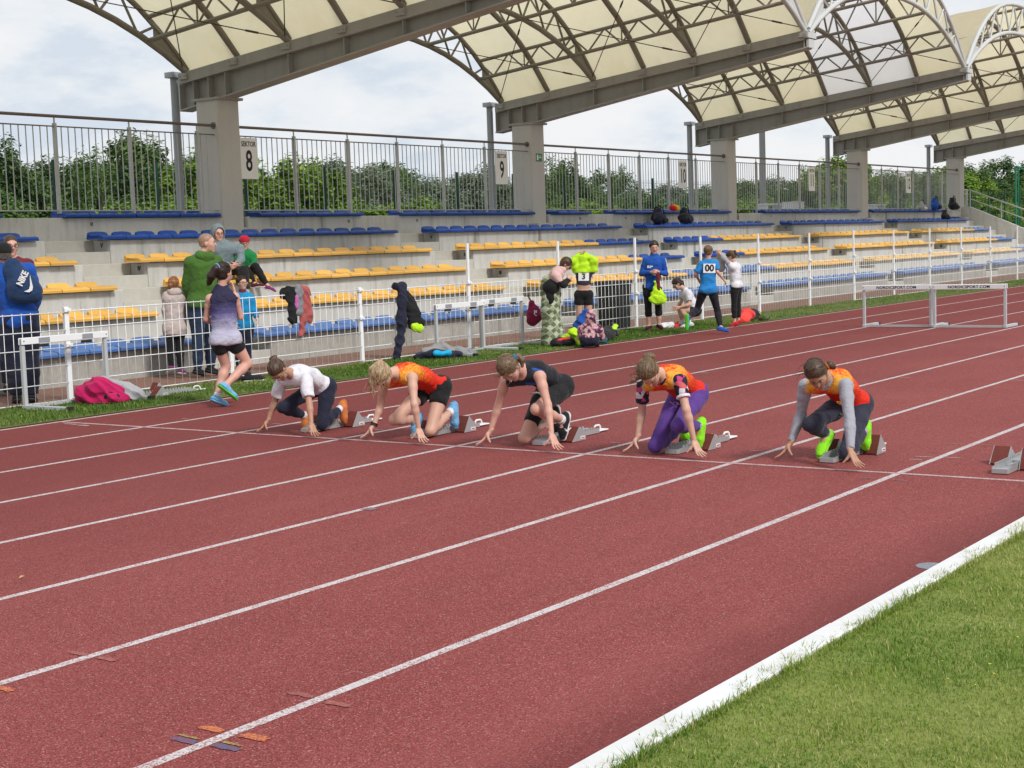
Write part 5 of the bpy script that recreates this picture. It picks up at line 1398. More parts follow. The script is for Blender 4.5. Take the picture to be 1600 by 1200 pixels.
JD = {
 'jog': dict(base=(1.62, 9.10), head=(1.646, 9.075, 1.395), nb=(1.621, 9.099, 1.237), sL=(1.519, 9.169, 1.136), sR=(1.731, 9.021, 1.145), eL=(1.531, 9.255, 0.917), wL=(1.718, 9.284, 0.845), eR=(1.807, 9.030, 0.920), wR=(1.854, 9.152, 1.187), pel=(1.630, 9.090, 0.698), kR=(1.842, 8.996, 0.434), aR=(1.529, 9.021, 0.234), tR=(1.651, 8.987, 0.089), kL=(1.694, 9.167, 0.417), aL=(1.542, 9.175, 0.101), tL=(1.689, 9.173, 0.005), face=(0.990, 0.017, 0.000), hup=(0.000, 0.000, 1.000)),
 'bag': dict(base=(1.05, 11.80), head=(0.996, 11.840, 1.661), nb=(1.023, 11.820, 1.554), sL=(0.860, 11.941, 1.505), sR=(1.205, 11.685, 1.489), eL=(0.809, 12.016, 1.219), wL=(0.922, 12.082, 1.001), eR=(1.285, 11.663, 1.194), wR=(1.304, 11.798, 0.979), pel=(1.108, 11.757, 0.947), kL=(1.053, 11.835, 0.465), kR=(1.195, 11.730, 0.455), aL=(1.038, 11.809, 0.087), aR=(1.169, 11.711, 0.083), tL=(1.125, 11.956, 0.008), tR=(1.291, 11.833, 0.002), face=(0.396, 0.952, 0.000), hup=(0.000, 0.000, 1.000)),
 'glass': dict(base=(1.75, 12.75), head=(1.776, 12.730, 1.768), nb=(1.786, 12.723, 1.617), sR=(1.645, 12.828, 1.548), sL=(1.916, 12.627, 1.543), eR=(1.595, 12.865, 1.242), wR=(1.557, 12.768, 0.980), eL=(1.941, 12.608, 1.224), wL=(1.839, 12.559, 0.963), pel=(1.767, 12.738, 0.983), kR=(1.686, 12.798, 0.517), kL=(1.807, 12.707, 0.509), aR=(1.667, 12.812, 0.122), aL=(1.794, 12.717, 0.112), tR=(1.551, 12.686, 0.076), tL=(1.701, 12.575, 0.064), face=(-0.395, -0.952, -0.100), hup=(0.000, 0.000, 1.000)),
 'coat': dict(base=(3.95, 12.45), head=(3.994, 12.411, 1.228), nb=(3.989, 12.414, 1.121), sL=(3.927, 12.470, 1.067), sR=(4.085, 12.368, 1.067), eL=(3.897, 12.498, 0.895), wL=(3.968, 12.542, 0.734), eR=(4.134, 12.351, 0.890), wR=(4.176, 12.407, 0.746), pel=(3.977, 12.425, 0.659), kL=(3.918, 12.452, 0.406), kR=(4.028, 12.406, 0.398), aL=(3.873, 12.412, 0.153), aR=(4.015, 12.391, 0.099), tL=(3.890, 12.531, 0.091), tR=(4.110, 12.413, 0.057), face=(0.901, 0.399, 0.000), hup=(0.000, 0.000, 1.000)),
 'green': dict(base=(4.15, 12.15), head=(4.263, 12.044, 1.731), nb=(4.216, 12.088, 1.585), sR=(4.392, 12.033, 1.497), sL=(4.060, 12.153, 1.493), eL=(4.049, 12.244, 1.232), wL=(4.144, 12.293, 1.005), eR=(4.457, 12.027, 1.213), wR=(4.513, 12.112, 0.994), pel=(4.186, 12.116, 0.953), kL=(4.133, 12.166, 0.484), kR=(4.334, 12.142, 0.470), aL=(4.113, 12.185, 0.112), aR=(4.335, 12.182, 0.109), tL=(4.246, 12.224, 0.041), tR=(4.468, 12.195, 0.038), face=(0.624, -0.723, -0.050), hup=(-0.058, 0.055, 1.000)),
 'boy': dict(base=(4.50, 11.85), head=(4.576, 11.775, 1.205), nb=(4.578, 11.774, 1.072), sR=(4.505, 11.845, 1.009), sL=(4.645, 11.707, 1.002), eR=(4.482, 11.868, 0.853), wR=(4.465, 11.814, 0.713), eL=(4.675, 11.678, 0.850), wL=(4.624, 11.588, 0.745), pel=(4.568, 11.783, 0.640), kR=(4.521, 11.829, 0.309), kL=(4.591, 11.760, 0.304), aR=(4.518, 11.832, 0.050), aL=(4.588, 11.763, 0.045), tR=(4.434, 11.775, 0.000), tL=(4.533, 11.677, -0.007), face=(-0.168, -0.956, -0.020), hup=(0.000, 0.000, 1.000)),
 'hood': dict(base=(7.42, 14.85), head=(7.294, 14.974, 1.904), nb=(7.323, 14.945, 1.743), sR=(7.229, 15.065, 1.669), sL=(7.531, 14.769, 1.664), eR=(7.221, 15.045, 1.459), eL=(7.497, 14.705, 1.484), wR=(7.283, 14.704, 1.401), wL=(7.333, 14.656, 1.418), pel=(7.421, 15.017, 1.372), kR=(7.140, 14.704, 1.316), kL=(7.335, 14.513, 1.316), aR=(7.063, 14.640, 1.102), aL=(7.271, 14.408, 1.110), tR=(6.943, 14.548, 1.057), tL=(7.205, 14.290, 1.062), face=(-0.450, -0.959, -0.100), hup=(0.000, 0.000, 1.000)),
 'red': dict(base=(7.95, 14.85), head=(7.840, 14.961, 1.744), nb=(7.835, 14.966, 1.602), sR=(7.762, 15.068, 1.535), sL=(7.932, 14.897, 1.527), eR=(7.694, 15.038, 1.384), wR=(7.734, 14.855, 1.339), eL=(7.898, 14.831, 1.384), wL=(7.740, 14.778, 1.317), pel=(7.910, 15.033, 1.306), kR=(7.628, 14.749, 1.331), kL=(7.734, 14.642, 1.375), aR=(7.682, 14.623, 1.095), aL=(7.821, 14.483, 1.058), tR=(7.708, 14.455, 1.072), tL=(7.866, 14.366, 0.974), face=(-0.641, -0.774, -0.100), hup=(0.000, 0.000, 1.000)),
 'blanket': dict(base=(9.99, 10.49), head=(10.069, 10.335, 1.248), nb=(10.035, 10.421, 1.182), sR=(10.102, 10.574, 1.123), sL=(9.879, 10.404, 1.089), eR=(10.165, 10.551, 0.932), wR=(10.182, 10.418, 0.980), eL=(9.908, 10.288, 0.930), wL=(10.036, 10.275, 1.023), pel=(9.938, 10.569, 0.873), kR=(10.000, 10.602, 0.475), kL=(9.900, 10.500, 0.480), aR=(10.005, 10.595, 0.117), aL=(9.909, 10.485, 0.105), tR=(10.058, 10.514, 0.034), tL=(9.968, 10.396, 0.022), face=(0.497, -0.570, -0.650), hup=(0.331, -0.500, 0.750)),
 'neon': dict(base=(11.20, 10.65), head=(11.161, 10.713, 1.264), nb=(11.164, 10.707, 1.140), sR=(11.103, 10.804, 1.113), sL=(11.240, 10.586, 1.104), eR=(11.053, 10.827, 1.279), wR=(11.118, 10.743, 1.378), eL=(11.229, 10.549, 1.268), wL=(11.162, 10.673, 1.376), pel=(11.158, 10.717, 0.728), kR=(11.113, 10.788, 0.359), kL=(11.196, 10.657, 0.354), aR=(11.114, 10.787, 0.048), aL=(11.191, 10.664, 0.043), tR=(10.998, 10.727, -0.006), tL=(11.086, 10.588, -0.011), face=(-0.846, -0.534, -0.200), hup=(0.000, 0.000, 1.000)),
 'floral': dict(base=(9.55, 9.85), head=(9.672, 9.660, 0.464), nb=(9.665, 9.672, 0.321), sL=(9.597, 9.777, 0.286), sR=(9.736, 9.560, 0.278), eL=(9.627, 9.823, 0.159), wL=(9.779, 9.863, 0.177), eR=(9.803, 9.549, 0.149), wR=(9.894, 9.684, 0.171), pel=(9.631, 9.669, 0.122), kL=(9.848, 9.904, 0.231), kR=(9.953, 9.742, 0.224), aL=(9.730, 9.847, 0.065), aR=(9.840, 9.677, 0.058), tL=(9.834, 9.926, 0.027), tR=(9.960, 9.730, 0.020), face=(0.841, 0.541, -0.300), hup=(0.168, 0.108, 1.000)),
 'blue': dict(base=(13.24, 10.62), head=(13.256, 10.592, 1.452), nb=(13.254, 10.595, 1.288), sR=(13.183, 10.720, 1.238), sL=(13.324, 10.473, 1.228), eR=(13.141, 10.792, 0.999), wR=(13.090, 10.560, 1.029), eL=(13.354, 10.421, 0.985), wL=(13.150, 10.456, 1.026), pel=(13.231, 10.636, 0.762), kR=(13.194, 10.701, 0.400), kL=(13.281, 10.548, 0.406), aR=(13.195, 10.698, 0.091), aL=(13.283, 10.545, 0.108), tR=(13.081, 10.697, 0.032), tL=(13.222, 10.449, 0.046), face=(-0.793, -0.627, -0.300), hup=(-0.087, -0.050, 1.000)),
 'squat': dict(base=(14.27, 10.55), head=(14.199, 10.681, 0.778), nb=(14.262, 10.564, 0.671), sL=(14.180, 10.444, 0.606), sR=(14.371, 10.637, 0.633), eL=(14.139, 10.414, 0.416), wL=(14.041, 10.553, 0.377), eR=(14.315, 10.676, 0.454), wR=(14.183, 10.709, 0.369), pel=(14.345, 10.413, 0.280), kL=(14.104, 10.563, 0.339), kR=(14.321, 10.707, 0.362), aL=(14.194, 10.439, 0.085), aR=(14.322, 10.663, 0.088), tL=(14.100, 10.569, 0.022), tR=(14.251, 10.794, 0.046), face=(-0.535, 0.563, -0.650), hup=(-0.168, 0.307, 0.900)),
 'run': dict(base=(12.75, 9.15), head=(12.696, 9.254, 1.355), nb=(12.695, 9.257, 1.209), sL=(12.628, 9.341, 1.150), sR=(12.760, 9.174, 1.164), eL=(12.552, 9.422, 0.997), wL=(12.725, 9.458, 0.886), eR=(12.715, 9.108, 1.018), wR=(12.851, 9.064, 0.886), pel=(12.685, 9.275, 0.728), kL=(12.706, 9.495, 0.402), aL=(12.408, 9.504, 0.293), tL=(12.384, 9.508, 0.105), kR=(12.842, 9.189, 0.372), aR=(12.775, 9.102, 0.103), tR=(12.885, 9.019, 0.043), face=(0.996, 0.123, 0.000), hup=(0.000, 0.000, 1.000)),
 'white': dict(base=(14.60, 9.85), head=(14.614, 9.822, 1.234), nb=(14.639, 9.774, 1.109), sL=(14.516, 9.751, 1.056), sR=(14.776, 9.769, 1.059), eL=(14.466, 9.848, 1.171), wL=(14.458, 9.953, 1.286), eR=(14.700, 9.917, 1.155), wR=(14.592, 9.997, 1.295), pel=(14.650, 9.751, 0.714), kL=(14.578, 9.760, 0.379), kR=(14.716, 9.755, 0.371), aL=(14.581, 9.756, 0.073), aR=(14.727, 9.754, 0.087), tL=(14.527, 9.818, 0.009), tR=(14.691, 9.825, 0.021), face=(-0.162, 0.759, -0.450), hup=(0.000, 0.000, 1.000)),
}
def J_of(n):
    d = {k: V3(*v) for k, v in JD[n].items() if k != 'base'}
    for sd in 'LR': d['f'+sd] = d['w'+sd]+(d['w'+sd]-d['e'+sd])
    return d, JD[n]['base']
# ---- cloth palette
c_white = cloth('white', (0.64, 0.64, 0.69), var=0.10); c_navy = cloth('navy', (0.016, 0.018, 0.038), var=0.3); c_black = cloth('black', (0.012, 0.012, 0.014), var=0.4)
c_blackn = cloth('black_navy', (0.014, 0.015, 0.022), var=0.4); c_purple = cloth('purple', (0.095, 0.042, 0.24), var=0.25); c_grey = cloth('grey_lilac', (0.33, 0.335, 0.385), var=0.12)
c_charcoal = cloth('charcoal_navy', (0.030, 0.033, 0.055), var=0.3); c_royal = cloth('royal_blue', (0.012, 0.075, 0.36), var=0.25); c_sky = cloth('sky_blue', (0.02, 0.20, 0.53), var=0.2)
c_neon = cloth('neon_yellow', (0.44, 0.74, 0.02), var=0.2); c_green = cloth('moss_green', (0.055, 0.135, 0.022), var=0.3); c_kelly = cloth('kelly_green', (0.012, 0.20, 0.06), var=0.3)
c_jean = cloth('denim', (0.022, 0.04, 0.085), var=0.3); c_beige = cloth('pale_pink_coat', (0.47, 0.40, 0.38), var=0.15); c_slate = cloth('slate_grey_blue', (0.17, 0.225, 0.255), var=0.2)
c_cyan = cloth('cyan_blue', (0.01, 0.23, 0.48), var=0.25); c_red = cloth('crimson', (0.42, 0.012, 0.035), var=0.3); c_maroon = cloth('maroon', (0.13, 0.02, 0.03), var=0.3)
c_magenta = cloth('magenta', (0.42, 0.008, 0.09), var=0.25); c_lgrey = cloth('light_grey', (0.34, 0.34, 0.365), var=0.2); c_rose = cloth('dusty_red', (0.36, 0.085, 0.085), var=0.25)
c_pinkp = cloth('pale_pink', (0.62, 0.41, 0.39), var=0.15); c_wine = cloth('wine', (0.21, 0.012, 0.055), var=0.3); c_orange = cloth('orange', (0.62, 0.16, 0.03), var=0.3)
c_coral = cloth('coral_red', (0.72, 0.055, 0.045), var=0.2); c_teal = cloth('teal', (0.02, 0.13, 0.16), var=0.2); c_dnavy = cloth('bag_navy', (0.010, 0.035, 0.10), var=0.25, spec=0.35)
v_vest = attr_cloth('fiery_vest', vest_recipe); v_fade = attr_cloth('faded_tank', fade_recipe); v_floral = attr_cloth('floral', floral_recipe); v_pflor = attr_cloth('pink_floral', pinkfloral_recipe); v_plaid = attr_cloth('plaid', plaid_recipe)
s_blue = cloth('shoe_blue', (0.16, 0.40, 0.66), var=0.2); s_orange = cloth('shoe_orange', (0.60, 0.19, 0.05), var=0.35); s_black = cloth('shoe_black', (0.015, 0.015, 0.02), var=0.3); s_neon = cloth('shoe_neon', (0.26, 0.75, 0.02), var=0.2)
s_white = cloth('shoe_white', (0.62, 0.62, 0.64), var=0.15); s_red = cloth('shoe_red', (0.50, 0.02, 0.03), var=0.25); s_royal = cloth('shoe_royal', (0.015, 0.10, 0.42), var=0.25); s_plum = cloth('shoe_plum', (0.17, 0.03, 0.14), var=0.3)
m_solew = mat('white_rubber', (0.62, 0.62, 0.62), 0.6); m_soleg = mat('green_rubber', (0.10, 0.55, 0.05), 0.5); m_soled = mat('dark_rubber', (0.04, 0.04, 0.045), 0.6); m_paper = mat('bib_paper', (0.78, 0.78, 0.80), 0.6)
m_print = mat('white_print', (0.70, 0.70, 0.72), 0.6); m_bandk = mat('black_band', (0.012, 0.012, 0.014), 0.6)
W = V3
def sprinter(key, y, label, H, J, front, skin, g=0.9):
    d = {k: V3(v[0], y+v[1], v[2]) for k, v in J.items() if k not in ('face', 'hup')}
    d['face'], d['hup'] = V3(*J['face']), V3(*J['hup']); d['curve'] = V3(0.02, 0, 0.035)
    for sd, sg in (('R', 1), ('L', -1)):
        d['f'+sd] = d['w'+sd]+V3(-0.25, sg*0.55, -0.80); d['pn'+sd] = V3(0.15, -sg*0.8, -0.55); d['thumb'+sd] = V3(-0.35, -sg*0.62, -0.70); d['td'+sd] = V3(-1, -sg*0.3, 0)
        d['cu'+sd] = np.array(-0.24); d['spr'+sd] = np.array(0.32)
        d['fu'+sd] = V3(-1, 0, 0.25)
    d['hlat'] = V3(0, 1, 0)
    return Person(d, label, H=H, g=g*0.96, skin=skin, fwd=(-0.4, 0, -1), base=(0.3, y), group='sprinters crouching at the start line', res=0.0090, hs=0.92)

# ---------------------------------------------------------------- sprinter one: white T-shirt
p = sprinter('a', 6.71, 'girl in white T-shirt and navy leggings crouching at the start line', 1.46,
    dict(pel=(0.47, 0, 0.37), nb=(0.075, 0, 0.535), sR=(0.12, 0.155, 0.47), sL=(0.10, -0.155, 0.485), eR=(0.10, 0.235, 0.265), wR=(0.05, 0.27, 0.115), eL=(0.04, -0.24, 0.28), wL=(-0.01, -0.30, 0.115),
         head=(-0.085, -0.01, 0.575), kR=(0.10, 0.14, 0.235), aR=(0.37, 0.12, 0.13), tR=(0.345, 0.12, 0.03), kL=(0.34, -0.10, 0.065), aL=(0.60, -0.10, 0.185), tL=(0.63, -0.10, 0.05), face=(-0.34, -0.26, -0.90), hup=(-0.85, 0, 0.4)), 'R', 'tan')
p.body(); p.hair('brown', extra=[(p.loc(-0.35, 0.93, 0.10), p.loc(-0.35, 0.93, 0.135), 0.022, 0.030), (p.loc(-0.45, 0.9, 0.14), p.loc(-0.15, 0.95, 0.15), 0.024, 0.022)], strands=30, bottom=-0.06); p.brows('brown')
p.shirt(c_white, sleeve=0.72, e=0.013, low=0.16, cuff=0.024, loose=0.05, noise=(0.0035, 34)); p.pants(c_navy, 1.86, 0.008, top=0.34)
for sd in 'LR': p.shoe(sd, s_orange, s_orange, sock=c_white)
# ---------------------------------------------------------------- sprinter two: blond, fiery vest
p = sprinter('b', 5.49, 'blond girl in red and yellow vest and black shorts crouching at the start line', 1.58,
    dict(pel=(0.54, 0, 0.40), nb=(0.03, 0, 0.575), sR=(0.075, 0.165, 0.49), sL=(0.035, -0.165, 0.535), eR=(0.10, 0.24, 0.275), wR=(0.03, 0.26, 0.125), eL=(-0.04, -0.24, 0.325), wL=(-0.01, -0.25, 0.125),
         head=(-0.145, 0.0, 0.565), kR=(0.13, 0.12, 0.17), aR=(0.40, 0.11, 0.14), tR=(0.37, 0.11, 0.03), kL=(0.33, -0.10, 0.062), aL=(0.63, -0.10, 0.20), tL=(0.665, -0.10, 0.05), face=(-0.30, -0.05, -0.95), hup=(-0.85, -0.1, 0.35)), 'R', 'fair')
p.body(); p.hair('blond', extra=[(p.loc(0, 1, 0.095, 0.2), p.loc(-0.1, 1, 0.13), 0.030, 0.024), (p.loc(-0.1, 1, 0.13), p.loc(-0.75, 0.6, 0.125, -0.5), 0.022, 0.026), (p.loc(-0.75, 0.6, 0.125, -0.5), p.loc(-0.8, -0.45, 0.125, -0.5), 0.024, 0.022), (p.loc(-0.8, -0.45, 0.125, -0.5), p.loc(-0.45, -0.88, 0.18, -0.3), 0.020, 0.013), (p.loc(-0.45, -0.88, 0.18, -0.3), p.loc(-0.35, -0.94, 0.24, -0.3), 0.013, 0.003)],
    strands=70, sdir=V3(-0.2, 0.1, -0.95), tie=(p.loc(0, 1, 0.112, 0.1), 0.027, c_coral)); 
p.tank(v_vest, e=0.011, low=0.06); p.pants(c_black, 0.36, 0.010, top=0.30, name='shorts')
for sd in 'LR': p.shoe(sd, s_blue, s_blue, sock=c_white)
b = MB(); a_, c_ = p.J['eR'], p.J['wR']; dd = nrm(c_-a_); q0 = a_+(c_-a_)*0.86-p.org; b.tube([q0, q0+dd*0.022], 0.0315, 12); mesh_obj('wristband', b.mesh('wristband', m_bandk), None, p.root)
# ---------------------------------------------------------------- sprinter three: black and blue
p = sprinter('c', 4.27, 'girl in black and blue sports vest and black knee shorts crouching at the start line', 1.62,
    dict(pel=(0.55, 0, 0.43), nb=(0.085, 0, 0.615), sR=(0.10, 0.17, 0.53), sL=(0.085, -0.165, 0.57), eR=(0.10, 0.25, 0.325), wR=(0.055, 0.30, 0.125), eL=(0.06, -0.25, 0.355), wL=(-0.005, -0.32, 0.135),
         head=(-0.10, -0.01, 0.64), kL=(0.08, -0.13, 0.315), aL=(0.475, -0.11, 0.185), tL=(0.46, -0.11, 0.045), kR=(0.23, 0.10, 0.062), aR=(0.66, 0.10, 0.20), tR=(0.70, 0.10, 0.05), face=(-0.32, -0.22, -0.92), hup=(-0.85, 0, 0.4)), 'L', 'pink')
p.body(); p.hair('dblond', extra=[(p.loc(0.5, 0.85, 0.10), p.loc(0.58, 0.82, 0.13), 0.024, 0.026), (p.loc(0.58, 0.82, 0.13), p.loc(0.85, 0.55, 0.135), 0.026, 0.026), (p.loc(0.85, 0.55, 0.135), p.loc(1, 0.15, 0.115), 0.024, 0.014)], strands=40, sdir=V3(-0.8, 0.4, -0.5), bottom=-0.06, tie=(p.loc(0.52, 0.85, 0.115), 0.027, c_cyan)); p.brows('dblond')
p.tank(c_blackn, e=0.010, low=0.06)
P_ = p; L_ = np.linalg.norm(p.J['nb']-p.J['pel'])
p.cloth('blue_panel', [q for q in p.torso(0.0145)], c_royal, subs=[p.collar(0.072, 0.03)]+[Pr(p.J['s'+sd]+p.lat*sg*0.032-p.sp*0.035, p.J['s'+sd]+p.lat*sg*0.036+p.sp*0.02, 0.064, k=0) for sg, sd in ((-1, 'L'), (1, 'R'))],
        clips=[(p.J['pel']+p.sp*L_*0.98, p.sp), (p.J['pel']+p.sp*L_*0.78, -p.sp), (p.J['pel']+p.frn*-0.02, -p.frn), (p.J['pel']-p.lat*0.035, p.lat)], noise=None)
p.pants(c_black, 0.72, 0.008, top=0.30, name='knee_shorts')
for sd in 'LR': p.shoe(sd, s_black, m_solew, sock=c_white)
p.plate('print', None, 0.50, 0.2, 0.1, tm=m_print, off=0.114, strips=[(-0.07, -0.05, 0.0, 0.03), (-0.045, -0.03, -0.01, 0.018), (-0.025, -0.005, 0.0, 0.02), (0.0, 0.012, -0.005, 0.03), (0.018, 0.04, 0.0, 0.018), (0.0, 0.06, -0.045, -0.02), (0.02, 0.045, -0.06, -0.045)])
b = MB(); sw_ = [(0.44, 0.125), (0.452, 0.100), (0.475, 0.092), (0.535, 0.118), (0.482, 0.106), (0.460, 0.110)]
b.prism([(x-p.org[0], 4.27-0.152-p.org[1], z) for x, z in sw_], (0, 0.012, 0)); mesh_obj('shoe_logo', b.mesh('shoe_logo', m_print), None, p.root)
# ---------------------------------------------------------------- sprinter four: floral sleeves, purple leggings
p = sprinter('d', 3.05, 'girl in fiery vest over floral sleeves and purple leggings crouching at the start line', 1.56,
    dict(pel=(0.52, 0, 0.41), nb=(0.115, 0, 0.605), sR=(0.13, 0.165, 0.53), sL=(0.095, -0.16, 0.565), eR=(0.20, 0.225, 0.30), wR=(0.14, 0.23, 0.125), eL=(0.05, -0.235, 0.36), wL=(0.075, -0.28, 0.13),
         head=(-0.06, 0.0, 0.63), kL=(0.11, -0.13, 0.235), aL=(0.46, -0.11, 0.19), tL=(0.45, -0.11, 0.045), kR=(0.17, 0.10, 0.066), aR=(0.60, 0.10, 0.17), tR=(0.64, 0.10, 0.045), face=(-0.34, -0.20, -0.92), hup=(-0.85, 0, 0.4)), 'L', 'fair')
p.body(); p.hair('dblond', extra=[(p.loc(0.0, 1, 0.10), p.loc(0.0, 1, 0.135), 0.026, 0.036), (p.loc(-0.2, 0.97, 0.14), p.loc(0.2, 0.97, 0.14), 0.026, 0.026), (p.loc(-0.9, -0.35, 0.09, -0.2), p.loc(-0.93, -0.35, 0.15, -0.2), 0.016, 0.014), (p.loc(-0.93, -0.35, 0.15, -0.2), p.loc(-0.9, -0.42, 0.20, -0.2), 0.014, 0.004)], strands=26, sdir=V3(-0.8, 0.5, -0.3), bottom=-0.06)
p.shirt(v_floral, sleeve=0.62, e=0.008, low=0.5, name='undershirt', collar=0.054)
for sd in 'LR':
    S_, E_ = p.J['s'+sd], p.J['e'+sd]; dd = nrm(E_-S_); c_ = S_+(E_-S_)*0.60
    p.cloth('sleeve_cuff', [Pr(S_+(E_-S_)*0.50, c_+dd*0.02, 0.054*p.u, 0.053*p.u, caps=[(c_, dd), (S_+(E_-S_)*0.50, -dd)], k=0)], c_white if sd == 'L' else c_navy, noise=None, h=0.006)
p.tank(v_vest, e=0.014, low=0.08, arm_r=0.062); p.pants(c_purple, 1.93, 0.008, top=0.34)
p.plate('print', None, 0.34, 0.2, 0.1, '126', m_print, size=0.085, off=0.122, bold=0.002)
for sd in 'LR': p.shoe(sd, s_neon, s_neon, sock=c_lgrey)
# ---------------------------------------------------------------- sprinter five: grey sleeves, neon shoes
p = sprinter('e', 1.83, 'girl in red vest over long grey sleeves crouching at the start line', 1.56,
    dict(pel=(0.70, 0, 0.355), nb=(0.265, 0, 0.60), sR=(0.28, 0.165, 0.535), sL=(0.215, -0.16, 0.55), eR=(0.35, 0.235, 0.315), wR=(0.25, 0.27, 0.125), eL=(0.10, -0.235, 0.33), wL=(-0.02, -0.29, 0.135),
         head=(0.09, -0.005, 0.635), kR=(0.27, 0.13, 0.265), aR=(0.53, 0.12, 0.165), tR=(0.40, 0.12, 0.035), kL=(0.36, -0.10, 0.064), aL=(0.68, -0.10, 0.185), tL=(0.70, -0.10, 0.05), face=(-0.55, -0.32, -0.77), hup=(-0.7, 0, 0.65)), 'R', 'tan')
p.J['fuR'] = V3(-0.6, 0, 0.8)
p.body(); p.hair('brown', extra=[(p.loc(0.80, 0.6, 0.09), p.loc(0.82, 0.57, 0.128), 0.020, 0.028), (p.loc(0.82, 0.57, 0.128), p.loc(0.92, 0.38, 0.142), 0.028, 0.024)], strands=22, sdir=V3(-0.5, 0.7, -0.6), bottom=-0.06, tie=(p.loc(0.80, 0.6, 0.102), 0.025, c_orange)); p.brows('brown')
p.shirt(c_grey, sleeve=1.93, e=0.008, low=0.45, name='long_sleeve_top', collar=0.050, cuff=0.008, noise=(0.0012, 48))
p.tank(v_vest, e=0.013, low=0.10, arm_r=0.064, collar=0.074); p.pants(c_charcoal, 1.93, 0.008, top=0.36)
p.plate('print', None, 0.20, 0.2, 0.1, '0', m_print, size=0.09, off=0.122, bold=0.003)
m_gold = mat('gold_print', (0.62, 0.40, 0.06), 0.5)
p.plate('crest', None, 0.62, 0.1, 0.1, tm=m_gold, off=0.113, lat=-0.065, strips=[(-0.022, 0.022, 0.018, 0.023), (-0.024, -0.019, -0.010, 0.018), (0.019, 0.024, -0.010, 0.018), (-0.019, -0.008, -0.020, -0.014), (0.008, 0.019, -0.020, -0.014), (-0.008, 0.008, -0.027, -0.020), (-0.003, 0.004, -0.010, 0.012)])
for sd in 'LR': p.shoe(sd, s_neon, s_neon, sock=c_lgrey)

# ---------------------------------------------------------------- girl jogging away in a faded tank top
d, bs = J_of('jog'); p = Person(d, 'girl in lilac faded tank top and black shorts jogging away by the verge', H=1.52, g=0.98, skin='pink', base=bs, res=0.010)
p.body(); p.tank(v_fade, e=0.022, low=-0.08, arm_r=0.072, out=0.02, collar=0.06); p.pants(c_black, 0.42, 0.011, top=0.10, name='shorts')
p.hair('dark', extra=[((0, -0.07, 0.06), (-0.01, -0.12, 0.05), 0.035, 0.045), ((-0.01, -0.12, 0.05), (-0.06, -0.15, -0.03), 0.05, 0.055), ((-0.06, -0.15, -0.03), (-0.11, -0.14, -0.11), 0.05, 0.032), ((-0.11, -0.14, -0.11), (-0.15, -0.13, -0.15), 0.03, 0.008)], strands=60, sdir=V3(-0.4, 0.5, -0.5), tie=((-0.005, -0.10, 0.062), 0.045, s_blue))
for sd in 'LR': p.shoe(sd, s_blue, s_blue if sd == 'L' else m_soleg, sock=c_white if sd == 'L' else None)
# ---------------------------------------------------------------- two men behind the fence at the left edge
d, bs = J_of('bag'); p = Person(d, 'man in bright blue jacket and black cap seen from behind at the left edge', H=1.80, g=1.12, skin='fair', base=bs, res=0.013)
p.body(hand_h=0.007, head_h=0.008); p.shirt(c_royal, sleeve=1.94, e=0.024, low=-0.16, cuff=0.02, loose=0.12, name='jacket'); p.pants(c_navy, 1.95, 0.022, e1=0.03, top=0.10, name='trousers', noise=(0.003, 30))
p.hair('grey', bottom=-0.05, comb=0); M_ = np.array([p.hrt, p.face, p.hup])
p.cloth('cap', [El(p.hp(0, -0.01, 0.045), (0.096*p.u, 0.114*p.u, 0.092*p.u), M_, caps=[(p.hp(0, 0, 0.015), -p.hup)], k=0.0), Pr(p.hp(-0.03, 0.10, 0.035), p.hp(0.03, 0.10, 0.035), 0.05, flat=(p.hup, 0.2), k=0.01)], c_black, noise=None, h=0.008)
for sd in 'LR': p.shoe(sd, s_black, m_soled, sock=c_white)
d, bs = J_of('glass'); p = Person(d, 'man with glasses and short brown hair facing the man in the cap', H=1.80, g=1.1, skin='pink', base=bs, res=0.014)
p.body(hand_h=0.008, head_h=0.0075); p.hair('brown', hl=0.034, bottom=-0.035, e=0.005, comb=0); p.brows('grey'); p.glasses()
p.shirt(c_maroon, sleeve=1.9, e=0.018, low=-0.12, loose=0.1, name='sweater', cuff=0.014); p.pants(c_charcoal, 1.95, 0.02, top=0.1, name='trousers')
for sd in 'LR': p.shoe(sd, s_black, m_soled)
# ---------------------------------------------------------------- child in pale coat
d, bs = J_of('coat'); p = Person(d, 'small girl in pale pink coat with ginger ponytail behind the fence', H=1.30, g=0.95, skin='fair', base=bs, res=0.012)
p.body(hand_h=0.007, head_h=0.0075)
P_ = p.torso(0.03, w=1.1)+p.butt(0.04)+p.arm('L', 0, 1.9, 0.022)+p.arm('R', 0, 1.9, 0.022)+[Pr(p.J['pel']+p.sp*0.05, p.J['pel']-p.sp*0.10, 0.135, 0.155, flat=(p.frn, 0.85), caps=[(p.J['pel']-p.sp*0.09, -p.sp)], k=0.03)]
p.cloth('coat', P_, c_beige, subs=[p.collar(0.055)], noise=(0.004, 34)); p.cloth('hood', [Pr(p.J['nb']-p.frn*0.05-p.lat*0.04, p.J['nb']-p.frn*0.05+p.lat*0.04, 0.055, k=0.02)], c_beige, noise=(0.003, 50))
p.pants(c_black, 1.95, 0.010, top=0.1)
p.hair('ginger', extra=[((0, -0.08, 0.0), (-0.02, -0.125, -0.03), 0.03, 0.035), ((-0.02, -0.125, -0.03), (-0.03, -0.12, -0.16), 0.032, 0.012)], strands=20, sdir=V3(0, 0, -1))
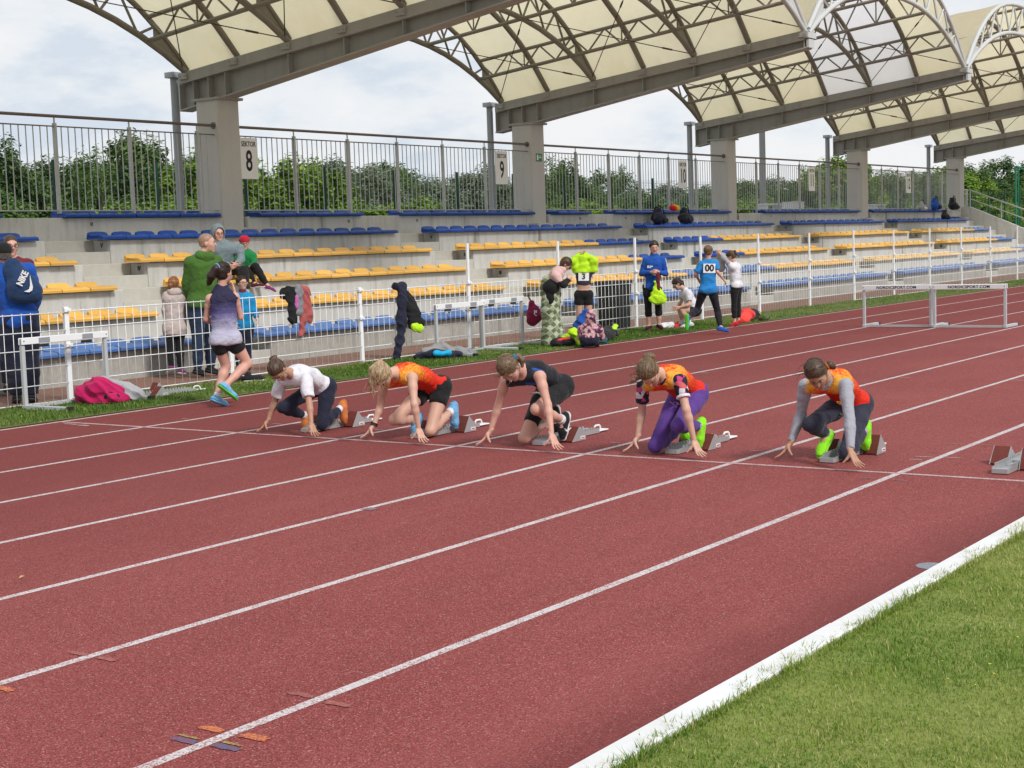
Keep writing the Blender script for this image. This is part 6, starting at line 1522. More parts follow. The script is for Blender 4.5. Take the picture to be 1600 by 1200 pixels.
p.cloth('headband', [El(p.hp(0, -0.016, 0.030), (0.0875*p.u, 0.106*p.u, 0.1*p.u), np.array([p.hrt, p.face, p.hup]), caps=[(p.hp(0, 0, 0.065), p.hup), (p.hp(0, 0, 0.02), -p.hup)], k=0)], cloth('tan_knit', (0.38, 0.22, 0.12)), noise=None, h=0.008)
for sd in 'LR': p.shoe(sd, s_plum, m_solew)
# ---------------------------------------------------------------- man in green jacket
d, bs = J_of('green'); p = Person(d, 'balding man in moss green hooded jacket and jeans behind the fence', H=1.83, g=1.08, skin='pink', base=bs, res=0.013)
p.body(hand_h=0.007, head_h=0.007); p.hair('stubble', hl=0.02, e=0.003, bottom=-0.04, comb=0); p.brows('grey')
p.shirt(c_green, sleeve=1.92, e=0.026, low=-0.06, cuff=0.022, loose=0.16, name='jacket', noise=(0.004, 28)); p.pants(c_jean, 1.96, 0.014, top=0.1, name='jeans', noise=(0.003, 32))
nb = p.J['nb']; p.cloth('jacket_hood', [Pr(nb-p.frn*0.075-p.lat*0.07-p.sp*0.02, nb-p.frn*0.075+p.lat*0.07-p.sp*0.02, 0.062, k=0.02), Pr(nb-p.frn*0.09-p.sp*0.03, nb-p.frn*0.10-p.sp*0.10, 0.07, 0.04, k=0.03)], c_green, noise=(0.003, 45))
p.cloth('scarf', [Pr(nb+p.sp*0.005-p.lat*0.03, nb+p.sp*0.005+p.lat*0.03, 0.072, flat=(p.sp, 0.7), k=0.01)], c_kelly, noise=(0.004, 60), h=0.009)
for sd in 'LR': p.shoe(sd, s_black, m_soled)
# ---------------------------------------------------------------- boy in blue jacket
d, bs = J_of('boy'); p = Person(d, 'boy with glasses in bright blue jacket standing behind the fence', H=1.28, g=0.95, skin='fair', base=bs, res=0.0115)
p.body(hand_h=0.006, head_h=0.0065); p.hair('dark', hl=0.038, bottom=-0.045); p.brows('dark'); p.glasses()
p.shirt(c_cyan, sleeve=1.92, e=0.022, low=-0.12, cuff=0.018, loose=0.1, name='jacket', noise=(0.003, 34)); p.cloth('collar', [Pr(p.J['nb'], p.J['nb']+p.sp*0.03, 0.055, 0.05, k=0)], c_maroon, noise=None, h=0.009)
p.pants(c_navy, 1.95, 0.014, top=0.1, name='trousers')
for sd in 'LR': p.shoe(sd, s_black, m_soled)
# ---------------------------------------------------------------- two people seated in the stand
d, bs = J_of('hood'); p = Person(d, 'man with glasses in grey hoodie with hood up sitting in the stand', H=1.78, g=1.05, skin='pink', base=bs, res=0.013, z0=0.752)
p.body(hand_h=0.006, head_h=0.007); p.glasses(); p.brows('grey')
p.shirt(c_slate, sleeve=1.92, e=0.024, low=-0.04, cuff=0.018, loose=0.14, name='hoodie', noise=(0.0035, 32), collar=0.05); p.pants(c_black, 1.95, 0.016, top=0.1, name='trousers')
M_ = np.array([p.hrt, p.face, p.hup]); p.cloth('raised_hood', [El(p.hp(0, -0.02, 0.015), (0.103*p.u, 0.118*p.u, 0.135*p.u), M_, caps=[(p.hp(0, 0.055, 0), nrm(p.face*0.95-0.25*p.hup))], k=0.02), Pr(p.J['nb'], p.hp(0, -0.03, -0.08), 0.09, 0.085, k=0.03)], c_slate,
        subs=[El(p.hp(0, 0.05, -0.01), (0.075*p.u, 0.085*p.u, 0.105*p.u), M_)], noise=(0.002, 50), h=0.009)
for sd in 'LR': p.shoe(sd, s_black, m_soled)
d, bs = J_of('red'); p = Person(d, 'woman in crimson beanie and green jacket sitting with crossed legs in the stand', H=1.62, g=0.95, skin='fair', base=bs, res=0.012, z0=0.752)
p.body(hand_h=0.006, head_h=0.0065); p.brows('dark'); p.glasses()
M_ = np.array([p.hrt, p.face, p.hup]); p.cloth('beanie', [El(p.hp(0, -0.012, 0.045), (0.091*p.u, 0.107*p.u, 0.088*p.u), M_, caps=[(p.hp(0, 0.0, 0.028), -p.hup)], k=0)], c_red, noise=(0.0015, 90), h=0.008)
p.shirt(c_kelly, sleeve=1.92, e=0.024, low=-0.05, loose=0.12, name='jacket', noise=(0.004, 36), collar=0.05); p.pants(c_black, 1.9, 0.010, top=0.1)
p.cloth('shirt_front', [q for q in p.torso(0.027)], c_black, clips=[(p.J['pel']+p.lat*0.025, p.lat), (p.J['pel']-p.lat*0.025, -p.lat), (p.J['pel'], -p.frn), (p.J['nb'], p.sp), (p.J['pel']+p.sp*0.1, -p.sp)], noise=None)
p.shoe('R', cloth('shoe_maroon', (0.12, 0.012, 0.02)), m_solew); p.shoe('L', s_plum, m_solew)
# ---------------------------------------------------------------- girl wrapped in a plaid blanket
d, bs = J_of('blanket'); p = Person(d, 'girl in pale pink hoodie bending forward with a green plaid blanket around her legs', H=1.50, g=0.95, skin='fair', base=bs, res=0.012)
p.body(hand_h=0.006, head_h=0.007); p.hair('brown', hl=0.06, bottom=-0.09, extra=[((0, 0.04, 0.06), (0.0, 0.09, -0.01), 0.04, 0.03)])
p.shirt(c_pinkp, sleeve=0.7, e=0.020, low=0.10, loose=0.12, name='hoodie', noise=(0.003, 36), collar=0.04)
p.cloth('hoodie_hood', [Pr(p.J['nb']-p.lat*0.05-p.frn*0.03, p.J['nb']+p.lat*0.05-p.frn*0.03, 0.065, k=0.02)], c_pinkp, noise=(0.003, 45))
P_ = [Pr(p.J['pel']-p.lat*0.06+p.sp*0.05, p.J['pel']+p.lat*0.06+p.sp*0.10, 0.135, 0.13, k=0.03), Pr(p.J['pel']+p.sp*0.06, p.J['pel']+p.sp*0.20, 0.125, 0.10, k=0.03)]+p.arm('L', 0.65, 1.95, 0.020)+p.arm('R', 0.65, 1.95, 0.020)
p.cloth('black_jacket', P_, c_black, noise=(0.006, 26))
p.pants(c_black, 1.9, 0.010, top=0.2); gx_, gy_ = bs; A0 = p.J['pel']+V3(0, 0, 0.06); A1 = (p.J['aL']+p.J['aR'])/2
P_ = [Pr(A0+V3(0.02, -0.02, 0.02), (A0+A1)/2, 0.150, 0.150, k=0.03), Pr((A0+A1)/2, V3(A1[0], A1[1], 0.0), 0.135, 0.19, k=0.03, caps=[(V3(0, 0, 0.012), V3(0, 0, -1))]), Pr(V3(A1[0]+0.08, A1[1]-0.10, 0.03), V3(A1[0]+0.02, A1[1]-0.02, 0.4), 0.10, 0.08, k=0.04, caps=[(V3(0, 0, 0.012), V3(0, 0, -1))])]
p.cloth('plaid_blanket', P_, v_plaid, noise=(0.010, 24))
for sd in 'LR': p.shoe(sd, s_black, m_soled)
# ---------------------------------------------------------------- girl pulling a neon top over her head
d, bs = J_of('neon'); d['cuL'] = d['cuR'] = np.array(0.9); p = Person(d, 'girl with bib 3 pulling a neon yellow top over her head', H=1.46, g=0.92, skin='fair', base=bs, res=0.011)
p.body(hand_h=0.006, head=False); p.tank(c_charcoal, e=0.010, low=0.42, arm_r=0.055, name='sports_top'); p.pants(c_black, 0.40, 0.012, top=0.16, name='shorts')
J = p.J; P_ = [Pr(J['sR'], J['eR'], 0.075, 0.065, k=0.03), Pr(J['sL'], J['eL'], 0.075, 0.065, k=0.03), Pr(J['eR'], J['wR'], 0.062, 0.04, k=0.03), Pr(J['eL'], J['wL'], 0.062, 0.04, k=0.03), Pr(J['nb']+V3(0, 0, -0.03), J['head']+V3(0, 0, 0.05), 0.11, 0.085, k=0.04)]
p.cloth('neon_top', P_, c_neon, noise=(0.008, 30), clips=[(J['nb']-V3(0, 0, 0.055), V3(0, 0, -1))])
p.plate('race_bib', m_paper, 0.72, 0.17, 0.13, '3', m_black, size=0.12, off=0.105)
for sd in 'LR': p.shoe(sd, s_black, m_soled)
# ---------------------------------------------------------------- child in floral hoodie crouching
d, bs = J_of('floral'); p = Person(d, 'child in pink floral hoodie with hood up crouching at the track edge', H=1.25, g=1.0, skin='fair', base=bs, res=0.011)
p.body(hand_h=0.006, head_h=0.008); p.shirt(v_pflor, sleeve=1.92, e=0.024, low=0.16, loose=0.15, name='hoodie', collar=0.03, noise=(0.004, 34))
M_ = np.array([p.hrt, p.face, p.hup]); p.cloth('raised_hood', [El(p.hp(0, -0.01, 0.01), (0.105*p.u, 0.12*p.u, 0.135*p.u), M_, caps=[(p.hp(0, 0.06, 0), p.face)], k=0.03), Pr(p.J['nb'], p.hp(0, -0.03, -0.05), 0.085, 0.08, k=0.03)], v_pflor, noise=(0.003, 50))
p.pants(c_navy, 1.95, 0.020, top=0.38, name='trousers', noise=(0.004, 30))
for sd in 'LR': p.shoe(sd, s_black, m_soled)
# ---------------------------------------------------------------- girl in blue tracksuit top
d, bs = J_of('blue'); d['cuL'] = d['cuR'] = np.array(0.8); p = Person(d, 'girl with braid in royal blue tracksuit top holding a neon drawstring bag', H=1.58, g=0.95, skin='pink', base=bs, res=0.011)
p.body(hand_h=0.0055, head_h=0.0062); p.hair('dark', hl=0.044, bottom=-0.08, extra=[((0.03, -0.03, -0.07), (0.055, 0.05, -0.13), 0.024, 0.024), ((0.055, 0.05, -0.13), (0.06, 0.085, -0.26), 0.024, 0.014)], tie=((0.06, 0.085, -0.25), 0.018, c_black)); p.brows('dark')
J = p.J
def stripe(c):
    out = np.zeros(len(c))
    for sd, sg in (('L', -1), ('R', 1)):
        S_, E_, W_ = J['s'+sd], J['e'+sd], J['w'+sd]; o_ = p.lat*sg
        for A_, B_ in ((S_, E_),):
            t = np.clip(((c-A_)@(B_-A_))/((B_-A_)@(B_-A_)), 0, 1); v = c-(A_+t[:, None]*(B_-A_)); r_ = np.linalg.norm(v, axis=1)
            m_ = (r_ < 0.075) & ((v@o_)/(r_+1e-6) > 0.80); out[m_] = 1
    x = (c-J['pel'])@p.lat; out[(np.abs(x) > 0.118) & ((c-J['pel'])@p.sp < 0.16) & (np.linalg.norm(c-J['wL'], axis=1) > 0.16) & (np.linalg.norm(c-J['wR'], axis=1) > 0.16)] = 1
    return out
p.shirt([c_royal, c_white], sleeve=1.93, e=0.018, low=-0.06, loose=0.10, name='tracksuit_top', collar=0.046, cuff=0.013, fm=stripe, noise=(0.003, 36))
p.cloth('raised_collar', [Pr(J['nb']-p.sp*0.01, J['nb']+p.sp*0.03, 0.062, 0.056, k=0)], c_royal, noise=None, h=0.009)
p.pants(c_black, 1.45, 0.009, top=0.1)
p.plate('chest_print', None, 0.66, 0.1, 0.05, tm=m_print, off=0.128, lat=0.06, strips=[(-0.05, -0.012, 0.004, 0.022), (-0.004, 0.045, 0.004, 0.022), (-0.05, 0.02, -0.016, -0.004)])
for sd in 'LR': p.shoe(sd, s_black, cloth('sole_red', (0.4, 0.03, 0.03)))
# ---------------------------------------------------------------- squatting girl with number
d, bs = J_of('squat'); p = Person(d, 'dark haired girl with glasses in white T-shirt squatting over her shoes', H=1.48, g=0.92, skin='fair', base=bs, res=0.011)
p.body(hand_h=0.0055, head_h=0.0065); p.hair('dark', hl=0.042, bottom=-0.09, extra=[((0.0, -0.07, 0.03), (0.04, -0.10, -0.04), 0.04, 0.045), ((0.04, -0.10, -0.04), (0.05, -0.05, -0.17), 0.045, 0.03), ((0.05, -0.05, -0.17), (0.05, -0.02, -0.26), 0.03, 0.010)]); p.glasses(); p.brows('dark')
p.shirt(c_white, sleeve=0.65, e=0.016, low=0.0, cuff=0.024, loose=0.08); p.pants(c_black, 0.34, 0.012, top=0.18, name='shorts')
p.plate('race_number', None, 0.55, 0.1, 0.1, '11', m_black, size=0.12, off=0.02, lat=-0.13)
for sd in 'LR': p.shoe(sd, s_white, m_solew, sock=c_white)
# ---------------------------------------------------------------- running boy
d, bs = J_of('run'); d['cuL'] = d['cuR'] = np.array(0.9); p = Person(d, 'blond boy in sky blue T-shirt with race bib running away on the track', H=1.42, g=0.92, skin='pink', base=bs, res=0.0105)
p.body(hand_h=0.0055, head_h=0.0065); p.hair('dblond', hl=0.045, bottom=-0.06, e=0.014)
p.shirt(c_sky, sleeve=0.85, e=0.020, low=-0.10, cuff=0.030, loose=0.10, noise=(0.0045, 34)); p.pants(c_blackn, 1.9, 0.010, top=0.1)
p.plate('race_bib', m_paper, 0.74, 0.20, 0.15, '00', m_black, size=0.15, off=0.125, back=True, bold=0.006)
p.shoe('R', s_royal, s_royal); p.shoe('L', s_royal, m_soleg)
# ---------------------------------------------------------------- girl taking off a grey sweater
d, bs = J_of('white'); d['cuL'] = d['cuR'] = np.array(0.9); p = Person(d, 'girl in white T-shirt and black leggings holding up a grey sweater', H=1.40, g=0.9, skin='fair', base=bs, res=0.011)
p.body(hand_h=0.0055, head_h=0.0065); p.hair('brown', hl=0.044, bottom=-0.07, extra=[((0, -0.09, 0.06), (0, -0.13, 0.05), 0.022, 0.03), ((0, -0.13, 0.05), (0.0, -0.15, -0.10), 0.03, 0.012)]); p.brows('brown')
p.shirt(c_white, sleeve=0.55, e=0.016, low=-0.06, cuff=0.02, loose=0.06, noise=(0.003, 36)); p.pants(c_black, 1.75, 0.009, top=0.1)
J = p.J; wm = (J['wL']+J['wR'])/2
p.cloth('grey_sweater', p.arm('L', 0.5, 1.9, 0.022)+p.arm('R', 0.5, 1.9, 0.022)+[Pr(wm+V3(0, 0, -0.03), wm+V3(0, 0, -0.24), 0.07, 0.09, flat=(p.lat, 0.5), k=0.05)], c_lgrey, noise=(0.007, 30))
for sd in 'LR': p.shoe(sd, s_red, s_red)
# ================================================================== EQUIPMENT, BAGS AND CLOTHES
m_alu = mat('aluminium', (0.46, 0.47, 0.48), 0.42, metal=0.5, spec=0.5, noise=(8, 0.4, (0.36, 0.37, 0.38)))
m_pad = mat('red_brown_rubber', (0.155, 0.035, 0.026), 0.75, noise=(30, 0.5, (0.11, 0.025, 0.02)), bump=(120, 0.4, 0.004))
m_wplast = mat('white_plastic', (0.70, 0.70, 0.70), 0.45)
m_redtag = mat('red_tag_print', (0.45, 0.04, 0.05), 0.5)
def starting_block(x, y, rz, label, front, rear, fs, L_=0.80):
    """front / rear: pad positions along the rail; fs = +1 when the front pad is on the +y side"""
    root = empty('starting_block', (x, y, 0), rz, label=label, category='starting block', group='starting blocks on the track')
    b = MB()
    b.box(0, L_, -0.055, 0.055, 0.006, 0.012)
    for sy in (-1, 1): b.box(0, L_, sy*0.055-0.004, sy*0.055+0.004, 0.006, 0.042)
    b.prism([(-0.035, -0.05, 0.006), (0.0, -0.059, 0.006), (0.0, 0.059, 0.006), (-0.035, 0.05, 0.006)], (0, 0, 0.03))
    mesh_obj('rail', b.mesh('rail', m_alu), None, root)
    n = 17
    for sy in (-1, 1):
        t = MB()
        for i in range(n):
            a = 0.05+i*(L_-0.1)/n; t.box(a, a+0.024, sy*0.055-0.0045, sy*0.055+0.0045, 0.0422, 0.060)
        mesh_obj('tooth_rack', t.mesh('tooth_rack', m_alu), None, root)
    h = MB(); h.box(L_, L_+0.17, -0.045, 0.045, 0.008, 0.020, ch=0.004)
    mesh_obj('tail_plate', h.mesh('tail_plate', m_wplast), None, root)
    h = MB(); h.tube([(L_+0.01, 0, 0.018), (L_+0.015, 0, 0.046), (L_+0.035, 0, 0.058), (L_+0.09, 0, 0.056), (L_+0.105, 0, 0.044), (L_+0.11, 0, 0.018)], 0.008, 8)
    o = mesh_obj('handle', h.mesh('handle', m_wplast), None, root); smooth_angle(o.data, 1.0)
    for px, sd, ang in ((front, fs, 47), (rear, -fs, 62)):
        c, s_ = math.cos(R(ang)), math.sin(R(ang)); yc = sd*0.125; hgt = 0.145
        f = MB(); p0 = Vector((px, yc-0.054, 0.012)); d = Vector((c*hgt, 0, s_*hgt)); nn = Vector((-s_*0.012, 0, c*0.012))
        f.prism([p0, p0+d*0.5+nn*0.35, p0+d, p0+d-nn, p0-nn], (0, 0.108, 0))
        o = mesh_obj('foot_pad', f.mesh('foot_pad', m_pad), None, root)
        for dy in (-0.058, 0.054):
            g_ = MB(); q = Vector((px-0.01, yc+dy, 0.006)); g_.prism([q, q+Vector((c*hgt+0.012, 0, s_*hgt+0.008)), q+Vector((c*hgt+0.03, 0, s_*hgt*0.9)), q+Vector((c*hgt+0.10, 0, 0.045)), q+Vector((c*hgt+0.10, 0, 0.0))], (0, 0.004, 0))
            mesh_obj('side_plate', g_.mesh('side_plate', m_alu), None, o)
        k = MB(); k.box(px+c*hgt+0.01, px+c*hgt+0.075, yc-0.0625, yc-0.0585, 0.018, 0.040); mesh_obj('tag', k.mesh('tag', m_wplast), None, o)
        k = MB(); k.box(px+c*hgt+0.02, px+c*hgt+0.065, yc-0.0640, yc-0.0628, 0.025, 0.033); mesh_obj('tag_print', k.mesh('tag_print', m_redtag), None, o)
        k = MB(); k.tube([(px+c*hgt*0.8, 0, 0.03), (px+c*hgt*0.8, yc, 0.03)], 0.012, 8); mesh_obj('axle', k.mesh('axle', m_alu), None, o)
starting_block(0.26, 6.71, 0, 'starting block under the girl in the white T-shirt', 0.16, 0.40, 1)
starting_block(0.28, 5.49, 0, 'starting block under the blond girl with light blue shoes', 0.16, 0.42, 1)
starting_block(0.30, 4.27, 0, 'starting block under the girl in black and blue', 0.20, 0.43, -1)
starting_block(0.26, 3.05, 0, 'starting block under the girl in purple leggings', 0.22, 0.40, -1)
starting_block(0.28, 1.83, 0, 'starting block under the girl with grey sleeves', 0.26, 0.44, 1)
starting_block(0.24, 0.62, 0, 'unused starting block in the empty inside lane at the right edge', 0.34, 0.16, 1)
starting_block(1.95, 10.88, R(-4), 'spare starting block lying on the grass beside the pink clothes', 0.12, 0.30, -1)

# ---- hurdles
m_hgrey = mat('hurdle_steel', (0.48, 0.50, 0.52), 0.45, metal=0.15, noise=(4, 0.4, (0.41, 0.42, 0.44)))
m_hwhite = mat('hurdle_board_white', (0.74, 0.75, 0.78), 0.5, noise=(5, 0.3, (0.66, 0.67, 0.70)))
m_hgr = mat('grey_board_print', (0.24, 0.25, 0.29), 0.55, noise=(30, 0.5, (0.32, 0.33, 0.37)))
def hurdle(x, y, rz, label, H=0.76, Wd=1.18, text=None, foot=0.72):
    root = empty('hurdle', (x, y, 0.0), rz, label=label, category='hurdle', group='track hurdles')
    for sx in (-1, 1):
        px = sx*(Wd/2-0.03)
        b = MB(); b.box(px-0.022, px+0.022, -0.022, 0.022, 0.0, H-0.09, ch=0.004); mesh_obj('upright', b.mesh('upright', m_hgrey), None, root)
        b = MB(); b.box(px-0.016, px+0.016, -0.016, 0.016, H-0.09, H-0.01); mesh_obj('inner_tube', b.mesh('inner_tube', m_alu), None, root)
        b = MB(); b.box(px-0.028, px+0.028, -foot, 0.03, 0.003, 0.05, ch=0.005); o = mesh_obj('foot', b.mesh('foot', m_hgrey), None, root)
        b = MB(); b.box(px-0.030, px+0.030, -foot-0.004, -foot+0.05, 0.001, 0.053); mesh_obj('rubber_cap', b.mesh('rubber_cap', m_black), None, o)
    b = MB(); b.box(-Wd/2+0.052, Wd/2-0.052, -0.016, 0.016, 0.010, 0.045); mesh_obj('base_bar', b.mesh('base_bar', m_hgrey), None, root)
    b = MB(); b.box(-Wd/2, Wd/2, -0.035, -0.023, H-0.075, H, ch=0.004); bd = mesh_obj('board', b.mesh('board', m_hwhite), None, root)
    b = MB(); b.box(-Wd/2+0.01, Wd/2-0.01, 0.023, 0.035, H-0.078, H-0.003, ch=0.004); bd2 = mesh_obj('board', b.mesh('board', m_hwhite), None, root)
    for sx in ((-1, 1) if not text else ()):
        b = MB(); b.box(sx*0.30-0.075, sx*0.30+0.075, -0.0375, -0.0355, H-0.065, H-0.012); mesh_obj('grey_patch', b.mesh('grey_patch', m_hgr), None, bd)
        b = MB(); b.box(sx*0.30-0.085, sx*0.30+0.065, -0.030, -0.020, H-0.112, H-0.080); mesh_obj('black_patch', b.mesh('black_patch', m_black), None, bd)
    for sx in (-1, 1):
        for yy in (-0.037, 0.037):
            b = MB(); b.tube([(sx*(Wd/2-0.03), yy*0.9, H-0.037), (sx*(Wd/2-0.03), yy, H-0.037)], 0.008, 6); mesh_obj('bolt', b.mesh('bolt', m_black), None, bd)
    if text:
        me = text_mesh('lettering', text, 0.062, m_black, bold=0.0018, xs=1.12, spacing=1.05); me.transform(Matrix.Rotation(math.pi, 4, 'Z'))
        o = mesh_obj('lettering', me, None, bd2); o.location = (0, 0.0365, H-0.042)
hurdle(14.58, 6.78, R(90), 'left one of the two white hurdles standing across the far lanes', 0.70, 1.20, 'NORDICSPORT.COM', 0.62)
hurdle(14.50, 5.55, R(90), 'right one of the two white hurdles standing across the far lanes', 0.70, 1.20, 'NORDICSPORT.COM', 0.62)
hurdle(1.22, 11.16, R(2), 'grey hurdle with white board against the fence at the left edge', 0.77, 1.20)
hurdle(8.36, 11.12, R(-1), 'left one of two grey hurdles leaning together at the fence', 0.755, 1.18)
hurdle(9.54, 11.20, R(1), 'right one of two grey hurdles at the fence, with magenta bag', 0.765, 1.18)

# ---- soft things built as implicit surfaces
def soft(name, label, cat, base, parts, group=None):
    """parts: list of (part name, prims, material, noise, h, subs, clips); vertices in world space"""
    root = empty(name, base, label=label, category=cat, group=group); org = np.array(base, float)
    for pt in parts:
        nm, prims, m_, nz, h = pt[:5]; kw = pt[5] if len(pt) > 5 else {}
        sdf_obj(nm, [sdf_mesh(prims, h, noise=nz, **kw)], m_, root, org, smooth_it=1)
    return root
def lump(pts, r, k=0.05, flat=None, r2=None):
    return [Pr(V3(*a), V3(*b), r, r2 or r, flat=flat, k=k) for a, b in zip(pts[:-1], pts[1:])]
Z = (0, 0, 1)
GR = [(V3(0, 0, 0.006), V3(0, 0, -1))]
soft('clothes_pile', 'magenta jacket bunched up on the grass inside the left hurdle', 'jacket', (1.38, 10.78, 0),
     [('jacket', lump([(1.30, 10.98, 0.10), (1.36, 10.80, 0.17), (1.50, 10.72, 0.10)], 0.11, 0.08)+lump([(1.28, 10.86, 0.05), (1.40, 10.62, 0.05), (1.52, 10.60, 0.04)], 0.065, 0.05), c_magenta, (0.016, 22, 'r'), 0.012, dict(clips=GR)),
      ('lining', lump([(1.36, 10.66, 0.10), (1.42, 10.60, 0.07)], 0.045), c_black, (0.006, 40), 0.01)])
soft('sweatshirt', 'light grey sweatshirt lying against the magenta jacket', 'sweatshirt', (1.68, 10.72, 0),
     [('sweatshirt', lump([(1.50, 10.86, 0.20), (1.62, 10.76, 0.12), (1.74, 10.64, 0.06)], 0.09, 0.08)+lump([(1.58, 10.84, 0.1), (1.76, 10.72, 0.05)], 0.06, 0.05), c_lgrey, (0.016, 24, 'r'), 0.012, dict(clips=GR))])
soft('jacket_on_fence', 'black jacket with grey sweater hung over the fence beside the boy', 'jacket', (5.10, 11.38, 0),
     [('black_jacket', lump([(5.02, 11.46, 1.04), (5.06, 11.37, 1.04), (5.05, 11.35, 0.72)], 0.085, 0.05, ((0, 1, 0), 0.5)), c_black, (0.012, 26, 'r'), 0.011), ('pink_lining', lump([(5.105, 11.325, 1.0), (5.10, 11.325, 0.86)], 0.028), cloth('pink', (0.55, 0.13, 0.42)), (0.004, 40), 0.01),
      ('grey_sweater', lump([(5.16, 11.42, 1.06), (5.17, 11.34, 1.05), (5.15, 11.33, 0.80)], 0.075, 0.05, ((0, 1, 0), 0.5)), cloth('mid_grey', (0.20, 0.21, 0.23)), (0.012, 28, 'r'), 0.011)])
soft('top_on_fence', 'dusty red top hanging over the fence next to the black jacket', 'top', (5.24, 11.36, 0),
     [('top', lump([(5.26, 11.42, 1.05), (5.28, 11.34, 1.04), (5.32, 11.32, 0.72)], 0.085, 0.05, ((0, 1, 0), 0.45))+lump([(5.24, 11.33, 0.85), (5.17, 11.32, 0.50)], 0.05, 0.05, ((0, 1, 0), 0.6)), c_rose, (0.012, 26, 'r'), 0.011)])
soft('tracksuit_on_fence', 'navy tracksuit jacket hanging from the fence with one sleeve to the ground', 'jacket', (7.2, 11.3, 0),
     [('jacket', lump([(7.18, 11.36, 1.05), (7.30, 11.34, 1.05)], 0.05, 0.03)+lump([(7.31, 11.33, 1.04), (7.26, 11.30, 0.84), (7.22, 11.30, 0.56)], 0.07, 0.05, ((0, 1, 0), 0.7), 0.10)+lump([(7.24, 11.30, 0.55), (7.17, 11.30, 0.30), (7.09, 11.31, 0.05)], 0.068, 0.04, None, 0.055), c_navy, (0.010, 26, 'r'), 0.011)])
soft('black_jacket', 'black jacket with neon yellow lining hung on the fence left of two hurdles', 'jacket', (7.34, 11.28, 0),
     [('jacket', lump([(7.33, 11.30, 0.90), (7.40, 11.24, 0.70), (7.40, 11.22, 0.52)], 0.09, 0.06, ((0, 1, 0), 0.6), 0.12)+lump([(7.42, 11.2, 0.66), (7.53, 11.17, 0.50)], 0.05), c_black, (0.012, 26, 'r'), 0.011),
      ('neon_lining', lump([(7.36, 11.17, 0.44), (7.44, 11.15, 0.43)], 0.07, 0.04, ((0, 1, 0), 0.5)), c_neon, (0.012, 30), 0.011)])
soft('clothes_heap', 'navy trousers with a cyan top spread on the grass in front of the fence', 'trousers', (7.35, 10.75, 0),
     [('trousers', lump([(7.20, 10.98, 0.04), (7.30, 10.80, 0.08), (7.42, 10.62, 0.05)], 0.085, 0.06, (Z, 0.7))+lump([(7.40, 10.66, 0.05), (7.55, 10.54, 0.04)], 0.06, 0.05), c_navy, (0.014, 24, 'r'), 0.012, dict(clips=GR)),
      ('cyan_top', lump([(7.24, 10.70, 0.09), (7.36, 10.60, 0.09)], 0.06, 0.05, (Z, 0.7)), cloth('bright_cyan', (0.01, 0.36, 0.68)), (0.010, 30), 0.011, dict(clips=GR))])
soft('grey_hoodie', 'grey hoodie spread on the grass behind the cyan top', 'hoodie', (7.7, 10.85, 0),
     [('hoodie', lump([(7.38, 11.0, 0.10), (7.58, 10.88, 0.14), (7.78, 10.74, 0.06), (7.98, 10.66, 0.04)], 0.085, 0.07, (Z, 0.8))+lump([(7.6, 10.78, 0.05), (7.8, 10.6, 0.04)], 0.05), cloth('ash_grey', (0.25, 0.25, 0.26)), (0.016, 22, 'r'), 0.012, dict(clips=GR))])
soft('drawstring_bag', 'magenta drawstring bag hanging from the right hurdle', 'bag', (10.16, 11.05, 0.35),
     [('sack', [Pr(V3(10.15, 11.04, 0.66), V3(10.17, 11.02, 0.46), 0.045, 0.125, flat=((0.7, 0.7, 0), 0.7), k=0.04), Pr(V3(10.17, 11.02, 0.46), V3(10.14, 11.04, 0.38), 0.125, 0.09, flat=((0.7, 0.7, 0), 0.7), k=0.04)], c_wine, (0.008, 30), 0.010),
      ('cord', [Pr(V3(10.13, 11.10, 0.78), V3(10.15, 11.04, 0.66), 0.008, k=0.0), Pr(V3(10.13, 11.12, 0.77), V3(10.20, 11.01, 0.56), 0.006, k=0.0)], c_black, None, 0.005)])
b = MB(); b.box(-0.035, -0.018, -0.002, 0, -0.02, 0.055); b.box(-0.012, 0.012, -0.002, 0, 0.01, 0.05); b.box(-0.02, 0.05, -0.002, 0, -0.035, -0.024); me = b.mesh('print', m_print); me.transform(Matrix.Rotation(R(-42), 4, 'Z')); o = mesh_obj('print', me, None, bpy.data.objects['drawstring_bag']); o.location = (-0.045, -0.105, 0.14)
soft('sports_bag', 'dark bag with red trim on the grass left of the crouching child', 'bag', (9.75, 10.2, 0), [('bag', lump([(9.66, 10.28, 0.07), (9.80, 10.14, 0.08)], 0.095, 0.04, (Z, 0.8)), cloth('dark_bag', (0.02, 0.018, 0.022)), (0.010, 26, 'r'), 0.011, dict(clips=GR)),
     ('red_trim', lump([(9.63, 10.22, 0.11), (9.74, 10.10, 0.13)], 0.02), c_coral, (0.006, 40), 0.009)])
soft('neon_vest', 'neon yellow vest heaped beside the crouching child', 'vest', (9.95, 10.2, 0), [('vest', lump([(9.90, 10.30, 0.10), (9.96, 10.16, 0.22), (10.0, 10.12, 0.06)], 0.06, 0.05, (Z, 0.9)), c_neon, (0.012, 28, 'r'), 0.011, dict(clips=GR))])
soft('blue_jacket_heap', 'royal blue jacket heaped in front of the girl with bib three', 'jacket', (10.75, 10.48, 0), [('jacket', lump([(10.66, 10.55, 0.06), (10.72, 10.50, 0.26), (10.80, 10.44, 0.42)], 0.12, 0.08, None, 0.10), c_royal, (0.014, 24, 'r'), 0.012, dict(clips=GR)),
     ('trousers', lump([(10.56, 10.56, 0.06), (10.70, 10.40, 0.14)], 0.10, 0.06), c_navy, (0.012, 24, 'r'), 0.012, dict(clips=GR))])
